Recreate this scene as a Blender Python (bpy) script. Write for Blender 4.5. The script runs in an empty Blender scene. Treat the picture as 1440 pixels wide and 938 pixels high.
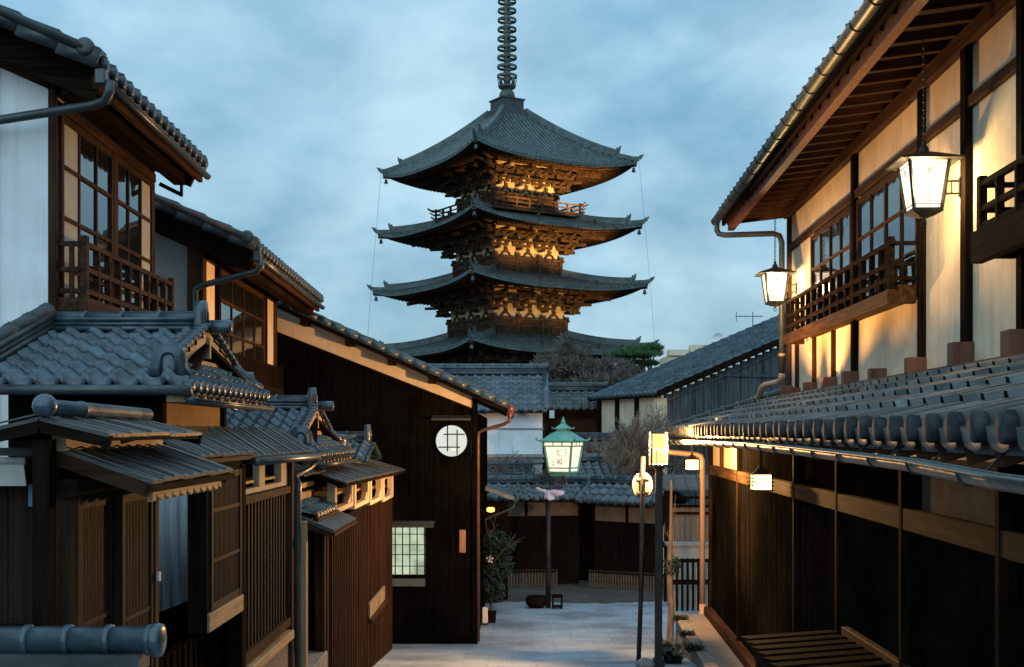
import bpy, math, random
from mathutils import Matrix, Vector
R = math.radians
random.seed(7)
scene = bpy.context.scene
COL = scene.collection
F = 1700.0
EYE = 3.2
# ------------------------------------------------------------------ camera, sky, sun, exposure
cam_d = bpy.data.cameras.new('camera')
cam = bpy.data.objects.new('camera', cam_d)
COL.objects.link(cam)
cam.location = (0, 0, EYE)
cam.rotation_euler = (R(90), 0, 0)
cam_d.sensor_width = 36
cam_d.lens = F / 1440 * 36
cam_d.shift_y = (608 - 469) / 1440
cam_d.clip_start = 0.05
cam_d.clip_end = 6000
scene.camera = cam

world = bpy.data.worlds.new('World')
scene.world = world
world.use_nodes = True
SUN_EL, SUN_ROT = 14.0, 200.0
def build_sky():
    nt = world.node_tree
    nt.nodes.clear()
    N = nt.nodes.new
    L = nt.links.new
    out = N('ShaderNodeOutputWorld')
    bg = N('ShaderNodeBackground')
    bg.inputs['Strength'].default_value = 0.088
    sky = N('ShaderNodeTexSky')
    sky.sky_type = 'NISHITA'
    sky.sun_disc = False
    sky.sun_elevation = R(SUN_EL)
    sky.sun_rotation = R(SUN_ROT)
    sky.air_density = 1.3
    sky.dust_density = 1.2
    sky.ozone_density = 4.0
    tc = N('ShaderNodeTexCoord')
    sep = N('ShaderNodeSeparateXYZ')
    L(tc.outputs['Generated'], sep.inputs[0])
    zz = N('ShaderNodeMath'); zz.operation = 'ADD'; zz.inputs[1].default_value = 0.5
    L(sep.outputs['Z'], zz.inputs[0])
    zm = N('ShaderNodeMath'); zm.operation = 'MAXIMUM'; zm.inputs[1].default_value = 0.1
    L(zz.outputs[0], zm.inputs[0])
    dx = N('ShaderNodeMath'); dx.operation = 'DIVIDE'
    dy = N('ShaderNodeMath'); dy.operation = 'DIVIDE'
    L(sep.outputs['X'], dx.inputs[0]); L(zm.outputs[0], dx.inputs[1])
    L(sep.outputs['Y'], dy.inputs[0]); L(zm.outputs[0], dy.inputs[1])
    cmb = N('ShaderNodeCombineXYZ')
    L(dx.outputs[0], cmb.inputs[0]); L(dy.outputs[0], cmb.inputs[1])
    mp = N('ShaderNodeMapping')
    mp.inputs['Location'].default_value = (3.1, 1.4, 0)
    mp.inputs['Scale'].default_value = (1.5, 1.7, 1)
    L(cmb.outputs[0], mp.inputs[0])
    n1 = N('ShaderNodeTexNoise')
    n1.inputs['Scale'].default_value = 1.9
    n1.inputs['Detail'].default_value = 7
    n1.inputs['Roughness'].default_value = 0.54
    n1.inputs['Distortion'].default_value = 0.2
    L(mp.outputs[0], n1.inputs['Vector'])
    r1 = N('ShaderNodeValToRGB')
    e = r1.color_ramp.elements
    e[0].position = 0.38; e[0].color = (0.05, 0.05, 0.05, 1)
    e[1].position = 0.66; e[1].color = (1, 1, 1, 1)
    L(n1.outputs['Fac'], r1.inputs[0])
    n2 = N('ShaderNodeTexNoise')
    n2.inputs['Scale'].default_value = 3.0
    n2.inputs['Detail'].default_value = 5
    L(mp.outputs[0], n2.inputs['Vector'])
    mr = N('ShaderNodeMapRange')
    mr.inputs[1].default_value = 0.3; mr.inputs[2].default_value = 0.7
    mr.inputs[3].default_value = 0.88; mr.inputs[4].default_value = 1.1
    L(n2.outputs['Fac'], mr.inputs[0])
    # grey-white cloud deck, brighter overhead
    el = N('ShaderNodeMapRange')
    el.inputs[1].default_value = 0.0; el.inputs[2].default_value = 0.9
    el.inputs[3].default_value = 1.0; el.inputs[4].default_value = 1.6
    L(sep.outputs['Z'], el.inputs[0])
    ccol = N('ShaderNodeMixRGB'); ccol.blend_type = 'MIX'
    ccol.inputs[1].default_value = (2.2, 4.75, 6.8, 1)
    ccol.inputs[2].default_value = (6.5, 9.3, 10.8, 1)
    L(r1.outputs[0], ccol.inputs[0])
    ml = N('ShaderNodeVectorMath'); ml.operation = 'SCALE'
    L(ccol.outputs[0], ml.inputs[0]); L(mr.outputs[0], ml.inputs['Scale'])
    ml2 = N('ShaderNodeVectorMath'); ml2.operation = 'SCALE'
    L(ml.outputs[0], ml2.inputs[0]); L(el.outputs[0], ml2.inputs['Scale'])
    # the western sky behind the camera is still the brighter half
    wy = N('ShaderNodeMapRange'); wy.inputs[1].default_value = 0.35; wy.inputs[2].default_value = -0.9; wy.inputs[3].default_value = 1.0; wy.inputs[4].default_value = 2.1
    L(sep.outputs['Y'], wy.inputs[0])
    ml3 = N('ShaderNodeVectorMath'); ml3.operation = 'SCALE'
    L(ml2.outputs[0], ml3.inputs[0]); L(wy.outputs[0], ml3.inputs['Scale'])
    mix = N('ShaderNodeMixRGB'); mix.inputs[0].default_value = 0.8
    L(sky.outputs[0], mix.inputs[1]); L(ml3.outputs[0], mix.inputs[2])
    L(mix.outputs[0], bg.inputs['Color'])
    L(bg.outputs[0], out.inputs['Surface'])
build_sky()
sd = bpy.data.lights.new('sun', 'SUN')
sd.energy = 0.12
sd.angle = R(25)
sd.color = (0.8, 0.9, 1.0)
sun = bpy.data.objects.new('sun', sd)
COL.objects.link(sun)
# the sun stands behind the camera to the left, behind cloud
_az = R(SUN_ROT)
_dir = Vector((math.sin(_az) * math.cos(R(SUN_EL)), math.cos(_az) * math.cos(R(SUN_EL)), math.sin(R(SUN_EL))))
sun.rotation_euler = _dir.to_track_quat('Z', 'Y').to_euler()
sun.location = (0, -20, 40)
scene.view_settings.view_transform = 'Standard'
scene.view_settings.look = 'None'
scene.view_settings.exposure = 0.0
scene.view_settings.gamma = 1.0
scene.view_settings.use_curve_mapping = False
scene.cycles.use_denoising = True
scene.cycles.max_bounces = 6
scene.cycles.diffuse_bounces = 3
scene.cycles.sample_clamp_indirect = 4

# ------------------------------------------------------------------ helpers
def at(px, py, Y):
    return Vector(((px - 720) * Y / F, Y, EYE - (py - 608) * Y / F))

class MB:
    def __init__(s, M=None):
        s.v = []; s.f = []; s.M = M; s.tone = {}
    def add(s, vs, fs, tone=None):
        o = len(s.v)
        if tone is not None:
            for q, tv in enumerate(tone): s.tone[len(s.f) + q] = tv
        if s.M is not None:
            vs = [s.M @ Vector(p) for p in vs]
        s.v.extend([tuple(p) for p in vs])
        s.f.extend([tuple(i + o for i in q) for q in fs])
    def box(s, x0, x1, y0, y1, z0, z1):
        if x0 > x1: x0, x1 = x1, x0
        if y0 > y1: y0, y1 = y1, y0
        if z0 > z1: z0, z1 = z1, z0
        vs = [(x0, y0, z0), (x1, y0, z0), (x1, y1, z0), (x0, y1, z0), (x0, y0, z1), (x1, y0, z1), (x1, y1, z1), (x0, y1, z1)]
        s.add(vs, [(0, 3, 2, 1), (4, 5, 6, 7), (0, 1, 5, 4), (1, 2, 6, 5), (2, 3, 7, 6), (3, 0, 4, 7)])
    def bar(s, p0, p1, w, h, up=(0, 0, 1)):
        p0 = Vector(p0); p1 = Vector(p1)
        d = (p1 - p0)
        if d.length < 1e-6: return
        d.normalize()
        side = d.cross(Vector(up))
        if side.length < 1e-5: side = d.cross(Vector((1, 0, 0)))
        side.normalize()
        u = side.cross(d).normalized()
        a = side * (w / 2); b = u * (h / 2)
        vs = [p0 - a - b, p0 + a - b, p0 + a + b, p0 - a + b, p1 - a - b, p1 + a - b, p1 + a + b, p1 - a + b]
        s.add(vs, [(0, 1, 2, 3), (7, 6, 5, 4), (0, 4, 5, 1), (1, 5, 6, 2), (2, 6, 7, 3), (3, 7, 4, 0)])
    def tube(s, pts, r, n=8, cap=True):
        pts = [Vector(p) for p in pts]
        rs = r if isinstance(r, (list, tuple)) else [r] * len(pts)
        vs = []; fs = []
        ref = None
        for i, p in enumerate(pts):
            if i == 0: t = pts[1] - pts[0]
            elif i == len(pts) - 1: t = pts[-1] - pts[-2]
            else: t = (pts[i + 1] - p).normalized() + (p - pts[i - 1]).normalized()
            if t.length < 1e-9: t = Vector((0, 0, 1))
            t.normalize()
            if ref is None:
                ref = t.cross(Vector((0.13, 0.27, 0.95)))
                if ref.length < 1e-3: ref = t.cross(Vector((1, 0, 0)))
            ref = (ref - t * ref.dot(t))
            if ref.length < 1e-6: ref = t.orthogonal()
            ref.normalize()
            b = t.cross(ref)
            for k in range(n):
                a = 2 * math.pi * k / n
                vs.append(p + (ref * math.cos(a) + b * math.sin(a)) * rs[i])
        for i in range(len(pts) - 1):
            for k in range(n):
                k2 = (k + 1) % n
                fs.append((i * n + k, i * n + k2, (i + 1) * n + k2, (i + 1) * n + k))
        if cap:
            fs.append(tuple(reversed(range(n))))
            fs.append(tuple((len(pts) - 1) * n + k for k in range(n)))
        s.add(vs, fs)
    def lathe(s, c, prof, n=16, ax='z'):
        c = Vector(c); vs = []; fs = []
        for (r, z) in prof:
            for k in range(n):
                a = 2 * math.pi * k / n
                if ax == 'z': vs.append(c + Vector((r * math.cos(a), r * math.sin(a), z)))
                elif ax == 'y': vs.append(c + Vector((r * math.cos(a), z, r * math.sin(a))))
                else: vs.append(c + Vector((z, r * math.cos(a), r * math.sin(a))))
        m = len(prof)
        for i in range(m - 1):
            for k in range(n):
                k2 = (k + 1) % n
                fs.append((i * n + k, i * n + k2, (i + 1) * n + k2, (i + 1) * n + k))
        if tuple(prof[0]) != tuple(prof[-1]):
            fs.append(tuple(reversed(range(n)))); fs.append(tuple((m - 1) * n + k for k in range(n)))
        s.add(vs, fs)
    def prism(s, poly, a0, a1, ax='y'):
        # poly: 2D points; extruded along ax. ax y: (x,z); ax x: (y,z); ax z: (x,y)
        n = len(poly)
        def P(p, a):
            if ax == 'y': return (p[0], a, p[1])
            if ax == 'x': return (a, p[0], p[1])
            return (p[0], p[1], a)
        vs = [P(p, a0) for p in poly] + [P(p, a1) for p in poly]
        fs = [tuple(range(n)), tuple(reversed(range(n, 2 * n)))]
        for i in range(n):
            j = (i + 1) % n
            fs.append((i, i + n, j + n, j))
        s.add(vs, fs)
    def slab(s, pts, t):
        # polygon pts (3D), thickened by t downwards along -normal
        pts = [Vector(p) for p in pts]
        nrm = (pts[1] - pts[0]).cross(pts[2] - pts[0]).normalized()
        if nrm.z < 0: nrm = -nrm
        n = len(pts)
        vs = pts + [p - nrm * t for p in pts]
        fs = [tuple(range(n)), tuple(reversed(range(n, 2 * n)))]
        for i in range(n):
            j = (i + 1) % n
            fs.append((i, i + n, j + n, j))
        s.add(vs, fs)
    def quad(s, a, b, c, d):
        s.add([a, b, c, d], [(0, 1, 2, 3)])
    def sphere(s, c, r, n=12, m=8, sq=(1, 1, 1)):
        c = Vector(c); vs = []; fs = []
        for i in range(m + 1):
            th = math.pi * i / m
            for k in range(n):
                a = 2 * math.pi * k / n
                vs.append(c + Vector((r * sq[0] * math.sin(th) * math.cos(a), r * sq[1] * math.sin(th) * math.sin(a), r * sq[2] * math.cos(th))))
        for i in range(m):
            for k in range(n):
                k2 = (k + 1) % n
                fs.append((i * n + k, i * n + k2, (i + 1) * n + k2, (i + 1) * n + k))
        s.add(vs, fs)
    def build(s, name, mat, parent=None, smooth=False, origin=None, bevel=0):
        o = Vector(origin) if origin is not None else (Vector(parent['_wl']) if parent is not None else Vector((0, 0, 0)))
        me = bpy.data.meshes.new(name)
        me.from_pydata([(p[0] - o.x, p[1] - o.y, p[2] - o.z) for p in s.v], [], s.f)
        import bmesh
        bm = bmesh.new(); bm.from_mesh(me)
        bmesh.ops.recalc_face_normals(bm, faces=bm.faces)
        bm.to_mesh(me); bm.free()
        if smooth:
            me.shade_auto_smooth(angle=R(40)) if hasattr(me, 'shade_auto_smooth') else [setattr(p, 'use_smooth', True) for p in me.polygons]
        if s.tone:
            at_ = me.attributes.new('tone', 'FLOAT', 'FACE')
            at_.data.foreach_set('value', [s.tone.get(i, 0.0) for i in range(len(me.polygons))])
        me.materials.append(mat)
        ob = bpy.data.objects.new(name, me)
        COL.objects.link(ob)
        if parent is not None:
            ob.parent = parent
            ob['_wl'] = tuple(o)
            pw = Vector(parent['_wl'])
            ob.location = o - pw
        else:
            ob.location = o
            ob['_wl'] = tuple(o)
        if bevel:
            m = ob.modifiers.new('bevel', 'BEVEL'); m.width = bevel; m.segments = 1; m.limit_method = 'ANGLE'
        return ob

def tag(o, label=None, cat=None, group=None, kind=None):
    if label: o['label'] = label
    if cat: o['category'] = cat
    if group: o['group'] = group
    if kind: o['kind'] = kind
    return o
def thing(name, label, cat, loc=(0, 0, 0), group=None):
    o = bpy.data.objects.new(name, None)
    COL.objects.link(o)
    o.empty_display_size = 0.1
    o.location = loc
    o['_wl'] = tuple(loc)
    return tag(o, label, cat, group)
def dup(o, parent=None, loc=None):
    c = o.copy(); COL.objects.link(c)
    if parent is not None: c.parent = parent
    if loc is not None: c.location = loc
    for ch in list(o.children): dup(ch, c)
    return c

# ------------------------------------------------------------------ materials
MATS = {}
def pmat(name, c1, c2, rough=0.7, scale=(8, 8, 8), nscale=1.0, detail=6, bump=0.15, spec=0.4, lo=0.35, hi=0.68, metal=0.0, wear=None, wear_scale=1.5, wear_amt=0.5, rough_var=0.0, bdist=0.02, streak=None, streak_amt=0.5, tone=0.0):
    m = bpy.data.materials.new(name); m.use_nodes = True
    nt = m.node_tree; N = nt.nodes.new; L = nt.links.new
    b = nt.nodes['Principled BSDF']
    tc = N('ShaderNodeTexCoord')
    mp = N('ShaderNodeMapping'); mp.inputs['Scale'].default_value = scale
    L(tc.outputs['Object'], mp.inputs[0])
    n = N('ShaderNodeTexNoise'); n.inputs['Scale'].default_value = nscale; n.inputs['Detail'].default_value = detail
    n.inputs['Roughness'].default_value = 0.6
    L(mp.outputs[0], n.inputs['Vector'])
    r = N('ShaderNodeValToRGB')
    r.color_ramp.elements[0].position = lo; r.color_ramp.elements[0].color = (*c1, 1)
    r.color_ramp.elements[1].position = hi; r.color_ramp.elements[1].color = (*c2, 1)
    L(n.outputs['Fac'], r.inputs[0])
    col = r.outputs[0]
    if wear is not None:
        n2 = N('ShaderNodeTexNoise'); n2.inputs['Scale'].default_value = wear_scale; n2.inputs['Detail'].default_value = 8
        n2.inputs['Roughness'].default_value = 0.65
        L(tc.outputs['Object'], n2.inputs['Vector'])
        mr = N('ShaderNodeMapRange'); mr.inputs[1].default_value = 0.45; mr.inputs[2].default_value = 0.75
        mr.inputs[3].default_value = 0; mr.inputs[4].default_value = wear_amt
        L(n2.outputs['Fac'], mr.inputs[0])
        mx = N('ShaderNodeMixRGB'); mx.inputs[2].default_value = (*wear, 1)
        L(mr.outputs[0], mx.inputs[0]); L(col, mx.inputs[1])
        col = mx.outputs[0]
    if streak is not None:
        mp3 = N('ShaderNodeMapping'); mp3.inputs['Scale'].default_value = (7, 7, 0.5)
        L(tc.outputs['Object'], mp3.inputs[0])
        n3 = N('ShaderNodeTexNoise'); n3.inputs['Scale'].default_value = 1.0; n3.inputs['Detail'].default_value = 6; n3.inputs['Roughness'].default_value = 0.65
        L(mp3.outputs[0], n3.inputs['Vector'])
        mr3 = N('ShaderNodeMapRange'); mr3.inputs[1].default_value = 0.5; mr3.inputs[2].default_value = 0.8; mr3.inputs[3].default_value = 0; mr3.inputs[4].default_value = streak_amt
        L(n3.outputs['Fac'], mr3.inputs[0])
        mx3 = N('ShaderNodeMixRGB'); mx3.inputs[2].default_value = (*streak, 1)
        L(mr3.outputs[0], mx3.inputs[0]); L(col, mx3.inputs[1])
        col = mx3.outputs[0]
    if tone:
        an = N('ShaderNodeAttribute'); an.attribute_name = 'tone'
        mt = N('ShaderNodeMapRange'); mt.clamp = True
        mt.inputs[1].default_value = -2; mt.inputs[2].default_value = 2; mt.inputs[3].default_value = 1 - tone; mt.inputs[4].default_value = 1 + tone
        L(an.outputs['Fac'], mt.inputs[0])
        vt = N('ShaderNodeVectorMath'); vt.operation = 'SCALE'
        L(col, vt.inputs[0]); L(mt.outputs[0], vt.inputs['Scale'])
        col = vt.outputs[0]
    L(col, b.inputs['Base Color'])
    b.inputs['Roughness'].default_value = rough
    if rough_var:
        rr = N('ShaderNodeMapRange'); rr.inputs[3].default_value = max(0.05, rough - rough_var); rr.inputs[4].default_value = min(1, rough + rough_var)
        L(n.outputs['Fac'], rr.inputs[0]); L(rr.outputs[0], b.inputs['Roughness'])
    b.inputs['Metallic'].default_value = metal
    b.inputs['Specular IOR Level'].default_value = spec
    if bump:
        bp = N('ShaderNodeBump'); bp.inputs['Strength'].default_value = bump; bp.inputs['Distance'].default_value = bdist
        L(n.outputs['Fac'], bp.inputs['Height']); L(bp.outputs[0], b.inputs['Normal'])
    MATS[name] = m
    return m
def emat(name, col, strength, vary=0.0, trans=0.0, vscale=6.0):
    m = bpy.data.materials.new(name); m.use_nodes = True
    nt = m.node_tree; N = nt.nodes.new; L = nt.links.new
    nt.nodes.remove(nt.nodes['Principled BSDF'])
    out = nt.nodes['Material Output']
    e = N('ShaderNodeEmission'); e.inputs[0].default_value = (*col, 1); e.inputs[1].default_value = strength
    tc = N('ShaderNodeTexCoord')
    n = N('ShaderNodeTexNoise'); n.inputs['Scale'].default_value = vscale; n.inputs['Detail'].default_value = 4
    L(tc.outputs['Object'], n.inputs['Vector'])
    mr = N('ShaderNodeMapRange'); mr.inputs[1].default_value = 0.3; mr.inputs[2].default_value = 0.7
    mr.inputs[3].default_value = strength * (1 - vary); mr.inputs[4].default_value = strength * (1 + vary)
    L(n.outputs['Fac'], mr.inputs[0]); L(mr.outputs[0], e.inputs[1])
    if trans:
        t = N('ShaderNodeBsdfTransparent')
        mx = N('ShaderNodeMixShader'); mx.inputs[0].default_value = trans
        L(e.outputs[0], mx.inputs[1]); L(t.outputs[0], mx.inputs[2]); L(mx.outputs[0], out.inputs['Surface'])
    else:
        L(e.outputs[0], out.inputs['Surface'])
    MATS[name] = m
    return m

ZG = (22, 22, 1.2); YG = (22, 1.2, 22); XG = (1.2, 22, 22)
black_board = pmat('charred_boards', (0.0018, 0.0018, 0.0018), (0.0055, 0.005, 0.0045), 0.9, ZG, 1.3, bump=0.5, wear=(0.016, 0.013, 0.010), wear_scale=0.9, wear_amt=0.55, spec=0.0)
dark_z = pmat('dark_timber_upright', (0.004, 0.003, 0.0025), (0.015, 0.0095, 0.0065), 0.8, ZG, 1.2, bump=0.4, wear=(0.04, 0.024, 0.014), wear_amt=0.35, spec=0.01)
dark_y = pmat('dark_timber_lengthwise', (0.006, 0.004, 0.003), (0.022, 0.0135, 0.0085), 0.75, YG, 1.2, bump=0.4, wear=(0.04, 0.024, 0.014), wear_amt=0.3, spec=0.01)
dark_x = pmat('dark_timber_across', (0.004, 0.003, 0.0025), (0.016, 0.010, 0.0065), 0.75, XG, 1.2, bump=0.4, wear=(0.04, 0.024, 0.014), wear_amt=0.3, spec=0.01)
brown_z = pmat('brown_timber_upright', (0.02, 0.009, 0.0048), (0.075, 0.034, 0.016), 0.75, ZG, 1.1, bump=0.35, wear=(0.012, 0.007, 0.005), spec=0.08)
brown_y = pmat('brown_timber_lengthwise', (0.02, 0.009, 0.0048), (0.075, 0.034, 0.016), 0.75, YG, 1.1, bump=0.35, wear=(0.012, 0.007, 0.005), spec=0.08)
brown_x = pmat('brown_timber_across', (0.02, 0.009, 0.0048), (0.075, 0.034, 0.016), 0.75, XG, 1.1, bump=0.35, wear=(0.012, 0.007, 0.005), spec=0.08)
pale_y = pmat('pale_timber_lengthwise', (0.30, 0.19, 0.09), (0.5, 0.33, 0.17), 0.65, YG, 1.0, bump=0.3, wear=(0.12, 0.07, 0.035), wear_scale=3, wear_amt=0.7, spec=0.3)
pale_z = pmat('pale_timber_upright', (0.26, 0.16, 0.08), (0.42, 0.28, 0.15), 0.65, ZG, 1.0, bump=0.3, wear=(0.12, 0.07, 0.035), spec=0.3)
soffit_m = pmat('eave_boards', (0.32, 0.2, 0.09), (0.48, 0.3, 0.14), 0.7, (4, 20, 4), 1.0, bump=0.2, wear=(0.1, 0.06, 0.035))
red_brown = pmat('red_brown_timber', (0.11, 0.042, 0.025), (0.2, 0.085, 0.05), 0.65, ZG, 1.0, bump=0.25, wear=(0.06, 0.03, 0.02))
lattice_m = pmat('dark_lattice', (0.007, 0.004, 0.003), (0.032, 0.015, 0.008), 0.75, ZG, 1.1, bump=0.3, wear=(0.012, 0.008, 0.006), spec=0.15)
beam_m = pmat('old_pale_beam', (0.015, 0.009, 0.0045), (0.075, 0.042, 0.018), 0.85, (22, 0.8, 22), 1.0, bump=0.35, wear=(0.03, 0.018, 0.01), wear_scale=3, wear_amt=0.9, spec=0.04)
eave_tile = pmat('smooth_eave_tile', (0.05, 0.055, 0.056), (0.12, 0.125, 0.122), 0.6, (3, 3, 3), 2.0, bump=0.08, spec=0.5, wear=(0.03, 0.03, 0.028), wear_scale=4, wear_amt=0.6, tone=0.55)
grey_board = pmat('weathered_grey_boards', (0.03, 0.036, 0.04), (0.10, 0.108, 0.11), 0.8, ZG, 0.9, bump=0.5, wear=(0.04, 0.04, 0.045), wear_amt=0.6, spec=0.2)
plank_roof = pmat('weathered_board_roofing', (0.035, 0.037, 0.039), (0.09, 0.088, 0.084), 0.5, XG, 0.9, bump=0.4, wear=(0.025, 0.023, 0.02), spec=0.4)
white_pl = pmat('white_plaster', (0.70, 0.70, 0.71), (0.82, 0.82, 0.82), 0.9, (2, 2, 2), 1.5, bump=0.08, wear=(0.55, 0.53, 0.50), wear_scale=0.8, wear_amt=0.5, spec=0.15, streak=(0.42, 0.41, 0.39), streak_amt=0.45)
grey_pl = pmat('grey_plaster', (0.26, 0.25, 0.24), (0.34, 0.33, 0.31), 0.92, (3, 3, 3), 1.5, bump=0.1, wear=(0.2, 0.19, 0.18), spec=0.15)
cream_pl = pmat('cream_plaster', (0.62, 0.50, 0.35), (0.74, 0.61, 0.44), 0.9, (2.5, 2.5, 2.5), 1.5, bump=0.1, wear=(0.45, 0.35, 0.24), wear_scale=1.2, wear_amt=0.45, spec=0.15, streak=(0.32, 0.24, 0.15), streak_amt=0.5)
ochre_pl = pmat('ochre_plaster', (0.42, 0.27, 0.13), (0.52, 0.35, 0.19), 0.92, (3, 3, 3), 1.5, bump=0.12, wear=(0.32, 0.2, 0.1), spec=0.1)
rough_st = pmat('roughcast_base', (0.17, 0.14, 0.11), (0.30, 0.25, 0.2), 0.95, (30, 30, 30), 2.0, bump=0.6, spec=0.15)
tile_m = pmat('kiln_grey_tile', (0.016, 0.030, 0.042), (0.055, 0.088, 0.112), 0.30, (3, 3, 3), 2.2, bump=0.06, spec=0.6, wear=(0.022, 0.027, 0.028), wear_scale=5, wear_amt=0.8, rough_var=0.14, tone=0.6)
tile_d = pmat('old_dark_tile', (0.014, 0.018, 0.022), (0.05, 0.062, 0.07), 0.42, (3, 3, 3), 2.2, bump=0.1, spec=0.5, wear=(0.045, 0.05, 0.04), wear_scale=4, wear_amt=0.6, tone=0.6)
pag_tile = pmat('pagoda_tile', (0.025, 0.04, 0.039), (0.085, 0.118, 0.115), 0.5, (1.2, 1.2, 1.2), 2.0, bump=0.05, spec=0.45, wear=(0.03, 0.038, 0.03), wear_scale=0.5, wear_amt=0.5)
pag_pan = pmat('pagoda_pan_shaded', (0.008, 0.013, 0.013), (0.03, 0.042, 0.04), 0.6, (1.2, 1.2, 1.2), 2.0, bump=0.05, spec=0.3)  # darker than the cover tiles: groove shade put into the pan colour
pag_wood = pmat('pagoda_timber', (0.022, 0.013, 0.008), (0.075, 0.042, 0.021), 0.8, (2, 2, 2), 1.4, bump=0.2, wear=(0.025, 0.016, 0.011), wear_scale=0.8, spec=0.15)
pag_plaster = pmat('pagoda_plaster', (0.34, 0.26, 0.15), (0.5, 0.4, 0.25), 0.9, (2, 2, 2), 1.0, bump=0.05)
bronze = pmat('spire_bronze', (0.035, 0.04, 0.035), (0.10, 0.12, 0.10), 0.55, (3, 3, 3), 1.0, bump=0.1, metal=0.4)
verdigris = pmat('verdigris_copper', (0.07, 0.26, 0.22), (0.16, 0.42, 0.36), 0.55, (5, 5, 5), 1.2, bump=0.12, metal=0.15, wear=(0.06, 0.14, 0.12), wear_scale=4, wear_amt=0.5)
gutter_m = pmat('patinated_gutter', (0.035, 0.05, 0.046), (0.10, 0.125, 0.115), 0.42, (2, 6, 2), 1.5, bump=0.08, metal=0.15, wear=(0.03, 0.025, 0.02), wear_scale=3)
pipe_m = pmat('painted_downpipe', (0.30, 0.19, 0.13), (0.4, 0.27, 0.19), 0.4, (4, 4, 4), 1.5, bump=0.04, spec=0.5, wear=(0.2, 0.13, 0.09))
pipe_d = pmat('dark_downpipe', (0.035, 0.042, 0.045), (0.07, 0.08, 0.082), 0.35, (4, 4, 4), 1.5, bump=0.04, metal=0.3)
copper_pipe = pmat('copper_downpipe', (0.10, 0.045, 0.03), (0.2, 0.09, 0.06), 0.45, (4, 4, 4), 1.5, bump=0.05, metal=0.4)
iron_m = pmat('black_iron', (0.012, 0.012, 0.012), (0.035, 0.033, 0.03), 0.5, (9, 9, 9), 1.2, bump=0.1, metal=0.3)
stone_m = pmat('grey_stone', (0.16, 0.155, 0.15), (0.3, 0.29, 0.275), 0.85, (12, 12, 12), 1.0, bump=0.4)
pave_m = pmat('terrace_gravel_concrete', (0.17, 0.135, 0.11), (0.30, 0.25, 0.21), 0.85, (25, 25, 25), 1.2, bump=0.4, wear=(0.12, 0.1, 0.085), wear_scale=1.6, wear_amt=0.8)
earth_m = pmat('packed_earth', (0.035, 0.028, 0.023), (0.09, 0.072, 0.058), 0.95, (3, 3, 3), 1.0, bump=0.3)
blind_m = pmat('rolled_canvas', (0.42, 0.40, 0.36), (0.58, 0.56, 0.5), 0.9, (14, 3, 3), 1.0, bump=0.2)
cloth_m = pmat('lilac_cloth', (0.40, 0.42, 0.56), (0.54, 0.55, 0.68), 0.85, (6, 6, 6), 1.0, bump=0.2)
noren_m = pmat('pale_grey_curtain', (0.30, 0.32, 0.34), (0.42, 0.43, 0.44), 0.9, (20, 20, 2), 1.0, bump=0.25)
bark_m = pmat('twig_bark', (0.06, 0.048, 0.04), (0.16, 0.125, 0.1), 0.9, (20, 20, 5), 1.0, bump=0.5)
twig_pale = pmat('pale_twig_bark', (0.14, 0.11, 0.085), (0.24, 0.2, 0.15), 0.9, (20, 20, 5), 1.0, bump=0.4)
leaf_dark = pmat('dark_leaf', (0.005, 0.013, 0.008), (0.018, 0.036, 0.02), 0.6, (6, 6, 6), 1.5, bump=0.0)
pine_leaf = pmat('pine_needle', (0.015, 0.05, 0.012), (0.05, 0.115, 0.028), 0.7, (2, 2, 2), 1.5, bump=0.0)
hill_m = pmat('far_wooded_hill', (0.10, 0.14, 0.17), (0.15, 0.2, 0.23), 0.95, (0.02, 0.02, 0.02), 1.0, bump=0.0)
bamboo_m = pmat('bamboo_slats', (0.06, 0.042, 0.025), (0.14, 0.10, 0.058), 0.7, ZG, 1.0, bump=0.2, wear=(0.1, 0.07, 0.04))
petal_m = pmat('white_petal', (0.6, 0.6, 0.62), (0.75, 0.75, 0.77), 0.8, (5, 5, 5), 1.0, bump=0)
plaque_m = pmat('plaque_wood', (0.28, 0.13, 0.065), (0.4, 0.2, 0.1), 0.6, ZG, 1.0, bump=0.2)
metal_roof = pmat('ribbed_sheet_metal', (0.008, 0.012, 0.015), (0.028, 0.037, 0.042), 0.5, XG, 0.8, bump=0.1, metal=0.3, wear=(0.06, 0.06, 0.055))
sign_m = pmat('sign_back_metal', (0.22, 0.18, 0.13), (0.3, 0.25, 0.18), 0.5, (5, 5, 5), 1.0, bump=0.03, metal=0.2)
ink_m = pmat('ink_lettering', (0.10, 0.07, 0.03), (0.14, 0.09, 0.04), 0.8, (5, 5, 5), 1.0, bump=0)
curb_m = pmat('cut_stone_edge', (0.12, 0.115, 0.105), (0.24, 0.225, 0.2), 0.85, (10, 10, 10), 1.0, bump=0.4)

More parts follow.
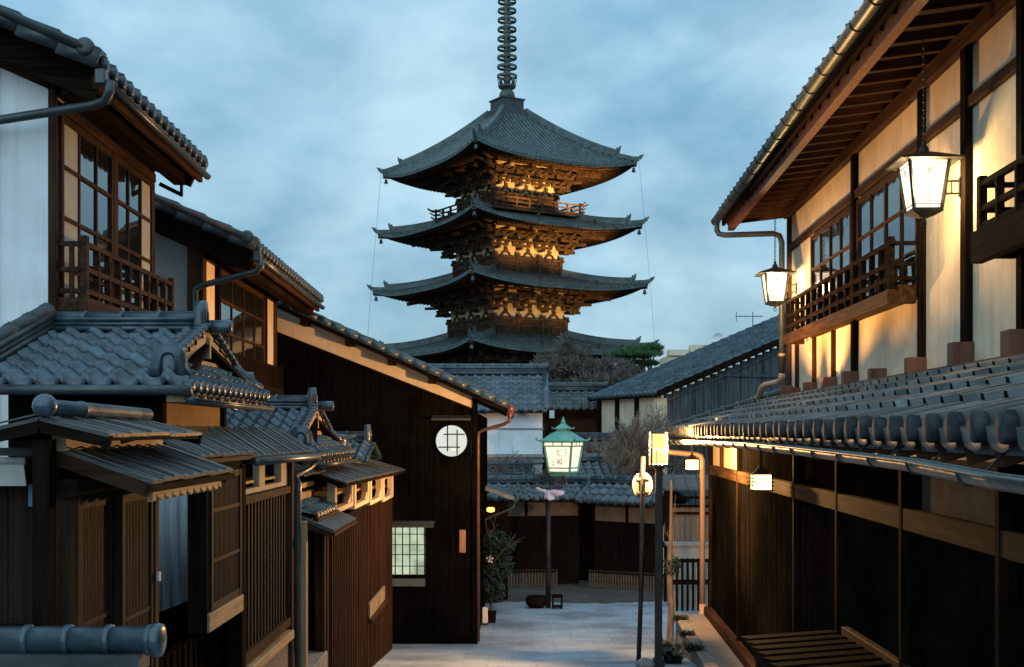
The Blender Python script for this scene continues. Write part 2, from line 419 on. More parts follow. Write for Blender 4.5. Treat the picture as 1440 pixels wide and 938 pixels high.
dim_pl = pmat('shaded_wall_plaster', (0.16, 0.135, 0.10), (0.24, 0.20, 0.15), 0.95, (3, 3, 3), 1.2, bump=0.1, spec=0.05, wear=(0.1, 0.085, 0.065), streak=(0.08, 0.065, 0.05), streak_amt=0.6)
nose_m = pmat('matt_tile_end', (0.02, 0.024, 0.027), (0.06, 0.066, 0.07), 0.85, (9, 9, 9), 1.5, bump=0.3, spec=0.1)
infill_m = pmat('shaded_infill_plaster', (0.07, 0.05, 0.032), (0.12, 0.088, 0.056), 0.95, (4, 4, 4), 1.2, bump=0.15, spec=0.05, wear=(0.04, 0.03, 0.02))  # dark copy of the cream infill plaster, shadow put into the colour
def glass_mat(name, tint, spec=1.0, rough=0.04):
    m = bpy.data.materials.new(name); m.use_nodes = True
    nt = m.node_tree; N = nt.nodes.new; L = nt.links.new
    b = nt.nodes['Principled BSDF']
    b.inputs['Base Color'].default_value = (*tint, 1)
    b.inputs['Roughness'].default_value = rough
    b.inputs['Specular IOR Level'].default_value = spec
    b.inputs['IOR'].default_value = 1.9
    tc = N('ShaderNodeTexCoord'); n = N('ShaderNodeTexNoise'); n.inputs['Scale'].default_value = 2.5
    L(tc.outputs['Object'], n.inputs['Vector'])
    bp = N('ShaderNodeBump'); bp.inputs['Strength'].default_value = 0.06; bp.inputs['Distance'].default_value = 0.05
    L(n.outputs['Fac'], bp.inputs['Height']); L(bp.outputs[0], b.inputs['Normal'])
    return m
glass_d = glass_mat('window_glass', (0.012, 0.013, 0.014), 1.0)
shoji_m = pmat('shoji_paper', (0.30, 0.27, 0.22), (0.38, 0.34, 0.28), 0.85, (2, 2, 2), 1.0, bump=0.02)

paper_lit = emat('lit_lantern_paper', (1.0, 0.84, 0.62), 1.9, 0.10, trans=0.35)
street_lit = emat('lit_street_lamp_glass', (1.0, 0.50, 0.12), 3.2, 0.05, trans=0.5)
green_lit = emat('lit_green_lantern_paper', (1.0, 0.88, 0.62), 1.3, 0.15, vscale=9)
small_lit = emat('lit_eave_lamp_paper', (1.0, 0.62, 0.22), 11.0, 0.1)
win_lit = emat('lit_window_paper', (0.66, 0.78, 0.54), 0.72, 0.35, vscale=5)
round_lit = emat('lit_round_window_paper', (0.92, 0.95, 0.84), 0.80, 0.10, vscale=3)
glow_y = emat('small_yellow_glow', (1.0, 0.7, 0.2), 1.6, 0.1)

# ------------------------------------------------------------------ ground
def GZ(y):
    if y < -10: return 0.09 * 28.3
    if y < 18.3: return 0.09 * (18.3 - y)
    if y < 40: return -0.03 * (y - 18.3)
    return -0.65
def ground():
    xs = [-3000, -300, -60, -20, -8, -4, 0, 4, 8, 20, 60, 300, 3000]
    ys = [-300, -30, -10] + sorted([-6 + 2 * i for i in range(25)] + [18.3, 18.31]) + [60, 120, 300, 900, 3000]
    mb = MB()
    vs = []; fs = []
    for y in ys:
        for x in xs: vs.append((x, y, GZ(y) - 0.006))
    nx = len(xs)
    for j in range(len(ys) - 1):
        for i in range(nx - 1):
            fs.append((j * nx + i, j * nx + i + 1, (j + 1) * nx + i + 1, (j + 1) * nx + i))
    mb.add(vs, fs)
    g = mb.build('ground', earth_m); tag(g, kind='structure')
    # street: stone paved lane that comes down from the camera and turns at the foot of the slope
    m = bpy.data.materials.new('stone_paving'); m.use_nodes = True
    nt = m.node_tree; N = nt.nodes.new; L = nt.links.new
    b = nt.nodes['Principled BSDF']
    tc = N('ShaderNodeTexCoord')
    br = N('ShaderNodeTexBrick')
    br.inputs['Scale'].default_value = 1.0
    br.inputs['Brick Width'].default_value = 0.62; br.inputs['Row Height'].default_value = 0.3
    br.inputs['Mortar Size'].default_value = 0.012; br.inputs['Mortar Smooth'].default_value = 0.4
    br.inputs['Color1'].default_value = (0.33, 0.40, 0.485, 1); br.inputs['Color2'].default_value = (0.28, 0.34, 0.41, 1)
    br.inputs['Mortar'].default_value = (0.225, 0.26, 0.305, 1)
    L(tc.outputs['Object'], br.inputs['Vector'])
    n = N('ShaderNodeTexNoise'); n.inputs['Scale'].default_value = 38; n.inputs['Detail'].default_value = 5
    L(tc.outputs['Object'], n.inputs['Vector'])
    n2 = N('ShaderNodeTexNoise'); n2.inputs['Scale'].default_value = 0.8; n2.inputs['Detail'].default_value = 5
    L(tc.outputs['Object'], n2.inputs['Vector'])
    mr = N('ShaderNodeMapRange'); mr.inputs[1].default_value = 0.3; mr.inputs[2].default_value = 0.7; mr.inputs[3].default_value = 0.72; mr.inputs[4].default_value = 1.25
    L(n.outputs['Fac'], mr.inputs[0])
    mr2 = N('ShaderNodeMapRange'); mr2.inputs[1].default_value = 0.35; mr2.inputs[2].default_value = 0.65; mr2.inputs[3].default_value = 0.5; mr2.inputs[4].default_value = 1.25
    L(n2.outputs['Fac'], mr2.inputs[0])
    v = N('ShaderNodeVectorMath'); v.operation = 'SCALE'; L(br.outputs['Color'], v.inputs[0]); L(mr.outputs[0], v.inputs['Scale'])
    v2 = N('ShaderNodeVectorMath'); v2.operation = 'SCALE'; L(v.outputs[0], v2.inputs[0]); L(mr2.outputs[0], v2.inputs['Scale'])
    L(v2.outputs[0], b.inputs['Base Color'])
    rr = N('ShaderNodeMapRange'); rr.inputs[1].default_value = 0.35; rr.inputs[2].default_value = 0.65; rr.inputs[3].default_value = 0.62; rr.inputs[4].default_value = 0.38
    L(n2.outputs['Fac'], rr.inputs[0]); L(rr.outputs[0], b.inputs['Roughness'])
    bp = N('ShaderNodeBump'); bp.inputs['Strength'].default_value = 0.35; bp.inputs['Distance'].default_value = 0.02
    L(n.outputs['Fac'], bp.inputs['Height']); L(bp.outputs[0], b.inputs['Normal'])
    st = MB()
    def strip(x0a, x1a, ya, x0b, x1b, yb):
        st.add([(x0a, ya, GZ(ya)), (x1a, ya, GZ(ya)), (x1b, yb, GZ(yb)), (x0b, yb, GZ(yb))], [(0, 1, 2, 3)])
    for i in range(13):
        ya = -4 + i * 1.715; yb = ya + 1.715
        strip(-1.9, 3.2, ya, -1.9, 3.2, yb)
    strip(-1.9, 4.2, 18.295, -1.3, 5.5, 20.5); strip(-1.3, 5.5, 20.5, -1.0, 7, 22.6)
    er = random.Random(77)
    px_, e0 = -1.0, 23.6
    while px_ < 7:
        nx_ = px_ + 0.22
        e1 = 23.75 + 0.35 * math.sin(nx_ * 1.7 + 1) + 0.5 * min(1, max(0, nx_ - 1.2)) + er.uniform(-0.08, 0.08)
        st.add([(px_, 22.6, GZ(22.6)), (nx_, 22.6, GZ(22.6)), (nx_, e1, GZ(e1)), (px_, e0, GZ(e0))], [(0, 1, 2, 3)])
        px_, e0 = nx_, e1
    st.build('street', m); tag(bpy.data.objects['street'], kind='structure')
    # low wooded hill far away behind the roofs
    h = MB()
    rng = random.Random(3)
    pts = []
    for i in range(61):
        x = -900 + i * 30
        z = 26 + 16 * math.sin(i * 0.31) + 9 * math.sin(i * 0.83 + 1) + rng.uniform(-2, 2)
        pts.append((x, z))
    vs = []; fs = []
    for (x, z) in pts:
        vs += [(x, 900, -2), (x, 1050, z), (x, 1300, -2)]
    for i in range(60):
        a = i * 3
        fs += [(a, a + 3, a + 4, a + 1), (a + 1, a + 4, a + 5, a + 2)]
    h.add(vs, fs)
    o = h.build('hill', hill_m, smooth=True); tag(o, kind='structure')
ground()

# ------------------------------------------------------------------ roof tile helpers
def tile_field(mb, P0, U, V, nu, nv, amp=0.22, step=0.03, skirt=0.03, seg=6, inset=None, jit=0.0, holes=False):
    """wave tiles on the parallelogram P0 (eave corner), U along the eave, V up the slope; inset(t)->(u0,u1) trims"""
    P0 = Vector(P0); U = Vector(U); V = Vector(V)
    nrm = U.cross(V).normalized()
    if nrm.z < 0: nrm = -nrm
    tw = U.length / nu
    def prof(s):
        s = s % 1.0
        if s < 0.38: return math.sin(math.pi * s / 0.38)
        return -0.28 * math.sin(math.pi * (s - 0.38) / 0.62)
    rng = random.Random(int(abs(P0.x * 91 + P0.y * 37 + P0.z * 11) * 100) % 99991)
    vs = []; fs = []
    n = nu * seg + 1
    tones = [[rng.gauss(0, 1) for _ in range(nu + 1)] for _ in range(nv)]; ft = []
    jits = [[rng.uniform(-jit, jit) for _ in range(nu + 1)] for _ in range(nv)]
    for j in range(nv):
        for (tt, lift) in ((j / nv, step), ((j + 1.12) / nv if j < nv - 1 else 1.0, 0.0)):
            u0, u1 = (0, 1) if inset is None else inset(min(tt, 1.0))
            for i in range(n):
                s = min(max(i / (n - 1), u0), u1)
                k = min(int(s * nu), nu)
                vs.append(P0 + U * s + V * min(tt, 1.0) + nrm * (amp * tw * prof(s * nu) + lift + jits[j][k]))
    for j in range(nv):
        a = 2 * j * n; b = a + n
        for i in range(n - 1):
            fs.append((a + i, a + i + 1, b + i + 1, b + i))
        # riser under the lower edge of each course
    o = len(vs)
    for j in range(nv):
        a = 2 * j * n
        u0, u1 = (0, 1) if inset is None else inset(j / nv)
        for i in range(n):
            p = vs[a + i]
            d = step + (skirt if j == 0 else 0.006)
            vs.append(p - nrm * d)
        for i in range(n - 1):
            if holes and j and prof((i + 0.5) / seg) > 0.5: continue
            fs.append((a + i, o + j * n + i, o + j * n + i + 1, a + i + 1)); ft.append(tones[j][min(i // seg, nu)])
    mb.add(vs, fs, ft)

def ridge_run(mb, p0, p1, w=0.16, h=0.16, cap_r=0.07, seg=0.3, layers=3):
    """stacked flat tiles with a round cap row"""
    p0 = Vector(p0); p1 = Vector(p1)
    for k in range(layers):
        ww = w * (1 - 0.07 * (k % 2))
        z0 = h * k / layers; z1 = h * (k + 1) / layers - 0.004
        o = Vector((0, 0, (z0 + z1) / 2))
        mb.bar(p0 + o, p1 + o, ww, z1 - z0)
    L = (p1 - p0).length
    n = max(2, int(L / seg))
    for i in range(n):
        a = p0.lerp(p1, i / n) + Vector((0, 0, h)); b = p0.lerp(p1, (i + 0.985) / n) + Vector((0, 0, h))
        mb.tube([a, a.lerp(b, 0.88), a.lerp(b, 0.9), b], [cap_r, cap_r, cap_r * 1.1, cap_r * 1.1], 10)

def onigawara(mb, c, d, w, h, t=0.06):
    """rounded ridge-end block standing at c, facing direction d (horizontal)"""
    c = Vector(c); d = Vector(d).normalized(); s = Vector((-d.y, d.x, 0))
    def ring(sc, n=12):
        p = [(-w / 2 * sc - w * 0.12 * sc, 0), (-w / 2 * sc, h * 0.3)]
        for i in range(n + 1):
            a = math.pi - math.pi * i / n
            p.append((w / 2 * sc * math.cos(a), h * 0.55 + h * 0.45 * sc * math.sin(a)))
        p += [(w / 2 * sc, h * 0.3), (w / 2 * sc + w * 0.12 * sc, 0)]
        return p
    P = ring(1.0)
    n = len(P)
    vs = [c + s * a + Vector((0, 0, b)) - d * t for a, b in P] + [c + s * a + Vector((0, 0, b)) + d * t for a, b in P]
    fs = [tuple(range(n)), tuple(range(n, 2 * n))] + [(i, (i + 1) % n, (i + 1) % n + n, i + n) for i in range(n)]
    mb.add(vs, fs)
    # raised inner arch on the face
    Q = []
    for i in range(9):
        a = math.pi * i / 8
        Q.append(c + s * (w * 0.24 * math.cos(a)) + Vector((0, 0, h * 0.48 + h * 0.26 * math.sin(a))) + d * (t + 0.006))
    Q = [c + s * (w * 0.24) + Vector((0, 0, 0.05 * h)) + d * (t + 0.006)] + Q + [c - s * (w * 0.24) + Vector((0, 0, 0.05 * h)) + d * (t + 0.006)]
    mb.tube(Q, w * 0.045, 6)

def plank_lean(mb, a, b, c, d, n, t=0.02, gap=0.15):
    """board roof: a-b upper edge, d-c lower edge; boards run down the slope, each slightly proud"""
    a, b, c, d = map(Vector, (a, b, c, d))
    for i in range(n):
        s0 = i / n; s1 = (i + 1) / n
        off = 0.003 * (i % 3)
        q = [a.lerp(b, s0), a.lerp(b, s1 - 0.02 / n), d.lerp(c, s1 - 0.02 / n), d.lerp(c, s0)]
        mb.slab([p + Vector((0, 0, off)) for p in q], t)
        # thin cover batten on the joint
        p0 = a.lerp(b, s0) + Vector((0, 0, 0.012)); p1 = d.lerp(c, s0) + Vector((0, 0, 0.012))
        mb.bar(p0, p1, 0.012, 0.007)

def window(parent, O, U, H, Nrm, cols, rows, fm=0.05, mm=0.022, mat=None, gm=None, name='window', depth=0.05, pane_back=0.012):
    O = Vector(O); U = Vector(U); W = U.length; u = U.normalized(); Nn = Vector(Nrm).normalized(); z = Vector((0, 0, 1))
    mb = MB()
    def bar(a, b, w):
        mb.bar(a, b, w if abs((b - a).normalized().z) < 0.5 else depth, depth if abs((b - a).normalized().z) < 0.5 else w, up=Nn)
    def hb(t, w): # horizontal bar centred at height t
        p = O + z * t
        mb.add(*boxuv(p, u, z, Nn, 0, W, -w / 2, w / 2, -depth / 2, depth / 2))
    def vb(t, w, dd=0.0):
        p = O + u * t
        mb.add(*boxuv(p, u, z, Nn, -w / 2, w / 2, 0, H, -depth / 2 + dd, depth / 2 + dd))
    hb(fm / 2, fm); hb(H - fm / 2, fm); vb(fm / 2, fm, 0.003); vb(W - fm / 2, fm, 0.003)
    for i in range(1, cols):
        vb(W * i / cols, mm * (1.7 if (cols % 2 == 0 and i == cols // 2) else 1), -0.003)
    for j in range(1, rows): hb(H * j / rows, mm)
    fo = mb.build(name, mat or brown_z, parent)
    g = MB()
    g.add(*boxuv(O, u, z, Nn, fm * 0.5, W - fm * 0.5, fm * 0.5, H - fm * 0.5, -depth / 2 - 0.01, -pane_back))
    g.build('pane', gm or glass_d, fo)
    return fo
def boxuv(p, u, v, n, u0, u1, v0, v1, n0, n1):
    vs = []
    for c in (n0, n1):
        for (a, b) in ((u0, v0), (u1, v0), (u1, v1), (u0, v1)):
            vs.append(p + u * a + v * b + n * c)
    return vs, [(0, 3, 2, 1), (4, 5, 6, 7), (0, 1, 5, 4), (1, 2, 6, 5), (2, 3, 7, 6), (3, 0, 4, 7)]
def board_wall(mb, O, U, H, Nrm, bw=0.16, t=0.02, batten=0.03, base=0.05, ragged=0.0, seed=1):
    """vertical boards with battens over the joints"""
    O = Vector(O); U = Vector(U); W = U.length; u = U.normalized(); n = Vector(Nrm).normalized(); z = Vector((0, 0, 1))
    rng = random.Random(seed)
    k = max(1, int(round(W / bw)))
    for i in range(k):
        o = rng.uniform(0, 0.006)
        mb.add(*boxuv(O, u, z, n, W * i / k + 0.002, W * (i + 1) / k - 0.002, 0, H, -base, o))
        if batten and i: mb.add(*boxuv(O, u, z, n, W * i / k - batten / 2, W * i / k + batten / 2, 0, H - 0.004, 0.0, t))
def text_mesh(body, size, M, mat, parent, depth=0.002, name='lettering'):
    cu = bpy.data.curves.new(name, 'FONT')
    cu.body = body; cu.size = size; cu.extrude = depth; cu.align_x = 'CENTER'; cu.align_y = 'CENTER'
    tmp = bpy.data.objects.new(name, cu); COL.objects.link(tmp)
    dg = bpy.context.evaluated_depsgraph_get(); dg.update()
    me = bpy.data.meshes.new_from_object(tmp.evaluated_get(dg))
    bpy.data.objects.remove(tmp); 
    me.transform(M)
    wl = Vector(parent['_wl'])
    me.transform(Matrix.Translation(-wl))
    me.materials.clear(); me.materials.append(mat)
    o = bpy.data.objects.new(name, me); COL.objects.link(o); o.parent = parent
    o['_wl'] = tuple(wl)
    return o
def face_matrix(c, u, v):
    u = Vector(u).normalized(); v = Vector(v).normalized(); n = u.cross(v)
    M = Matrix(((u.x, v.x, n.x, c[0]), (u.y, v.y, n.y, c[1]), (u.z, v.z, n.z, c[2]), (0, 0, 0, 1)))
    return M

# frames of the two rows of houses
AR = math.atan(72 / 1700); RR = Matrix.Rotation(-AR, 4, 'Z')
AL = math.atan(40 / 1700); LL = Matrix.Rotation(AL, 4, 'Z')
def rl(x, y, z): return RR @ Vector((x, y, z))
def ll(x, y, z): return LL @ Vector((x, y, z))
RN = RR.to_3x3() @ Vector((-1, 0, 0)); RU = RR.to_3x3() @ Vector((0, 1, 0))
LN = LL.to_3x3() @ Vector((1, 0, 0)); LU = LL.to_3x3() @ Vector((0, 1, 0))
# ------------------------------------------------------------------ pagoda
PC = Vector((-0.39, 95, 0)); PM = Matrix.Translation(PC) @ Matrix.Rotation(R(32.5), 4, 'Z')
def rz(k): return PM @ Matrix.Rotation(R(90 * k), 4, 'Z')
pagoda = thing('pagoda', 'tall dark timber five storey pagoda with upswept tiled roofs and ringed spire', 'pagoda', (PC.x, PC.y, -0.7))
def pagoda_roof(zt, H, win, wout, up, wwall, hz, name='roof'):
    """zt top height, H drop to the eave middle, win/wout half widths, up corner lift, wwall half width of body, hz height of rafters at the wall"""
    def P(s, t, lift=0.0):
        hw = win + (wout - win) * t
        return Vector((s * hw, -hw, zt - H * (1.22 * t - 0.22 * t * t) + up * abs(s) ** 3 * t ** 2.2 + lift))
    def Px(x, t, lift=0.0):
        hw = win + (wout - win) * t
        s = max(-1, min(1, x / hw))
        return Vector((x, -hw, zt - H * (1.22 * t - 0.22 * t * t) + up * abs(s) ** 3 * t ** 2.2 + lift))
    ro = MB(); pan = MB()
    for k in range(4):
        ro.M = rz(k); pan.M = rz(k)
        ns, ntt = 24, 9
        vs = []; fs = []
        for j in range(ntt + 1):
            for i in range(ns + 1): vs.append(P(-1 + 2 * i / ns, j / ntt))
        for j in range(ntt):
            for i in range(ns):
                a = j * (ns + 1) + i
                fs.append((a, a + 1, a + ns + 2, a + ns + 1))
        pan.add(vs, fs)
        # eave edge band of the tiles
        vs = []; fs = []
        for i in range(ns + 1):
            s = -1 + 2 * i / ns
            vs += [P(s, 1), P(s, 1, -0.16), P(s, 0.97, -0.2)]
        for i in range(ns):
            a = i * 3
            fs += [(a, a + 3, a + 4, a + 1), (a + 1, a + 4, a + 5, a + 2)]
        ro.add(vs, fs)
        # round cover tiles
        n = int(2 * wout / 0.40)
        for i in range(n):
            x = -wout + (i + 0.5) * 2 * wout / n
            t0 = max(0.0, (abs(x) - win) / (wout - win))
            if t0 > 0.97: continue
            m = max(2, int(7 * (1 - t0)) + 1)
            r = 0.11
            vs = []; fs = []
            for j in range(m + 1):
                t = t0 + (1.004 - t0) * j / m
                p = Px(x, min(t, 1.0))
                if t > 1: p += Vector((0, -0.03, 0))
                for (dx, dz) in ((-r, -0.02), (-r * 0.6, r * 0.85), (r * 0.6, r * 0.85), (r, -0.02)):
                    vs.append(p + Vector((dx, 0, dz)))
            for j in range(m):
                for q in range(3):
                    a = j * 4 + q
                    fs.append((a, a + 1, a + 5, a + 4))
            a = m * 4; fs.append((a, a + 1, a + 2, a + 3))
            ro.add(vs, fs)
    rob = ro.build(name, pag_tile, pagoda)
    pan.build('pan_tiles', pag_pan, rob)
    # hip ridges with upturned ends
    for k in range(4):
        hr = MB(rz(k))
        prev = None
        for j in range(13):
            t = 0.02 + 0.80 * j / 12
            p = P(-1, t, 0.2)
            if prev is not None: hr.bar(prev, p, 0.34, 0.46)
            if prev is not None: hr.tube([prev + Vector((0, 0, 0.24)), p + Vector((0, 0, 0.24))], 0.11, 6)
            prev = p
        e = P(-1, 0.83, 0.2)
        hr.bar(e + Vector((0.08, 0.08, -0.1)), e + Vector((-0.06, -0.06, 0.46)), 0.32, 0.2, up=(1, -1, 0))
        hr.bar(e + Vector((-0.05, -0.05, 0.36)), e + Vector((-0.16, -0.16, 0.6)), 0.13, 0.13, up=(1, -1, 0))
        prev = e
        for j in range(1, 6):
            t = 0.83 + 0.175 * j / 5
            p = P(-1, min(t, 1.0), 0.14) + (Vector((-0.1, -0.1, 0.05)) if t > 1 else Vector((0, 0, 0)))
            hr.bar(prev + Vector((0, 0, -0.06)) if j == 1 else prev, p, 0.28, 0.3)
            prev = p
        hr.bar(prev, prev + Vector((-0.14, -0.14, 0.24)), 0.24, 0.16, up=(1, -1, 0))
        hr.bar(prev + Vector((-0.12, -0.12, 0.18)), prev + Vector((-0.24, -0.24, 0.32)), 0.1, 0.1, up=(1, -1, 0))
        hr.build('hip_ridge', pag_tile, rob)
    # underside: boards, two rows of rafters, eave beam
    un = MB(); ra = MB()
    wi = wout - 0.3
    def Q(x, d, lift=0.0):
        # underside height at distance d outward (half width d)
        q = (d - wwall) / (wi - wwall)
        s = max(-1, min(1, x / d)) if d > 0 else 0
        ze = zt - H - 0.22
        return Vector((x, -d, hz + (ze - hz) * q + up * abs(s) ** 3 * max(0, q) ** 1.8 + lift))
    for k in range(4):
        un.M = rz(k); ra.M = rz(k)
        vs = []; fs = []
        ns, nd = 24, 6
        for j in range(nd + 1):
            d = wwall + (wi + 0.12 - wwall) * j / nd
            for i in range(ns + 1): vs.append(Q((-1 + 2 * i / ns) * d, d, 0.1))
        for j in range(nd):
            for i in range(ns):
                a = j * (ns + 1) + i
                fs.append((a, a + ns + 1, a + ns + 2, a + 1))
        un.add(vs, fs)
        dm = wwall + (wi - wwall) * 0.62
        for (d0, d1, lift, sp, w) in ((wwall - 0.2, dm, -0.02, 0.33, 0.13), (dm - 0.3, wi + 0.05, 0.03, 0.33, 0.11)):
            n = int(2 * d1 / sp)
            for i in range(n + 1):
                x = -d1 + 2 * d1 * i / n
                a0 = max(d0, abs(x) + 0.05)
                if a0 > d1 - 0.15: continue
                ra.bar(Q(x, a0, lift), Q(x, d1, lift), w, 0.15)
        # beams across the rafter ends
        for (d, lift, hh) in ((dm, 0.08, 0.16), (wi + 0.1, 0.12, 0.15)):
            for i in range(16):
                s0 = -1 + 2 * i / 16; s1 = -1 + 2 * (i + 1) / 16
                ra.bar(Q(s0 * d, d, lift), Q(s1 * d, d, lift), 0.16, hh)
        # hip rafter
        for j in range(6):
            d0 = wwall + (wi + 0.25 - wwall) * j / 6; d1 = wwall + (wi + 0.25 - wwall) * (j + 1) / 6
            ra.bar(Q(-d0, d0, -0.05), Q(-d1, d1, -0.05), 0.24, 0.3)
    un.build('eave_boards', pag_wood, rob)
    ra.build('rafters', pag_wood, rob)
    # wind bells under the corners
    for k in range(4):
        p = rz(k) @ (Q(-wi - 0.1, wi + 0.1, -0.25))
        b = MB()
        b.tube([p + Vector((0, 0, 0.25)), p], 0.02, 5)
        b.lathe(p, [(0.03, 0), (0.1, -0.05), (0.12, -0.2), (0.17, -0.34), (0.14, -0.34), (0.03, -0.3)], 10)
        b.tube([p + Vector((0, 0, -0.3)), p + Vector((0, 0, -0.5))], 0.015, 4)
        b.build('wind_bell', bronze, rob, smooth=True)
    return P, Q

def pagoda_body(w, z0, zb, z1, wi):
    """walls with half width w from z0, plain wall up to zb, bracket zone to z1"""
    wall = MB(PM); wall.box(-w, w, -w, w, z0, zb)
    wo = wall.build('storey_wall', pag_wood, pagoda)
    pl = MB(PM); pl.box(-w + 0.06, w - 0.06, -w + 0.06, w - 0.06, zb, z1 + 0.5)
    pl.build('plaster_band', pag_plaster, wo)
    tr = MB()
    cols = [-w, -w / 3, w / 3, w]
    for k in range(4):
        tr.M = rz(k)
        for c in cols: tr.tube([(c, -w, z0), (c, -w, zb + 0.1)], 0.2, 10)
        tr.box(-w - 0.3, w + 0.3, -w - 0.16, -w + 0.02, zb - 0.12, zb + 0.06)
        tr.box(-w - 0.1, w + 0.1, -w - 0.12, -w, zb - 0.62, zb - 0.46)
        tr.box(-w - 0.1, w + 0.1, -w - 0.14, -w, z0 + 0.02, z0 + 0.2)
        # door leaves and lattice windows
        for c0, c1 in ((-w, -w / 3), (-w / 3, w / 3), (w / 3, w)):
            m = (c0 + c1) / 2; hw = (c1 - c0) / 2 - 0.32
            tr.box(m - hw, m - hw + 0.08, -w - 0.06, -w, z0 + 0.2, zb - 0.46)
            tr.box(m + hw - 0.08, m + hw, -w - 0.06, -w, z0 + 0.2, zb - 0.46)
            for i in range(5):
                x = m - hw + 0.08 + (2 * hw - 0.16) * (i + 0.5) / 5
                tr.box(x - 0.03, x + 0.03, -w - 0.04, -w, z0 + 0.2, zb - 0.46)
    tr.build('posts_and_beams', pag_wood, wo)
    hz = z1 - zb
    for k in range(4):
        for ci, c in enumerate(cols):
            if ci == 3: continue
            b = MB(rz(k))
            diag = (ci == 0)
            b.box(c - 0.2, c + 0.2, -w - 0.2, -w + 0.2, zb + 0.06, zb + 0.3)
            for i in range(1, 4):
                o = 0.62 * i
                z = zb + 0.1 + hz * 0.28 * i
                b.box(c - 0.11, c + 0.11, -w - o - 0.15, -w + 0.0, z - 0.2, z)
                if diag:
                    b.bar((c, -w, z - 0.1), (c - o - 0.2, -w - o - 0.2, z - 0.1), 0.2, 0.2)
                    b.box(c - o - 0.12, c, -w - 0.11, -w + 0.11, z - 0.2, z)
                L = 0.8 if i < 3 else 1.0
                b.box(c - L, c + L, -w - o - 0.09, -w - o + 0.09, z, z + 0.18)
                for x in (-L + 0.12, 0, L - 0.12):
                    b.box(c + x - 0.14, c + x + 0.14, -w - o - 0.14, -w - o + 0.14, z + 0.18, z + 0.32)
                if diag:
                    b.box(c - o - 0.09, c - o + 0.09, -w - L, -w + L, z, z + 0.18)
                    for y in (-L + 0.12, 0, L - 0.12):
                        b.box(c - o - 0.14, c - o + 0.14, -w + y - 0.14, -w + y + 0.14, z + 0.18, z + 0.32)
            # tail rafter
            zt_ = zb + hz * 0.95
            if diag: b.bar((c, -w, zt_ + 0.1), (c - 2.5, -w - 2.5, zt_ - 0.45), 0.22, 0.26)
            else: b.bar((c, -w, zt_ + 0.1), (c, -w - 2.5, zt_ - 0.45), 0.2, 0.26)
            b.build('bracket_cluster', pag_wood, wo)
        # frog-leg struts between the clusters and purlins carried by them
        fb = MB(rz(k))
        for o in (0.62, 1.24, 1.86):
            i = o / 0.62
            z = zb + 0.1 + hz * 0.28 * i + 0.32
            fb.box(-w - o, w + o, -w - o - 0.08, -w - o + 0.08, z, z + 0.16)
        for m in (-w * 2 / 3, 0, w * 2 / 3):
            fb.prism([(m - 0.5, zb + 0.06), (m - 0.36, zb + 0.3), (m - 0.1, zb + 0.5), (m + 0.1, zb + 0.5), (m + 0.36, zb + 0.3), (m + 0.5, zb + 0.06), (m + 0.36, zb + 0.06), (m + 0.2, zb + 0.25), (m, zb + 0.32), (m - 0.2, zb + 0.25), (m - 0.36, zb + 0.06)], -w - 0.05, -w + 0.05)
            fb.box(m - 0.14, m + 0.14, -w - 0.1, -w, zb + 0.5, zb + 0.7)
        fb.build('struts_and_purlins', pag_wood, wo)

# roofs from the bottom: (top z, drop, inner half width, outer half width, corner lift, body half width, rafter height at the wall)
ROOFS = [(5.9, 1.6, 3.5, 8.35, 0.7, 3.8, 5.0), (10.65, 1.55, 3.25, 8.1, 0.7, 3.55, 9.75),
         (15.4, 1.5, 3.0, 7.85, 0.7, 3.3, 14.4), (20.05, 1.55, 2.8, 7.55, 0.7, 3.0, 19.1), (28.2, 5.0, 0.95, 7.25, 0.8, 2.75, 23.9)]
BODIES = [(3.8, -0.6, 2.7, 4.6), (3.55, 5.75, 7.3, 9.4), (3.3, 10.5, 11.85, 14.0), (3.0, 15.2, 16.5, 18.7), (2.75, 19.9, 21.4, 23.5)]
TIPS = []
for a, b in zip(ROOFS, BODIES):
    P, Q = pagoda_roof(*a)
    pagoda_body(b[0], b[1], b[2], b[3], a[3])
    TIPS.append([rz(k) @ P(-1, 1.0) for k in range(4)])
# balcony round the top storey
def pagoda_balcony(z, w):
    fl = MB(PM); fl.box(-w - 0.15, w + 0.15, -w - 0.15, w + 0.15, z - 0.16, z)
    fl.box(-w + 0.5, w - 0.5, -w + 0.5, w - 0.5, z - 0.5, z - 0.16)
    bo = fl.build('balcony', pag_wood, pagoda)
    r = MB()
    for k in range(4):
        r.M = rz(k)
        for i in range(8):
            x = -w + 2 * w * i / 7
            r.box(x - 0.07, x + 0.07, -w - 0.07, -w + 0.07, z, z + (0.95 if i in (0, 7) else 0.78))
        for (h, e, t) in ((0.16, 0.2, 0.1), (0.48, 0.3, 0.08), (0.8, 0.5, 0.11)):
            r.bar((-w - e, -w, z + h), (w + e, -w, z + h), t, t)
            r.bar((-w - e, -w, z + h), (-w - e - 0.25, -w, z + h + 0.12), t, t)
            r.bar((w + e, -w, z + h), (w + e + 0.25, -w, z + h + 0.12), t, t)
    r.build('railing', pag_wood, bo)
pagoda_balcony(20.0, 4.1)
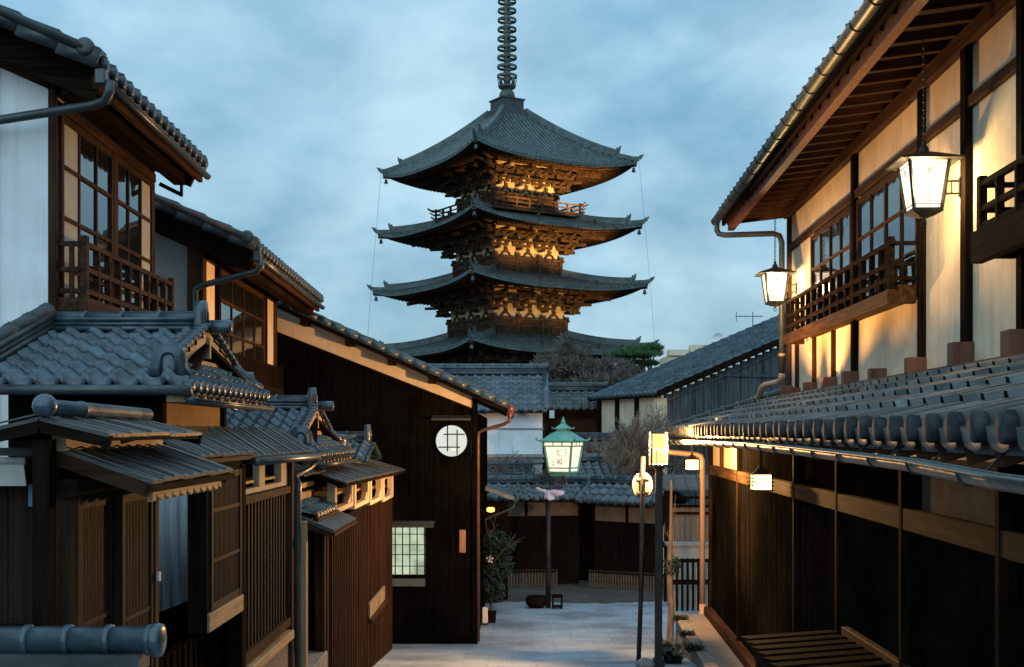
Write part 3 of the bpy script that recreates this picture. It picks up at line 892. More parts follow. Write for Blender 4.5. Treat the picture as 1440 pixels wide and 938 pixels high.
# spire
sp = MB(PM)
sp.box(-1.35, 1.35, -1.35, 1.35, 27.75, 28.2); sp.box(-1.22, 1.22, -1.22, 1.22, 28.2, 28.45)
sp.box(-0.95, 0.95, -0.95, 0.95, 28.45, 29.2); sp.box(-1.05, 1.05, -1.05, 1.05, 29.2, 29.3)
for i in range(-2, 3): sp.box(i * 0.38 - 0.02, i * 0.38 + 0.02, -0.975, 0.975, 28.46, 29.19)
base = sp.build('spire_base', grey_board, pagoda)
c = PC + Vector((0, 0, 0))
bw = MB()
bw.lathe((c.x, c.y, 29.3), [(0.62, 0), (0.64, 0.3), (0.55, 0.62), (0.4, 0.75), (0.42, 0.8), (0.66, 0.95), (0.72, 1.12), (0.6, 1.12), (0.3, 1.0)], 18)
for k in range(8):
    a = 2 * math.pi * k / 8
    d = Vector((math.cos(a), math.sin(a), 0))
    bw.bar(Vector((c.x, c.y, 30.3)) + d * 0.62, Vector((c.x, c.y, 30.95)) + d * 0.74, 0.3, 0.05, up=d)
bw.build('lotus_bowl', bronze, pagoda, smooth=True)
po = MB(); po.tube([(c.x, c.y, 30), (c.x, c.y, 40)], [0.27, 0.18], 12)
for i in range(10): po.lathe((c.x, c.y, 30.85 + 0.735 * i), [(0.3, 0), (0.31, 0.2), (0.25, 0.22)], 12)
po.build('spire_pole', pmat('spire_shaft', (0.10, 0.14, 0.10), (0.26, 0.28, 0.2), 0.6, (2, 2, 1), 1.0, bump=0.1, metal=0.2), pagoda, smooth=True)
for i in range(9):
    z = 31.0 + 0.735 * i; r = 0.78 - 0.008 * i
    g = MB()
    g.lathe((c.x, c.y, z), [(r, 0.06), (r + 0.025, 0.16), (r, 0.27), (r - 0.05, 0.27), (r - 0.06, 0.06), (r, 0.06)], 28)
    for k in range(4):
        a = 2 * math.pi * k / 4 + 0.5
        d = Vector((math.cos(a), math.sin(a), 0))
        g.bar(Vector((c.x, c.y, z + 0.17)) + d * 0.24, Vector((c.x, c.y, z + 0.17)) + d * (r - 0.03), 0.2, 0.06)
    g.build('spire_ring', bronze, pagoda, smooth=True)
fl = MB()
for k in range(4):
    a = 2 * math.pi * k / 4 + 0.5; d = Vector((math.cos(a), math.sin(a), 0)); o = Vector((c.x, c.y, 37.7))
    fl.prism([(0, 0), (0.5, 0.25), (0.62, 0.8), (0.4, 1.5), (0, 2)], -0.02, 0.02)
    vs = fl.v[-10:]; fl.v[-10:] = [tuple(o + d * p[0] + Vector((-d.y, d.x, 0)) * p[1] + Vector((0, 0, p[2]))) for p in vs]
fl.build('flame_finial', bronze, pagoda)
# thin lightning wires hanging between the roof corners
for side in (1, 3):
    w = MB()
    pts = []
    for lv in (4, 3, 2, 1):
        tip = TIPS[lv][side]
        out = (tip - PC); out.z = 0; out.normalize()
        pts.append(tip + out * 0.12)
    full = [pts[0]]
    for a, b in zip(pts, pts[1:]):
        for q in (0.25, 0.5, 0.75):
            m = a.lerp(b, q); o = (m - PC); o.z = 0; o.normalize()
            full.append(m + o * (0.02))
        full.append(b)
    w.tube(full, 0.011, 4); w.build('lightning_wire', iron_m, pagoda)
# floodlights standing on the roofs, aimed up under the eaves of the storey above
for lv, pw in ((1, 160), (2, 420), (3, 560)):
    for x, q in ((-1.5, 0.6), (3.6, 1.0)):
        w = ROOFS[lv]
        t_ = 0.80
        loc = Vector((x, -(w[2] + (w[3] - w[2]) * t_), w[0] - w[1] * (1.22 * t_ - 0.22 * t_ * t_) + 0.5))
        P0 = PM @ loc
        aim = PM @ Vector((x * 0.8, -BODIES[lv + 1][0] - 1.6, ROOFS[lv + 1][6] - 0.2))
        b_ = MB(PM); b_.box(x - 0.12, x + 0.12, loc.y - 0.16, loc.y - 0.06, loc.z - 0.18, loc.z + 0.02); b_.box(x - 0.03, x + 0.03, loc.y - 0.13, loc.y - 0.08, loc.z - 0.5, loc.z - 0.18)
        lamp = b_.build('floodlight', iron_m, pagoda)
        fd = bpy.data.lights.new('floodlight_beam', 'SPOT'); fd.energy = pw * q * 9.5; fd.color = (1.0, 0.54, 0.16); fd.spot_size = R(100); fd.spot_blend = 0.7; fd.shadow_soft_size = 0.12
        fo = bpy.data.objects.new('floodlight_beam', fd); COL.objects.link(fo); fo.parent = pagoda
        fo.location = P0 - Vector((PC.x, PC.y, -0.7)); fo.rotation_euler = (P0 - aim).to_track_quat('Z', 'Y').to_euler()
# ------------------------------------------------------------------ house on the right
house_r = thing('townhouse', 'two storey cream plaster townhouse with black boarded ground floor and two hanging lanterns', 'house', rl(3.2, 10, 0.5))
def rbox(name, mat, boxes, parent=None, **k):
    mb = MB(RR)
    for b in boxes: mb.box(*b)
    return mb.build(name, mat, parent or house_r, **k)
# ground floor: dark boards, posts, pale beam
mb = MB(RR)
board_wall(mb, (2.2, 2, 0.2), (0, 16, 0), 2.4, (-1, 0, 0), bw=0.30, batten=0.014, t=0.007, seed=4)
lw = mb.build('board_wall', black_board, house_r)
mb = MB(RR); board_wall(mb, (2.2, 18.03, 0.2), (1.0, 0, 0), 2.9, (0, 1, 0), bw=0.2, batten=0.02); mb.build('end_wall', black_board, house_r)
rbox('upper_boarding', black_board, [(2.215, 2.4, 7.6, 15.05, 2.72, 3.06), (2.215, 2.4, 2, 6.1, 2.72, 3.06)])
rbox('plaster_infill', cream_pl, [(2.21, 2.4, 15.1, 17.95, 2.72, 3.05)])
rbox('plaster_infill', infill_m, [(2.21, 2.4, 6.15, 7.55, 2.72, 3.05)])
rbox('beam', beam_m, [(2.155, 2.3, 2.0, 18.0, 2.58, 2.72)], bevel=0.006)
rbox('eave_beam', pale_y, [(2.16, 2.3, 2.0, 18.0, 3.05, 3.13)])
for y in (17.98, 15.1, 11.42, 9.65, 7.83, 6.1, 4.4):
    rbox('post', dark_z, [(2.15, 2.28, y - 0.032, y + 0.032, 0.2, 3.05)], bevel=0.006)
rbox('post', brown_z, [(2.16, 2.27, 16.75, 16.83, 2.72, 3.05)])
rbox('sill_board', brown_y, [(2.08, 2.2, 2, 18.02, 0.44, 0.62)], bevel=0.01)
rbox('sill_board', dark_y, [(1.99, 2.08, 3, 13.6, 0.44, 0.53), (2.07, 2.12, 9.5, 13.0, 0.62, 0.72)], bevel=0.008)
# lower tiled roof
mb = MB(RR)
tile_field(mb, (1.60, 2.0, 3.19), (0, 16.4, 0), (1.62, 0, 0.5), 56, 5, amp=0.23, step=0.036, skirt=0.05, jit=0.004, seg=8, holes=True)
mb.slab([(1.66, 2.0, 3.16), (1.66, 18.35, 3.16), (3.25, 18.35, 3.65), (3.25, 2.0, 3.65)], 0.05)
n_roof = len(mb.f)
for i in range(56):
    y = 2.0 + 16.4 * (i + 0.19) / 56 + random.uniform(-0.008, 0.008)
    mb.lathe((1.566 + random.uniform(-0.006, 0.006), y, 3.222 + random.uniform(-0.006, 0.006)), [(0.001, -0.004), (0.052, -0.003), (0.062, 0.004), (0.064, 0.012), (0.064, 0.045)], 16, ax='x')
lr = mb.build('lower_roof', eave_tile, house_r, smooth=True)
lr.data.materials.append(nose_m)
for q in range(n_roof, len(lr.data.polygons)): lr.data.polygons[q].material_index = 1
mb = MB(RR); mb.bar((1.66, 2.2, 3.10), (2.2, 2.2, 3.26), 0.05, 0.07)
r0 = mb.build('rafter', brown_x, lr)
for i in range(1, 46):
    dup(r0, lr, r0.location + RR.to_3x3() @ Vector((0, i * 0.355, 0)))
rbox('top_flashing', red_brown, [(3.08, 3.25, 2, 17.9, 3.66, 3.735)], lr)
rbox('flashing_strip', tile_d, [(2.98, 3.09, 2, 17.9, 3.62, 3.69)], lr)
mb = MB(RR)
for i in range(8):
    t0 = i / 8; t1 = (i + 0.97) / 8
    a = Vector((1.6, 18.4, 3.25)).lerp(Vector((3.3, 18.3, 3.80)), t0); b = Vector((1.6, 18.4, 3.25)).lerp(Vector((3.3, 18.3, 3.80)), t1)
    mb.tube([a, a.lerp(b, 0.8), a.lerp(b, 0.82), b], [0.07, 0.07, 0.085, 0.085], 10)
    mb.bar(a + Vector((0, 0.0, -0.08)), b + Vector((0, 0, -0.08)), 0.16, 0.14)
mb.build('verge_tiles', tile_d, lr, smooth=True)
GUT = [(2.0, 3.03), (4.4, 3.055), (5.4, 3.085), (8.0, 3.11), (10, 3.12), (14, 3.115), (18.45, 3.09)]
def half_gutter(mb, pts, r, dx=0.0):
    # open half round channel following pts
    n = 9; vs = []; fs = []
    for p in pts:
        for k in range(n):
            a = math.pi + math.pi * k / (n - 1)
            vs.append((p[0] + r * math.cos(a), p[1], p[2] + r * math.sin(a)))
        for k in range(n):
            a = 2 * math.pi - math.pi * k / (n - 1)
            vs.append((p[0] + (r - 0.008) * math.cos(a), p[1], p[2] + (r - 0.008) * math.sin(a)))
    m = 2 * n
    for i in range(len(pts) - 1):
        for k in range(m):
            fs.append((i * m + k, i * m + (k + 1) % m, (i + 1) * m + (k + 1) % m, (i + 1) * m + k))
    fs.append(tuple(range(m))); fs.append(tuple((len(pts) - 1) * m + k for k in range(m)))
    mb.add(vs, fs)
    for p in (pts[0], pts[-1]): mb.lathe((p[0], p[1], p[2]), [(0.001, -0.004), (r, -0.004), (r, 0.004), (0.001, 0.004)], 16, ax='y')
    for s in (-1, 1): mb.tube([(p[0] + s * r, p[1], p[2] + 0.002) for p in pts], 0.007, 6)
mb = MB(RR)
half_gutter(mb, [(1.53, y, z - 0.01) for y, z in GUT], 0.05)
gu = mb.build('gutter', gutter_m, house_r, smooth=True)
mb = MB(RR)
for i in range(24):
    y = 2.6 + i * 0.67
    z = next((za + (zb - za) * (y - ya) / (yb - ya) for (ya, za), (yb, zb) in zip(GUT, GUT[1:]) if ya <= y <= yb), 3.1)
    q = [(1.53 + 0.053 * math.cos(a), y, z - 0.01 + 0.053 * math.sin(a)) for a in [math.pi + math.pi * k / 6 for k in range(7)]]
    mb.tube(q, 0.006, 5); mb.tube([q[-1], (1.70, y, 3.17)], 0.006, 5)
mb.build('bracket', iron_m, gu)
# first storey wall
rbox('plaster_wall', cream_pl, [(3.25, 3.4, 2, 17.5, 3.6, 6.9), (3.4, 8.0, 17.35, 17.5, 3.0, 7.0)])
for y, w, mt in ((17.42, 0.13, brown_z), (16.85, 0.07, brown_z), (15.7, 0.07, brown_z), (14.6, 0.07, brown_z)):
    rbox('post', mt, [(3.2, 3.35, y - w / 2, y + w / 2, 3.7, 4.45 if y < 16.9 and y > 14 else 6.7)], bevel=0.005)
for y, w in ((13.53, 0.12), (11.02, 0.08), (9.81, 0.13), (8.62, 0.11), (6.9, 0.12), (5.2, 0.12)):
    rbox('post', dark_z, [(3.19, 3.35, y - w / 2, y + w / 2, 3.7, 6.75)], bevel=0.005)
for y, s in ((17.3, 0.11), (16.75, 0.08), (15.68, 0.1), (14.55, 0.11), (13.5, 0.12), (12.35, 0.10), (11.02, 0.12), (9.78, 0.15), (8.6, 0.15), (6.9, 0.15)):
    rbox('post_base', red_brown, [(3.08, 3.26, y - s / 2, y + s / 2, 3.70, 3.70 + s * 1.45)], bevel=0.008)
# lintel band, head band and wall plate
rbox('lintel', brown_y, [(3.205, 3.3, 2, 17.45, 5.78, 5.87)], bevel=0.005)
rbox('wall_plate', brown_y, [(3.17, 3.3, 2, 17.55, 6.27, 6.40)])
# windows
for y0, y1, c in ((15.85, 13.65, 4), (13.38, 11.12, 4)):
    O = RR @ Vector((3.225, y0, 4.42)); U = RR.to_3x3() @ Vector((0, y1 - y0, 0))
    window(house_r, O, U, 1.32, RN, c, 3, fm=0.055, mm=0.026, mat=brown_z, gm=glass_d, depth=0.032, pane_back=0.004)
def balcony_r(y0, y1, x0, zb, zt, mrail, mbase, endbox):
    mb = MB(RR)
    mb.box(x0, x0 + 0.09, y0, y1, zb, zb + 0.13)
    mb.box(x0 + 0.09, 3.2, y0, y0 + 0.07, zb, zb + 0.17); mb.box(x0 + 0.09, 3.2, y1 - 0.07, y1, zb, zb + 0.13)
    mb.box(x0 + 0.09, 3.2, y0 + 0.07, y1 - 0.07, zb + 0.08, zb + 0.11)
    b = mb.build('balcony', mbase, house_r, bevel=0.006)
    mb = MB(RR)
    h = zt - zb
    for f in (0.42, 0.66, 1.0):
        z = zb + h * f
        mb.box(x0 + 0.015, x0 + 0.06, y0 - (0.06 if f == 1 else 0), y1, z - 0.02, z + 0.022)
        mb.box(x0 + 0.06, 3.2, y0 + 0.01, y0 + 0.05, z - 0.018, z + 0.018)
        mb.box(x0 + 0.06, 3.2, y1 - 0.05, y1 - 0.01, z - 0.018, z + 0.018)
    n = int((y1 - y0) / 0.34)
    for i in range(n + 1):
        y = y0 + 0.035 + (y1 - y0 - 0.07) * i / n
        w = 0.038 if i in (0, n) else 0.02
        mb.box(x0 + 0.012, x0 + 0.066, y - w, y + w, zb + 0.13, zt + (0.06 if i in (0, n) else -0.01))
    mb.box((x0 + 3.2) / 2 - 0.015, (x0 + 3.2) / 2 + 0.015, y0 + 0.008, y0 + 0.052, zb + 0.17, zt - 0.02)
    mb.build('railing', mrail, b, bevel=0.004)
    return b
balcony_r(11.1, 16.25, 2.94, 4.37, 4.92, dark_y, brown_y, True)
b = balcony_r(3.0, 8.72, 2.92, 4.43, 4.95, dark_y, dark_y, False)
rbox('base_board', dark_y, [(2.9, 2.98, 3.0, 8.74, 4.40, 4.62)], b)
# upper roof with deep eaves
mb = MB(RR)
tile_field(mb, (2.36, 1.0, 6.50), (0, 17.5, 0), (5.0, 0, 2.0), 58, 18, amp=0.2, step=0.022, skirt=0.05)
ur = mb.build('upper_roof', tile_d, house_r, smooth=True)
mb = MB(RR); mb.slab([(2.42, 1.0, 6.485), (2.42, 18.45, 6.485), (7.3, 18.45, 8.44), (7.3, 1.0, 8.44)], 0.03); mb.build('roof_boards', dark_x, ur)
mb = MB(RR); mb.slab([(2.45, 1.0, 6.435), (2.45, 18.43, 6.435), (3.4, 18.43, 6.545), (3.4, 1.0, 6.545)], 0.03); mb.build('eave_boards', soffit_m, ur)
mb = MB(RR); mb.bar((2.46, 1.2, 6.365), (3.3, 1.2, 6.462), 0.07, 0.085)
r0 = mb.build('rafter', brown_x, ur)
for i in range(1, 46):
    dup(r0, ur, r0.location + RR.to_3x3() @ Vector((0, i * 0.38, 0)))
rbox('fascia', dark_y, [(2.40, 2.447, 1.0, 18.45, 6.33, 6.47)], ur)
rbox('eave_purlin', red_brown, [(2.49, 2.58, 1.0, 18.42, 6.25, 6.37)], ur)
mb = MB(RR); mb.bar((2.42, 18.42, 6.46), (7.3, 18.42, 8.4), 0.05, 0.2); mb.build('barge_board', brown_x, ur)
mb = MB(RR); half_gutter(mb, [(2.31, 1.0 + i * 2.92, 6.41) for i in range(7)], 0.062)
gu = mb.build('gutter', gutter_m, house_r, smooth=True)
mb = MB(RR)
for i in range(30):
    y = 1.4 + i * 0.585
    q = [(2.31 + 0.066 * math.cos(a), y, 6.41 + 0.066 * math.sin(a)) for a in [math.pi * 0.9 + math.pi * 1.1 * k / 7 for k in range(8)]]
    mb.tube(q, 0.007, 5); mb.tube([q[-1], (2.42, y, 6.46)], 0.007, 5)
mb.build('bracket', iron_m, gu)
mb = MB(RR)
mb.tube([(2.31, 18.3, 6.37), (2.31, 18.3, 6.24), (2.34, 18.28, 6.18), (2.42, 18.2, 6.15), (3.05, 17.72, 6.09), (3.13, 17.66, 6.05), (3.16, 17.64, 5.95), (3.16, 17.64, 4.05)], 0.042, 10)
mb.build('downpipe', pipe_d, house_r, smooth=True)
mb = MB(RR)
mb.tube([(3.16, 17.64, 4.06), (3.16, 17.66, 3.98), (3.12, 17.75, 3.93), (2.98, 18.0, 3.90), (2.94, 18.08, 3.86), (2.93, 18.2, 3.76), (2.88, 18.4, 3.66), (1.72, 18.56, 3.24), (1.62, 18.56, 3.18)], 0.045, 10)
for p in ((3.16, 17.64, 4.3), (3.16, 17.64, 5.2)): mb.lathe(p, [(0.05, 0), (0.05, 0.04), (0.042, 0.04)], 10)
mb.build('downpipe', pipe_m, house_r, smooth=True)
mb = MB(RR)
mb.tube([(1.56, 18.3, 3.05), (1.56, 18.3, 2.93), (1.6, 18.3, 2.9), (2.0, 18.28, 2.865), (2.07, 18.27, 2.84), (2.09, 18.27, 2.77), (2.09, 18.27, 0.62)], 0.04, 10)
dp = mb.build('downpipe', pipe_m, house_r, smooth=True)
mb = MB(RR); mb.tube([(2.09, 18.27, 0.62), (2.09, 18.27, 0.36)], 0.05, 10); mb.build('pipe_shoe', pmat('pink_pipe_shoe', (0.5, 0.3, 0.24), (0.58, 0.36, 0.3), 0.6, (4, 4, 4), 1, bump=0), dp)
mb = MB(RR); mb.tube([(1.72, 3.9, 3.35), (1.72, 3.95, 2.9), (1.95, 4.0, 2.7), (1.98, 4.0, 2.5), (1.98, 4.0, 0.8)], 0.05, 10); mb.build('downpipe', pipe_d, house_r, smooth=True)

# ------------------------------------------------------------------ wall lanterns
def wall_lantern(y, label):
    c = rl(2.90, y, 4.95)
    t = thing('lantern', label, 'lantern', c, 'tapered lanterns on the plaster house')
    M = RR
    x = 2.90
    wt, wb, z0, z1 = 0.155, 0.108, 4.985, 5.365
    cn = lambda z: wb + (wt - wb) * (z - z0) / (z1 - z0)
    # frosted panes, four
    for k in range(4):
        mb = MB(M @ Matrix.Translation((x, y, 0)) @ Matrix.Rotation(R(90 * k), 4, 'Z'))
        for (za, zb) in ((z0 + 0.004, z0 + 0.03), (z0 + 0.036, z1 - 0.036), (z1 - 0.03, z1 - 0.004)):
            a, b = cn(za), cn(zb)
            mb.add([(-a + 0.012, -a, za), (a - 0.012, -a, za), (b - 0.012, -b, zb), (-b + 0.012, -b, zb), (-a + 0.012, -a + 0.006, za), (a - 0.012, -a + 0.006, za), (b - 0.012, -b + 0.006, zb), (-b + 0.012, -b + 0.006, zb)],
                   [(0, 1, 2, 3), (7, 6, 5, 4), (0, 4, 5, 1), (1, 5, 6, 2), (2, 6, 7, 3), (3, 7, 4, 0)])
        p = mb.build('pane', paper_lit, t)
        if k in (0, 3):
            Mt = M @ Matrix.Translation((x, y, 0)) @ Matrix.Rotation(R(90 * k), 4, 'Z')
            slope = Vector((0, -(wt - wb), z1 - z0)).normalized()
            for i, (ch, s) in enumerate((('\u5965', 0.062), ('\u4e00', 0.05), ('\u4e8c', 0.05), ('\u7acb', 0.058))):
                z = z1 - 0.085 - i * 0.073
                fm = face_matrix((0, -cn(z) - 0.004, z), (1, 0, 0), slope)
                text_mesh(ch, s, Mt @ fm, MATS['backlit_ink'], p, 0.001)
    fr = MB(M @ Matrix.Translation((x, y, 0)))
    for sx in (-1, 1):
        for sy in (-1, 1):
            fr.bar((sx * wb, sy * wb, z0), (sx * wt, sy * wt, z1), 0.022, 0.022)
    for z in (z0, z0 + 0.033, z1 - 0.033, z1):
        a = cn(z); h = 0.010 if z in (z0, z1) else 0.004
        for k in range(4):
            q = [Vector((-a, -a, z)), Vector((a, -a, z))]
            mt = Matrix.Rotation(R(90 * k), 4, 'Z')
            fr.bar(mt @ q[0], mt @ q[1], 0.014, h * 1.3)
    fr.build('frame', MATS['lantern_metal'], t)
    ro = MB(M @ Matrix.Translation((x, y, 0)))
    w = 0.245
    vs = [(-w, -w, 5.372), (w, -w, 5.372), (w, w, 5.372), (-w, w, 5.372), (-0.05, -0.05, 5.45), (0.05, -0.05, 5.45), (0.05, 0.05, 5.45), (-0.05, 0.05, 5.45),
          (-w, -w, 5.362), (w, -w, 5.362), (w, w, 5.362), (-w, w, 5.362)]
    ro.add(vs, [(0, 1, 5, 4), (1, 2, 6, 5), (2, 3, 7, 6), (3, 0, 4, 7), (4, 5, 6, 7), (8, 11, 10, 9), (0, 8, 9, 1), (1, 9, 10, 2), (2, 10, 11, 3), (3, 11, 8, 0)])
    ro.lathe((0, 0, 5.44), [(0.05, 0), (0.035, 0.05), (0.018, 0.07), (0.018, 0.1)], 10)
    ro.build('lantern_roof', MATS['lantern_metal'], t)
    bc = MB(M @ Matrix.Translation((x, y, 0)))
    vs = []
    for (h, z) in ((wb + 0.012, z0 - 0.004), (wb + 0.012, z0 - 0.022), (0.03, z0 - 0.06)):
        vs += [(-h, -h, z), (h, -h, z), (h, h, z), (-h, h, z)]
    fs = [(0, 1, 2, 3), (8, 11, 10, 9)]
    for i in range(2):
        for k in range(4):
            fs.append((i * 4 + k, i * 4 + (k + 1) % 4, i * 4 + 4 + (k + 1) % 4, i * 4 + 4 + k))
    bc.add(vs, fs)
    bc.tube([(0, 0, z0 - 0.06), (0, 0, z0 - 0.085)], 0.012, 8)
    bc.tube([(0.02 * math.cos(a), 0, z0 - 0.105 + 0.02 * math.sin(a)) for a in [2 * math.pi * k / 12 for k in range(13)]], 0.005, 6, cap=False)
    bc.build('bottom_cap', MATS['lantern_metal'], t)
    ch = MB(M @ Matrix.Translation((x, y, 0)))
    z = 5.53; i = 0
    while z < 6.36:
        if i % 2: pts = [(0.012 * math.cos(a), 0, z + 0.02 * math.sin(a)) for a in [2 * math.pi * k / 8 for k in range(9)]]
        else: pts = [(0, 0.012 * math.cos(a), z + 0.02 * math.sin(a)) for a in [2 * math.pi * k / 8 for k in range(9)]]
        ch.tube(pts, 0.004, 5, cap=False)
        z += 0.031; i += 1
    ch.build('chain', MATS['lantern_metal'], t)
    br = MB(M)
    for zz in (5.22, 5.12): br.box(x + 0.13, 3.2, y - 0.008, y + 0.008, zz - 0.007, zz + 0.007)
    for xx in (0.17, 0.215): br.box(x + xx, x + xx + 0.01, y - 0.006, y + 0.006, 5.12, 5.22)
    br.box(3.178, 3.2, y - 0.02, y + 0.02, 5.09, 5.25)
    br.build('bracket', MATS['lantern_metal'], t)
    ld = bpy.data.lights.new('lantern_light', 'POINT'); ld.energy = 700; ld.color = (1.0, 0.66, 0.27); ld.shadow_soft_size = 0.09
    lo = bpy.data.objects.new('lantern_light', ld); COL.objects.link(lo); lo.parent = t; lo.location = (RR @ Vector((x, y, 5.19))) - c
    return t
pmat('lantern_metal', (0.02, 0.02, 0.018), (0.05, 0.048, 0.042), 0.5, (9, 9, 9), 1.2, bump=0.08, metal=0.4)
emat('backlit_ink', (1.0, 0.60, 0.28), 0.6, 0.1)  # ink glows by itself, standing in for lantern light through the paper
wall_lantern(9.86, 'large lit tapered lantern close by, on a dark post left of the near black balcony')
wall_lantern(16.7, 'lit tapered lantern at the far corner of the plaster house, against the sky')

# slatted lamps under the eave
def eave_lamp(y, label):
    t = thing('eave_lamp', label, 'lamp', rl(1.93, y, 2.66), 'slatted box lamps under the lower eave')
    mb = MB(RR @ Matrix.Translation((1.93, y, 0))); mb.box(-0.085, 0.085, -0.085, 0.085, 2.645, 2.785); mb.build('shade', small_lit, t)
    mb = MB(RR @ Matrix.Translation((1.93, y, 0)))
    for z in (2.635, 2.68, 2.715, 2.75, 2.79):
        for s in (-1, 1):
            mb.box(-0.115, 0.115, s * 0.095 - 0.006, s * 0.095 + 0.006, z - 0.004, z + 0.004)
            mb.box(s * 0.095 - 0.006, s * 0.095 + 0.006, -0.115, 0.115, z + 0.0045, z + 0.012)
    for sx in (-1, 1):
        for sy in (-1, 1): mb.box(sx * 0.09 - 0.005, sx * 0.09 + 0.005, sy * 0.09 - 0.005, sy * 0.09 + 0.005, 2.63, 2.80)
    mb.build('slat_frame', dark_x, t)
    mb = MB(RR @ Matrix.Translation((1.93, y, 0)))
    mb.lathe((0, 0, 2.80), [(0.09, 0), (0.04, 0.05), (0.015, 0.07), (0.012, 0.37)], 12); mb.build('hanger', iron_m, t)
eave_lamp(11.9, 'lit slatted box lamp hanging before the dark boards and the pale beam')
eave_lamp(18.25, 'smaller lit slatted box lamp beyond the corner, above the grey fence roof')

# slatted cover beside the wall, with a brown edge board
t = thing('slatted_bench', 'dark slatted bench top with brown edge board against the black boarded wall', 'bench', (2.1, 7.6, GZ(7.6)))
mb = MB()
for i in range(11):
    y0 = 9.06 - i * 0.21
    a = Vector((1.74 - 0.002 * i, y0 - 0.16, 1.68)); b = Vector((2.50, y0 + 0.30 - 0.16, 1.68))
    mb.add(*boxuv(a, (b - a).normalized(), Vector((-(b - a).y, (b - a).x, 0)).normalized(), Vector((0, 0, 1)), 0, (b - a).length, 0, 0.125, -0.025, 0.0))
mb.build('seat', dark_x, t, bevel=0.006)
mb = MB(); mb.bar((2.54, 9.22, 1.685), (2.50, 6.4, 1.685), 0.06, 0.07); mb.build('edge_board', brown_y, t, bevel=0.006)
mb = MB(); mb.bar((1.78, 8.75, 1.60), (1.76, 6.5, 1.60), 0.05, 0.1); mb.bar((2.47, 9.1, 1.60), (2.44, 6.5, 1.60), 0.05, 0.1); mb.build('frame', dark_y, t)
for (x, y) in ((1.8, 8.7), (2.45, 9.0), (1.78, 6.7), (2.43, 6.8)):
    mb = MB(); mb.box(x - 0.04, x + 0.04, y - 0.04, y + 0.04, GZ(y) - 0.05, 1.56); mb.build('leg', dark_z, t)
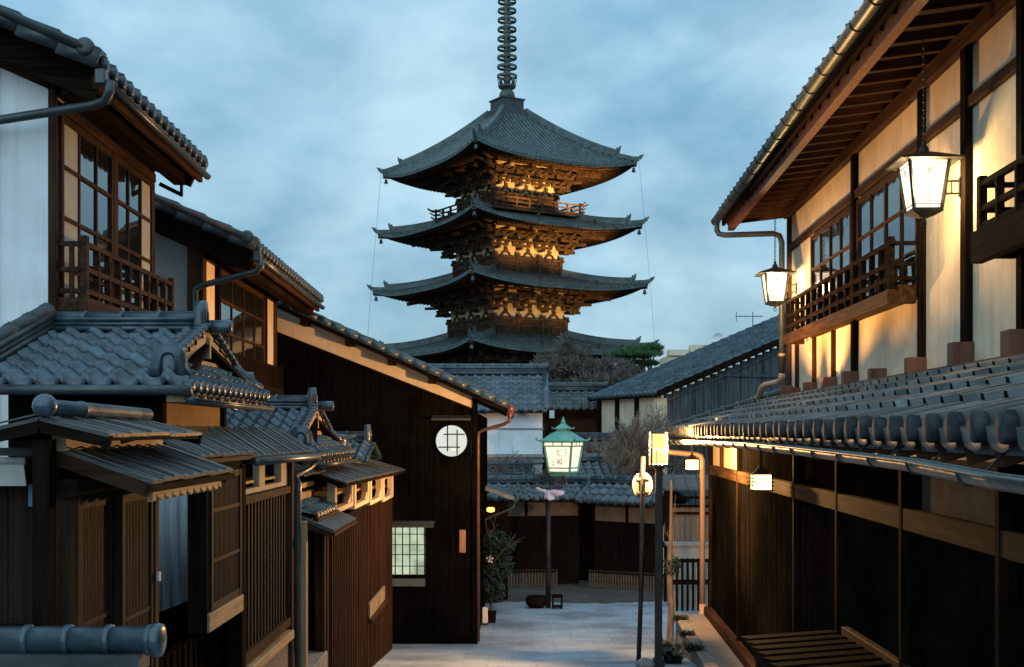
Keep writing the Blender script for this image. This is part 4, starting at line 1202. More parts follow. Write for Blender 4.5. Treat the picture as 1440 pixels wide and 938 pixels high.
# ------------------------------------------------------------------ nearest house on the left
def verge_house(name, label, y0, y1, xw, xe, ze, pitch, zw0, wall_front, wall_gable, post_w, xback=-7.5, verge_ov=0.3, far_ov=0.32):
    t = thing(name, label, 'house', ll(xw - 1, y0 + 1, GZ(y0)))
    def lb(nm, mat, boxes, parent=None, **k):
        mb = MB(LL)
        for b in boxes: mb.box(*b)
        return mb.build(nm, mat, parent or t, **k)
    ztop = ze + (xe - xw) * 0 + pitch * (xe - xw)
    # front wall strip and gable wall following the roof line
    mb = MB(LL); mb.box(xw - 0.12, xw, y0 + 0.02, y1, zw0, ze + pitch * (xe - xw) - 0.1)
    mb.build('front_wall', wall_front, t)
    mb = MB(LL); mb.prism([(xw - 0.02, zw0), (xw - 0.02, ze + pitch * (xe - xw) - 0.1), (xback, ze + pitch * (xe - xback) - 0.1), (xback, zw0)], y0, y0 + 0.12)
    mb.build('gable_wall', wall_gable, t)
    # roof
    yv, yf = y0 - verge_ov, y1 + far_ov
    L = xe - xback
    mb = MB(LL)
    tile_field(mb, (xe, yv, ze), (0, yf - yv, 0), (-L, 0, L * pitch), max(6, int((yf - yv) / 0.2)), int(L / 0.24), amp=0.22, step=0.022, skirt=0.05)
    n = max(6, int((yf - yv) / 0.2))
    for i in range(n):
        y = yv + (yf - yv) * (i + 0.19) / n
        mb.lathe((xe, y, ze), [(0.001, 0.03), (0.042, 0.03), (0.05, 0.015), (0.05, -0.05)], 10, ax='x')
    rf = mb.build('roof', tile_d, t, smooth=True)
    mb = MB(LL); mb.slab([(xe - 0.05, yv + 0.02, ze - 0.03), (xe - 0.05, yf - 0.02, ze - 0.03), (xback, yf - 0.02, ze - 0.03 + pitch * (L - 0.05)), (xback, yv + 0.02, ze - 0.03 + pitch * (L - 0.05))], 0.05)
    mb.build('eave_boards', dark_x, rf)
    mb = MB(LL)
    y = yv + 0.15
    while y < yf:
        mb.bar((xe - 0.08, y, ze - 0.12), (xw - 0.3, y, ze - 0.12 + pitch * (xe - 0.08 - xw + 0.3)), 0.05, 0.08); y += 0.36
    mb.build('rafters', dark_x, rf)
    lb('fascia', brown_y, [(xe - 0.085, xe - 0.045, yv + 0.03, yf - 0.03, ze - 0.17, ze - 0.035)], rf)
    lb('eave_purlin', dark_y, [(xe - 0.32, xe - 0.2, yv + 0.08, yf - 0.04, ze - 0.2, ze - 0.06)], rf)
    # verge tiles and barge board
    mb = MB(LL)
    k = int(L / 0.27)
    for i in range(k):
        a = i / k; b = (i + 1.0) / k
        pa = Vector((xe - L * a, yv - 0.02, ze + L * pitch * a + 0.055)); pb = Vector((xe - L * b, yv - 0.02, ze + L * pitch * b + 0.035))
        mb.bar(pa, pb, 0.16, 0.07)
        mb.bar(pa + Vector((0, -0.075, -0.05)), pb + Vector((0, -0.075, -0.05)), 0.025, 0.13)
    mb.tube([(xe - 0.1, yv - 0.1, ze + 0.085), (xe - L, yv - 0.1, ze + pitch * L + 0.03)], 0.036, 10)
    mb.lathe((xe - 0.09, yv - 0.1, ze + 0.09), [(0.001, -0.03), (0.04, -0.03), (0.065, -0.02), (0.065, 0.02), (0.001, 0.02)], 14, ax='y')
    mb.build('verge_tiles', tile_d, rf, smooth=True)
    mb = MB(LL); mb.bar((xe - 0.05, yv + 0.06, ze - 0.16), (xback, yv + 0.06, ze - 0.16 + pitch * L), 0.04, 0.2); mb.build('barge_board', dark_x, rf)
    mb = MB(LL); mb.bar((xe - 0.12, yf - 0.06, ze - 0.14), (xback, yf - 0.06, ze - 0.14 + pitch * L), 0.04, 0.18); mb.build('barge_board', brown_x, rf)
    mb = MB(LL); za_ = ze + pitch * (xe - xw) - 0.1; zb_ = ze + pitch * L - 0.1; mb.prism([(xw - 0.03, za_ - 0.20), (xw - 0.03, za_), (xback, zb_), (xback, zb_ - 0.20)], y0 - 0.05, y0 - 0.003); mb.build('gable_beam', brown_x, t)
    lb('wall_plate', brown_y, [(xw - 0.05, xw + 0.05, y0, y1 + 0.2, ze - 0.22 + pitch * (xe - xw), ze - 0.06 + pitch * (xe - xw) - 0.04)])
    # corner posts
    for y in (y0 + 0.02, y1 - 0.02):
        lb('post', brown_z, [(xw - post_w, xw + 0.03, y - post_w / 2 - 0.02, y + post_w / 2, zw0, ze + pitch * (xe - xw) - 0.14)], bevel=0.006)
    # gutter and its box
    mb = MB(LL); half_gutter(mb, [(xe + 0.0, yv - 0.02, ze - 0.10), (xe + 0.0, (yv + yf) / 2, ze - 0.105), (xe + 0.0, yf - 0.02, ze - 0.11)], 0.032)
    g = mb.build('gutter', pipe_d, t, smooth=True)
    mb = MB(LL); mb.box(xe - 0.035, xe + 0.04, yv - 0.08, yv + 0.01, ze - 0.16, ze - 0.05); mb.build('rain_head', pipe_d, g, bevel=0.008)
    return t, lb, rf
XW1, XE1, ZE1 = -3.18, -2.72, 5.83
h1, lb1, rf1 = verge_house('townhouse', 'white plaster house with a wide lattice window above the largest tiled porch', 9.0, 11.68, XW1, XE1, ZE1, 0.44, 2.6, white_pl, white_pl, 0.03)
# roof-edge pipe
mb = MB(LL); mb.tube([(-2.66, 8.66, 5.70), (-2.66, 8.66, 5.62), (-2.70, 8.70, 5.57), (-2.8, 8.74, 5.545), (-3.7, 8.84, 5.43), (-3.76, 8.86, 5.40), (-3.78, 8.9, 5.30), (-3.78, 8.92, 2.8)], 0.035, 10); mb.build('downpipe', pipe_d, h1, smooth=True)
lb1('gable_post', dark_z, [(-3.66, -3.58, 8.96, 9.0, 2.6, 6.2)], bevel=0.005)
lb1('post', brown_z, [(XW1 - 0.06, XW1 + 0.04, 10.36, 10.44, 4.0, 5.75)])
# window head and sill rails, window in two leaves
lb1('lintel', brown_y, [(XW1 - 0.02, XW1 + 0.06, 9.1, 11.6, 5.58, 5.66), (XW1 - 0.02, XW1 + 0.045, 9.1, 11.6, 5.72, 5.77)], bevel=0.004)
for (ya, yb) in ((10.36, 9.10), (11.6, 10.44)):
    O = LL @ Vector((XW1 + 0.02, ya, 4.05)); U = LL.to_3x3() @ Vector((0, yb - ya, 0))
    w = window(h1, O, U, 1.53, LN, 3, 4, fm=0.05, mm=0.03, mat=brown_z, gm=glass_d, depth=0.024, pane_back=0.004)
    mb = MB(LL); ym = (ya + yb) / 2
    # paper covered leaf beside the glass
    s = (ya - yb)
    mb.box(XW1 + 0.012, XW1 + 0.017, (yb + 0.05) if ya < 10.4 else ya - 0.4, (yb + 0.42) if ya < 10.4 else ya - 0.05, 4.1, 5.53)
    mb.build('paper_screen', shoji_m, w)
lb1('window_sill', brown_y, [(XW1, XW1 + 0.09, 9.05, 11.66, 3.98, 4.06)])
def balcony_l(house, lb, y0, y1, xw, out, zb, zt, solid, mrail, mbase):
    x1 = xw + out
    b = lb('balcony', mbase, [(x1 - 0.07, x1, y0, y1, zb, zb + 0.10), (xw, x1 - 0.07, y0, y0 + 0.06, zb, zb + 0.10), (xw, x1 - 0.07, y1 - 0.06, y1, zb, zb + 0.10), (xw, x1 - 0.07, y0 + 0.06, y1 - 0.06, zb + 0.04, zb + 0.07)], bevel=0.005)
    bx = []
    h = zt - zb
    for f in ((0.3, 0.62, 1.0) if not solid else (0.55, 1.0)):
        z = zb + h * f
        bx.append((x1 - 0.05, x1 - 0.01, y0, y1, z - 0.02, z + 0.02))
        bx.append((xw, x1 - 0.05, y0 + 0.008, y0 + 0.045, z - 0.018, z + 0.018))
        bx.append((xw, x1 - 0.05, y1 - 0.045, y1 - 0.008, z - 0.018, z + 0.018))
    n = max(2, int((y1 - y0) / (0.27 if not solid else 0.09)))
    for i in range(n + 1):
        y = y0 + 0.03 + (y1 - y0 - 0.06) * i / n
        w = 0.03 if i in (0, n) else (0.017 if not solid else 0.03)
        bx.append((x1 - 0.055, x1 - 0.006, y - w, y + w, zb + 0.10, zt + (0.06 if i in (0, n) else -0.005)))
    m = (xw + x1) / 2
    bx.append((m - 0.015, m + 0.015, y0 + 0.006, y0 + 0.047, zb + 0.1, zt - 0.01))
    lb('railing', mrail, bx, b, bevel=0.003)
    return b
balcony_l(h1, lb1, 9.02, 11.55, XW1, 0.25, 4.10, 4.60, False, brown_y, brown_y)
# small bracket at the far end of the eave
mb = MB(LL); mb.bar((XW1 + 0.05, 11.75, 5.60), (XW1 + 0.26, 11.8, 5.50), 0.03, 0.035); mb.bar((XW1 + 0.25, 11.8, 5.49), (XW1 + 0.25, 11.8, 5.66), 0.025, 0.025); mb.build('eave_bracket', dark_x, h1)

# ------------------------------------------------------------------ second house on the left
XW2, XE2, ZE2 = -3.01, -2.36, 5.14
h2, lb2, rf2 = verge_house('townhouse', 'house with orange lit plaster and dark slatted balcony next to the black boarded house', 13.0, 17.5, XW2, XE2, ZE2, 0.44, 1.0, cream_pl, grey_pl, 0.14)
lb2('post', dark_z, [(XW2 - 0.04, XW2 + 0.05, 13.62, 13.72, 3.9, 5.2), (XW2 - 0.04, XW2 + 0.05, 16.55, 16.65, 3.9, 5.2)])
lb2('lintel', brown_y, [(XW2, XW2 + 0.055, 13.1, 17.4, 5.06, 5.14)])
O = LL @ Vector((XW2 + 0.02, 16.55, 4.0)); U = LL.to_3x3() @ Vector((0, 13.72 - 16.55, 0))
window(h2, O, U, 1.06, LN, 4, 3, fm=0.06, mm=0.03, mat=brown_z, gm=glass_d, depth=0.024, pane_back=0.004)
balcony_l(h2, lb2, 13.7, 17.45, XW2, 0.14, 3.72, 4.10, True, dark_z, dark_y)
mb = MB(LL); mb.tube([(-2.32, 12.66, 5.0), (-2.32, 12.66, 4.93), (-2.38, 12.7, 4.88), (-3.0, 12.92, 4.76), (-3.06, 12.92, 4.72), (-3.06, 12.92, 3.0)], 0.035, 10); mb.build('downpipe', pipe_d, h2, smooth=True)

# ------------------------------------------------------------------ tiled hip-and-gable porches
def irimoya(name, label, xl, xg, xs, yc, hy, hys, zr, ze, zs, nu, nv, left_verge, wallx, wallmat, wz0, group=None):
    """ridge along x from xl to xg at y=yc, height zr; eaves at yc-hy/yc+hy height ze; gable at xg, skirt roof out to xs with eave height zs"""
    t = thing(name, label, 'porch roof', (xg, yc, GZ(yc)), group)
    mb = MB()
    tile_field(mb, (xl, yc - hy, ze), (xg - xl, 0, 0), (0, hy, zr - ze), nu, nv, amp=0.30, step=0.026, skirt=0.05, jit=0.002)
    tile_field(mb, (xl, yc + hy, ze), (xg - xl, 0, 0), (0, -hy, zr - ze), nu, nv, amp=0.30, step=0.026, skirt=0.05)
    tw = (xg - xl) / nu
    # front slope continues to the hip corner: lower strip
    q = (xs - xg)
    nsk = max(1, int(q / tw + 0.5))
    fr = 0.32
    tile_field(mb, (xg, yc - hy, ze), (q, 0, 0), (0, hy * fr, (zr - ze) * fr), nsk, max(2, int(nv * fr + 0.5)), amp=0.30, step=0.026, skirt=0.05, inset=lambda tt: (0, max(0.02, 1 - tt)))
    tile_field(mb, (xg, yc + hy, ze), (q, 0, 0), (0, -hy * fr, (zr - ze) * fr), nsk, max(2, int(nv * fr + 0.5)), amp=0.30, step=0.026, skirt=0.05, inset=lambda tt: (0, max(0.02, 1 - tt)))
    # skirt slope facing the street
    zk = ze + (zr - ze) * fr
    ns = max(6, int(2 * hy / tw + 0.5))
    tile_field(mb, (xs, yc - hy, zs), (0, 2 * hy, 0), (-(xs - xg + 0.06), 0, zk - zs), ns, 3, amp=0.30, step=0.026, skirt=0.05, inset=lambda tt: (0.16 * tt, 1 - 0.16 * tt))
    for i in range(ns):
        y = yc - hy + 2 * hy * (i + 0.19) / ns
        mb.lathe((xs, y, zs + 0.015), [(0.001, 0.022), (tw * 0.2, 0.022), (tw * 0.25, 0.01), (tw * 0.25, -0.05)], 10, ax='x')
    rf = mb.build('roof', tile_m, t, smooth=True)
    mb = MB()
    mb.slab([(xl, yc - hy + 0.03, ze - 0.03), (xs - 0.03, yc - hy + 0.03, ze - 0.03), (xg, yc, zr - 0.05 - (zr - ze) * 0.1), (xl, yc, zr - 0.05)], 0.03)
    mb.slab([(xl, yc + hy - 0.03, ze - 0.03), (xs - 0.03, yc + hy - 0.03, ze - 0.03), (xg, yc, zr - 0.05 - (zr - ze) * 0.1), (xl, yc, zr - 0.05)], 0.03)
    mb.build('eave_boards', dark_x, rf)
    # gable: boards, barge boards
    g = MB(); hg = hy * (1 - fr) + 0.05
    g.prism([(yc - hg, zk), (yc + hg, zk), (yc, zr - 0.04)], xg - 0.20, xg - 0.14, ax='x'); gb = g.build('gable', black_board, rf)
    g = MB()
    for s in (-1, 1):
        g.bar((xg - 0.03, yc + s * hg * 1.0, zk - 0.0), (xg - 0.03, yc + s * 0.0, zr - 0.02), 0.03, 0.10, up=(0, 0, 1))
    g.bar((xg - 0.02, yc, zr - 0.2), (xg - 0.02, yc, zr - 0.05), 0.04, 0.05, up=(1, 0, 0))
    g.bar((xg - 0.05, yc - hg * 0.9, zk + 0.03), (xg - 0.05, yc + hg * 0.9, zk + 0.03), 0.05, 0.06)
    g.build('barge_board', pale_y, gb)
    g = MB()
    for s in (-1, 1):
        n = 9
        for i in range(n):
            a = Vector((xg - 0.02, yc + s * hg * 1.04 * (1 - i / n), zk + 0.06 + (zr - zk) * i / n)); b = Vector((xg - 0.02, yc + s * hg * 1.04 * (1 - (i + 1.03) / n), zk + 0.05 + (zr - zk) * (i + 1) / n))
            g.bar(a, b, 0.085, 0.026)
    g.build('verge_tiles', tile_m, gb, smooth=True)
    # ridge
    r = MB(); ridge_run(r, (xl, yc, zr), (xg - 0.08, yc, zr), 0.13, 0.10, 0.045, 0.26, 3)
    rd = r.build('ridge', tile_m, rf, smooth=True)
    r = MB(); onigawara(r, (xg - 0.06, yc, zr - 0.02), (1, 0, 0), 0.15, 0.24, 0.035); r.lathe((xg + 0.0, yc, zr + 0.03), [(0.001, 0.16), (0.045, 0.16), (0.05, 0.14), (0.05, 0)], 12, ax='x'); r.build('ridge_end_tile', tile_m, rd, smooth=True)
    # hips of the skirt
    for s in (-1, 1):
        r = MB()
        ridge_run(r, (xg - 0.02, yc + s * (hg - 0.1), zk + 0.01), (xs - 0.06, yc + s * (hy - 0.1), zs + 0.02), 0.1, 0.06, 0.04, 0.2, 2)
        if s > 0: onigawara(r, (xs - 0.12, yc + hy * 0.82, zs + 0.06), (1, 0.3, 0), 0.12, 0.15, 0.04)
        r.build('hip_ridge', tile_m, rf, smooth=True)
    r = MB()
    onigawara(r, (xg + 0.02, yc - hy * 0.90, ze + 0.03), (0.12, -1, 0), 0.21, 0.21, 0.05)
    # descending ridge beside the gable, ending in the big block
    ridge_run(r, (xg - 0.13, yc - hy * 0.80, ze + (zr - ze) * 0.20 + 0.0), (xg - 0.13, yc - 0.05, zr - 0.02), 0.08, 0.02, 0.03, 0.2, 1)
    r.build('descending_ridge', tile_m, rf, smooth=True)
    if left_verge:
        r = MB(); ridge_run(r, (xl - 0.02, yc - hy * 1.02, ze + 0.05), (xl - 0.02, yc, zr + 0.03), 0.15, 0.12, 0.055, 0.3, 3); r.build('verge_ridge', tile_d, rf, smooth=True)
    # pale rafter ends and gutters
    r = MB()
    n = 11
    for i in range(n):
        y = yc - hy + 0.08 + (2 * hy - 0.16) * i / (n - 1)
        r.box(xs - 0.16, xs - 0.035, y - 0.03, y + 0.03, zs - 0.085, zs - 0.035)
    r.box(xs - 0.06, xs - 0.03, yc - hy + 0.03, yc + hy - 0.03, zs - 0.035, zs - 0.015)
    r.build('rafter_ends', pale_y, rf)
    r = MB(); half_gutter(r, [(xs + 0.01, yc - hy - 0.02, zs - 0.07), (xs + 0.01, yc + hy + 0.02, zs - 0.075)], 0.035); r.build('gutter', pipe_d, rf, smooth=True)
    r = MB(); r.tube([(xl, yc - hy - 0.035, ze - 0.055), (xs + 0.02, yc - hy - 0.035, ze - 0.06)], 0.035, 8); r.build('gutter', pipe_d, rf, smooth=True)
    w = MB(); w.box(xl + 0.05, wallx, yc - hy + 0.42, yc + hy - 0.3, wz0, ze + 0.02); w.build('wall', wallmat, t)
    w = MB(); w.box(xl + 0.04, wallx - 0.09, yc - hy + 0.395, yc - hy + 0.417, wz0, ze + 0.015); w.build('eave_shade_sheet', black_board, t)  # added dark sheet over the front wall, standing for shade under the eave
    for y in (yc - hy + 0.42, yc + hy - 0.35):
        w = MB(); w.box(wallx - 0.08, wallx + 0.025, y - 0.045, y + 0.045, wz0, ze - 0.005)
        w.build('post', dark_z, t)
    return t
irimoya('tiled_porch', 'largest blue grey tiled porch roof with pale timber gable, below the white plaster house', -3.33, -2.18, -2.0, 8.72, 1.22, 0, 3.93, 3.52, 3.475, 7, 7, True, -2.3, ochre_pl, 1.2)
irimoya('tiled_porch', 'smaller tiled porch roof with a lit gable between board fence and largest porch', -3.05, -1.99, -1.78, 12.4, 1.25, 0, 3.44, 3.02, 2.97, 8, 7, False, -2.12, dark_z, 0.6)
# third short tiled roof behind it
t = thing('wall_roof', 'short tiled wall roof with ridge blocks showing over the tall brown board fence', 'wall roof', (-2.2, 15.4, GZ(15.4)))
mb = MB(); tile_field(mb, (-2.75, 14.6, 2.88), (1.0, 0, 0), (0, 0.8, 0.2), 7, 4, amp=0.30, step=0.026, skirt=0.04); tile_field(mb, (-2.75, 16.2, 2.88), (1.0, 0, 0), (0, -0.8, 0.2), 7, 4, amp=0.30, step=0.026, skirt=0.04)
mb.slab([(-2.75, 14.62, 2.85), (-1.76, 14.62, 2.85), (-1.76, 15.4, 3.04), (-2.75, 15.4, 3.04)], 0.03)
r3 = mb.build('roof', tile_m, t, smooth=True)
mb = MB(); ridge_run(mb, (-2.75, 15.4, 3.08), (-1.86, 15.4, 3.08), 0.13, 0.09, 0.045, 0.22, 3); onigawara(mb, (-1.84, 15.4, 3.06), (1, 0, 0), 0.16, 0.24, 0.035); mb.build('ridge', tile_m, r3, smooth=True)
mb = MB(); mb.box(-2.6, -1.95, 15.3, 15.5, 0.2, 3.02); mb.build('wall', dark_z, t)

# ------------------------------------------------------------------ frontage along the lane: gate, doors, window box, boarded wall
fr = thing('storefront', 'dark timber street front with lattice doors under weathered board lean-to roofs', 'shop front', (-1.95, 7.5, GZ(7.5)))
def fb(name, mat, boxes, parent=None, **k):
    mb = MB()
    for b in boxes: mb.box(*b)
    return mb.build(name, mat, parent or fr, **k)
def lattice(parent, y0, y1, z0, z1, x, n, rails, name='lattice_door', fmat=None, fill=True):
    mb = MB()
    w = 0.035
    for (a, b) in ((y0, y0 + w), (y1 - w, y1)): mb.box(x - 0.02, x + 0.022, a, b, z0, z1)
    for z in [z0] + rails + [z1 - 0.04]: mb.box(x - 0.018, x + 0.017, y0 + w, y1 - w, z, z + 0.04 if z in (z0, z1 - 0.04) else z + 0.022)
    for i in range(n):
        y = y0 + w + (y1 - y0 - 2 * w) * (i + 0.5) / n
        mb.box(x - 0.012, x + 0.012, y - 0.006, y + 0.006, z0 + 0.04, z1 - 0.04)
    o = mb.build(name, fmat or lattice_m, parent)
    if fill:
        f = MB(); f.box(x - 0.035, x - 0.03, y0 + w, y1 - w, z0 + 0.03, z1 - 0.03); f.build('backing', black_board, o)
    return o
z_d = 1.15
lattice(fr, 5.32, 5.78, z_d, 2.90, -1.93, 18, [1.75, 2.33])
d = lattice(fr, 5.80, 6.30, z_d, 2.90, -1.89, 18, [1.72, 2.28])
mb = MB(); mb.box(-1.875, -1.86, 5.82, 5.83, 1.4, 1.75); mb.build('handle', pmat('brass_pull', (0.4, 0.3, 0.12), (0.5, 0.38, 0.18), 0.4, metal=0.8, bump=0), d)
for (y, w, x, m) in ((5.27, 0.07, -1.88, brown_z), (6.34, 0.07, -1.86, brown_z), (8.12, 0.12, -1.80, dark_z), (10.05, 0.10, -1.82, brown_z)):
    fb('post', m, [(x - 0.1, x, y - w / 2, y + w / 2, GZ(y), 2.98)], bevel=0.006)
fb('door_lintel', dark_y, [(-1.98, -1.87, 5.2, 8.1, 2.92, 3.0)])
fb('lit_board', pale_y, [(-1.96, -1.90, 5.15, 6.58, 3.12, 3.19)])
# recess with a pale curtain, and dark wainscot below it
fb('recess_wall', black_board, [(-2.5, -2.45, 6.4, 8.1, 0.9, 3.0), (-2.45, -1.95, 8.0, 8.08, 0.9, 3.0)])
mb = MB(); board_wall(mb, (-2.02, 6.42, 0.95), (0, 1.62, 0), 0.95, (1, 0, 0), bw=0.12, batten=0.03, t=0.015, seed=9); mb.build('wainscot', dark_z, fr)
fb('ledge', pale_y, [(-2.0, -1.93, 6.42, 8.05, 1.34, 1.42)], bevel=0.005)
# window box that stands out over the lane
wb = fb('window_box', dark_z, [(-1.90, -1.79, 7.08, 7.14, 2.02, 3.0), (-1.90, -1.79, 7.95, 8.02, 2.02, 3.0), (-1.90, -1.79, 7.08, 8.02, 2.96, 3.02), (-1.90, -1.87, 7.14, 7.95, 2.1, 2.96)], bevel=0.004)
lattice(wb, 7.16, 7.95, 2.14, 2.96, -1.80, 22, [2.42, 2.72], name='lattice', fill=False)
fb('sill', pale_y, [(-1.90, -1.775, 7.1, 8.0, 2.02, 2.13)], wb, bevel=0.006)
# boarded bay with decorated cream strip and plaster foot
mb = MB(); board_wall(mb, (-1.88, 8.2, 1.62), (0, 1.8, 0), 1.1, (1, 0, 0), bw=0.115, batten=0.035, t=0.022, seed=5); bw_ = mb.build('boarded_panel', lattice_m, fr)
fb('panel_rail', brown_y, [(-1.90, -1.83, 8.18, 10.0, 1.60, 1.67)], bevel=0.004)
fb('panel_rail', brown_y, [(-1.90, -1.83, 8.18, 10.0, 2.70, 2.76)], bevel=0.004)
fb('ledge', pale_y, [(-1.9, -1.80, 8.18, 10.0, 1.50, 1.57)], bevel=0.005)
fb('plaster_foot', rough_st, [(-2.0, -1.85, 8.2, 10.0, 0.6, 1.5)])
fb('ranma_panel', cream_pl, [(-1.92, -1.86, 8.2, 10.0, 2.765, 2.80), (-1.92, -1.86, 8.2, 8.42, 2.80, 2.98), (-1.92, -1.86, 9.75, 10.0, 2.80, 2.98), (-1.92, -1.87, 8.95, 9.15, 2.80, 2.98)])
fb('ranma_backing', black_board, [(-2.1, -2.05, 8.2, 10.0, 2.765, 3.0)])
fb('ranma_shelf', pale_y, [(-2.05, -1.9, 8.3, 9.8, 2.83, 2.85)])
# lean-to roofs of boards
mb = MB(); plank_lean(mb, (-1.93, 5.16, 3.135), (-1.93, 6.64, 3.135), (-1.53, 6.64, 2.995), (-1.53, 5.16, 2.995), 9, 0.018)
l1 = mb.build('lean_to', plank_roof, fr)
fb('edge_board', dark_y, [(-1.56, -1.525, 5.14, 6.66, 2.945, 2.975)], l1)
mb = MB(); mb.bar((-1.95, 5.18, 3.09), (-1.55, 5.18, 2.95), 0.03, 0.06); mb.bar((-1.95, 6.6, 3.09), (-1.55, 6.6, 2.95), 0.03, 0.06)
for i in range(9): mb.bar((-1.92, 5.35 + i * 0.145, 3.085), (-1.58, 5.35 + i * 0.145, 2.965), 0.03, 0.035)
mb.build('rafters', brown_x, l1)
# scalloped valance under the lean-to
mb = MB()
n = 10
for i in range(n):
    y0 = 5.3 + 1.25 * i / n; y1 = 5.3 + 1.25 * (i + 1) / n; m = (y0 + y1) / 2
    mb.prism([(y0, 2.94), (y1, 2.94), (y1, 2.905), (m + 0.02, 2.91), (m, 2.93), (m - 0.02, 2.90), (y0, 2.895)], -1.60, -1.575, ax='x')
mb.build('valance', pale_y, l1)
mb = MB(); plank_lean(mb, (-2.02, 6.85, 3.19), (-2.02, 8.25, 3.19), (-1.76, 8.25, 3.065), (-1.76, 6.85, 3.065), 8, 0.018)
l2 = mb.build('lean_to', plank_roof, fr)
fb('edge_board', brown_y, [(-1.79, -1.755, 6.83, 8.27, 3.02, 3.045)], l2)
mb = MB(); plank_lean(mb, (-2.06, 8.2, 3.23), (-2.06, 10.75, 3.23), (-1.76, 10.75, 3.035), (-1.76, 8.2, 3.035), 14, 0.018)
l3 = mb.build('lean_to', plank_roof, fr)
fb('edge_board', brown_y, [(-1.79, -1.755, 8.18, 10.77, 2.985, 3.012)], l3)
mb = MB(); mb.tube([(-1.73, 8.2, 3.0), (-1.73, 10.75, 2.985), (-1.74, 10.8, 2.95), (-1.8, 10.7, 2.88), (-1.86, 10.3, 2.82), (-1.8, 10.18, 2.77), (-1.8, 10.16, 2.7), (-1.8, 10.16, 1.1)], 0.03, 8); mb.build('downpipe', pipe_d, fr, smooth=True)
# small things on the posts
fb('door_bell', pmat('ivory_plastic', (0.6, 0.55, 0.45), (0.65, 0.6, 0.5), 0.4, bump=0), [(-1.86, -1.845, 6.325, 6.355, 2.42, 2.47)])
t = thing('door_curtain', 'pale grey cloth curtain hanging in the dark doorway recess', 'curtain', (-2.2, 7.0, 2.0))
mb = MB()
vs = []; fs = []
n = 24
for i in range(n + 1):
    x = -2.24 + 0.30 * i / n
    y = 7.6 + 0.014 * math.sin(i * 1.1) + 0.006 * math.sin(i * 2.7)
    vs += [(x, y, 2.97), (x, y, 2.06 + 0.12 * (i / n)), (x, y + 0.004, 2.06 + 0.12 * (i / n)), (x, y + 0.004, 2.97)]
for i in range(n):
    for k in range(4): fs.append((i * 4 + k, i * 4 + (k + 1) % 4, i * 4 + 4 + (k + 1) % 4, i * 4 + 4 + k))
mb.add(vs, fs); mb.build('cloth', noren_m, t, smooth=True)
mb = MB(); mb.tube([(-2.44, 7.6, 2.98), (-1.91, 7.6, 2.98)], 0.012, 8); mb.build('rod', brown_y, t)

# gate with little gabled roof and round ridge
g = thing('gate', 'low dark gate with small gabled board roof and round ridge ending in a ball', 'gate', (-1.95, 5.6, GZ(5.6)))
mb = MB()
for s in (-1, 1):
    a = (-1.95, 4.98, 3.265); b = (-1.95, 6.48, 3.265); c = (-1.95 + s * 0.29, 6.48, 3.195); d = (-1.95 + s * 0.29, 4.98, 3.195)
    plank_lean(mb, a, b, c, d, 5, 0.016)
gr = mb.build('roof', plank_roof, g)
mb = MB(); mb.tube([(-1.93, 5.0, 3.305), (-1.94, 5.42, 3.302), (-1.94, 5.425, 3.302), (-1.94, 5.45, 3.302), (-1.94, 5.452, 3.302), (-1.96, 6.5, 3.295)], [0.034, 0.034, 0.039, 0.039, 0.035, 0.033], 12)
mb.sphere((-1.925, 4.98, 3.31), 0.05, 14, 10); mb.build('ridge_pole', tile_m, gr, smooth=True)
mb = MB()
for s in (-1, 1):
    mb.bar((-1.95, 5.0, 3.225), (-1.95 + s * 0.29, 5.0, 3.16), 0.03, 0.05); mb.bar((-1.95, 6.45, 3.225), (-1.95 + s * 0.29, 6.45, 3.16), 0.03, 0.05)
    mb.bar((-1.95 + s * 0.27, 4.99, 3.175), (-1.95 + s * 0.27, 6.46, 3.175), 0.03, 0.02)
mb.build('barge_board', dark_x, gr)
for y in (5.08, 6.4):
    mb = MB(); mb.box(-2.0, -1.93, y - 0.04, y + 0.04, GZ(y), 3.17); mb.build('post', dark_z, g)
# plank wall facing the camera left of the gate, with its fittings
w = thing('plank_wall', 'dark stained plank wall facing us below the cream canvas roll', 'wall', (-2.4, 5.45, GZ(5.4)))
mb = MB(); board_wall(mb, (-3.4, 5.44, 1.0), (1.36, 0, 0), 2.0, (0, -1, 0), bw=0.11, batten=0.0, seed=12, base=0.04); mb.build('boards', lattice_m, w)
mb = MB(); mb.box(-3.4, -2.0, 5.36, 5.48, 3.0, 3.08); mb.box(-3.4, -2.03, 5.40, 5.45, 2.30, 2.34); mb.build('rail', dark_x, w)
t = thing('canvas_roll', 'cream canvas roll under a dark bar above the dark plank wall', 'awning', (-2.2, 5.3, 3.0))
mb = MB(); mb.tube([(-2.9, 5.28, 3.075), (-2.125, 5.28, 3.075)], 0.018, 10); mb.build('roller', blind_m, t, smooth=True)
mb = MB(); mb.add([(-2.9, 5.265, 3.08), (-2.13, 5.265, 3.08), (-2.13, 5.30, 2.965), (-2.9, 5.30, 2.965), (-2.9, 5.27, 3.08), (-2.13, 5.27, 3.08), (-2.13, 5.305, 2.965), (-2.9, 5.305, 2.965)], [(0, 1, 2, 3), (7, 6, 5, 4), (0, 4, 5, 1), (1, 5, 6, 2), (2, 6, 7, 3), (3, 7, 4, 0)]); mb.build('cloth', blind_m, t)
mb = MB(); mb.bar((-2.95, 5.3, 3.115), (-2.0, 5.3, 3.115), 0.05, 0.035); mb.build('bar', iron_m, t)
t = thing('water_tap', 'slim standing water pipe with a small metal tap beside the plank wall', 'tap', (-2.02, 5.25, GZ(5.25)))
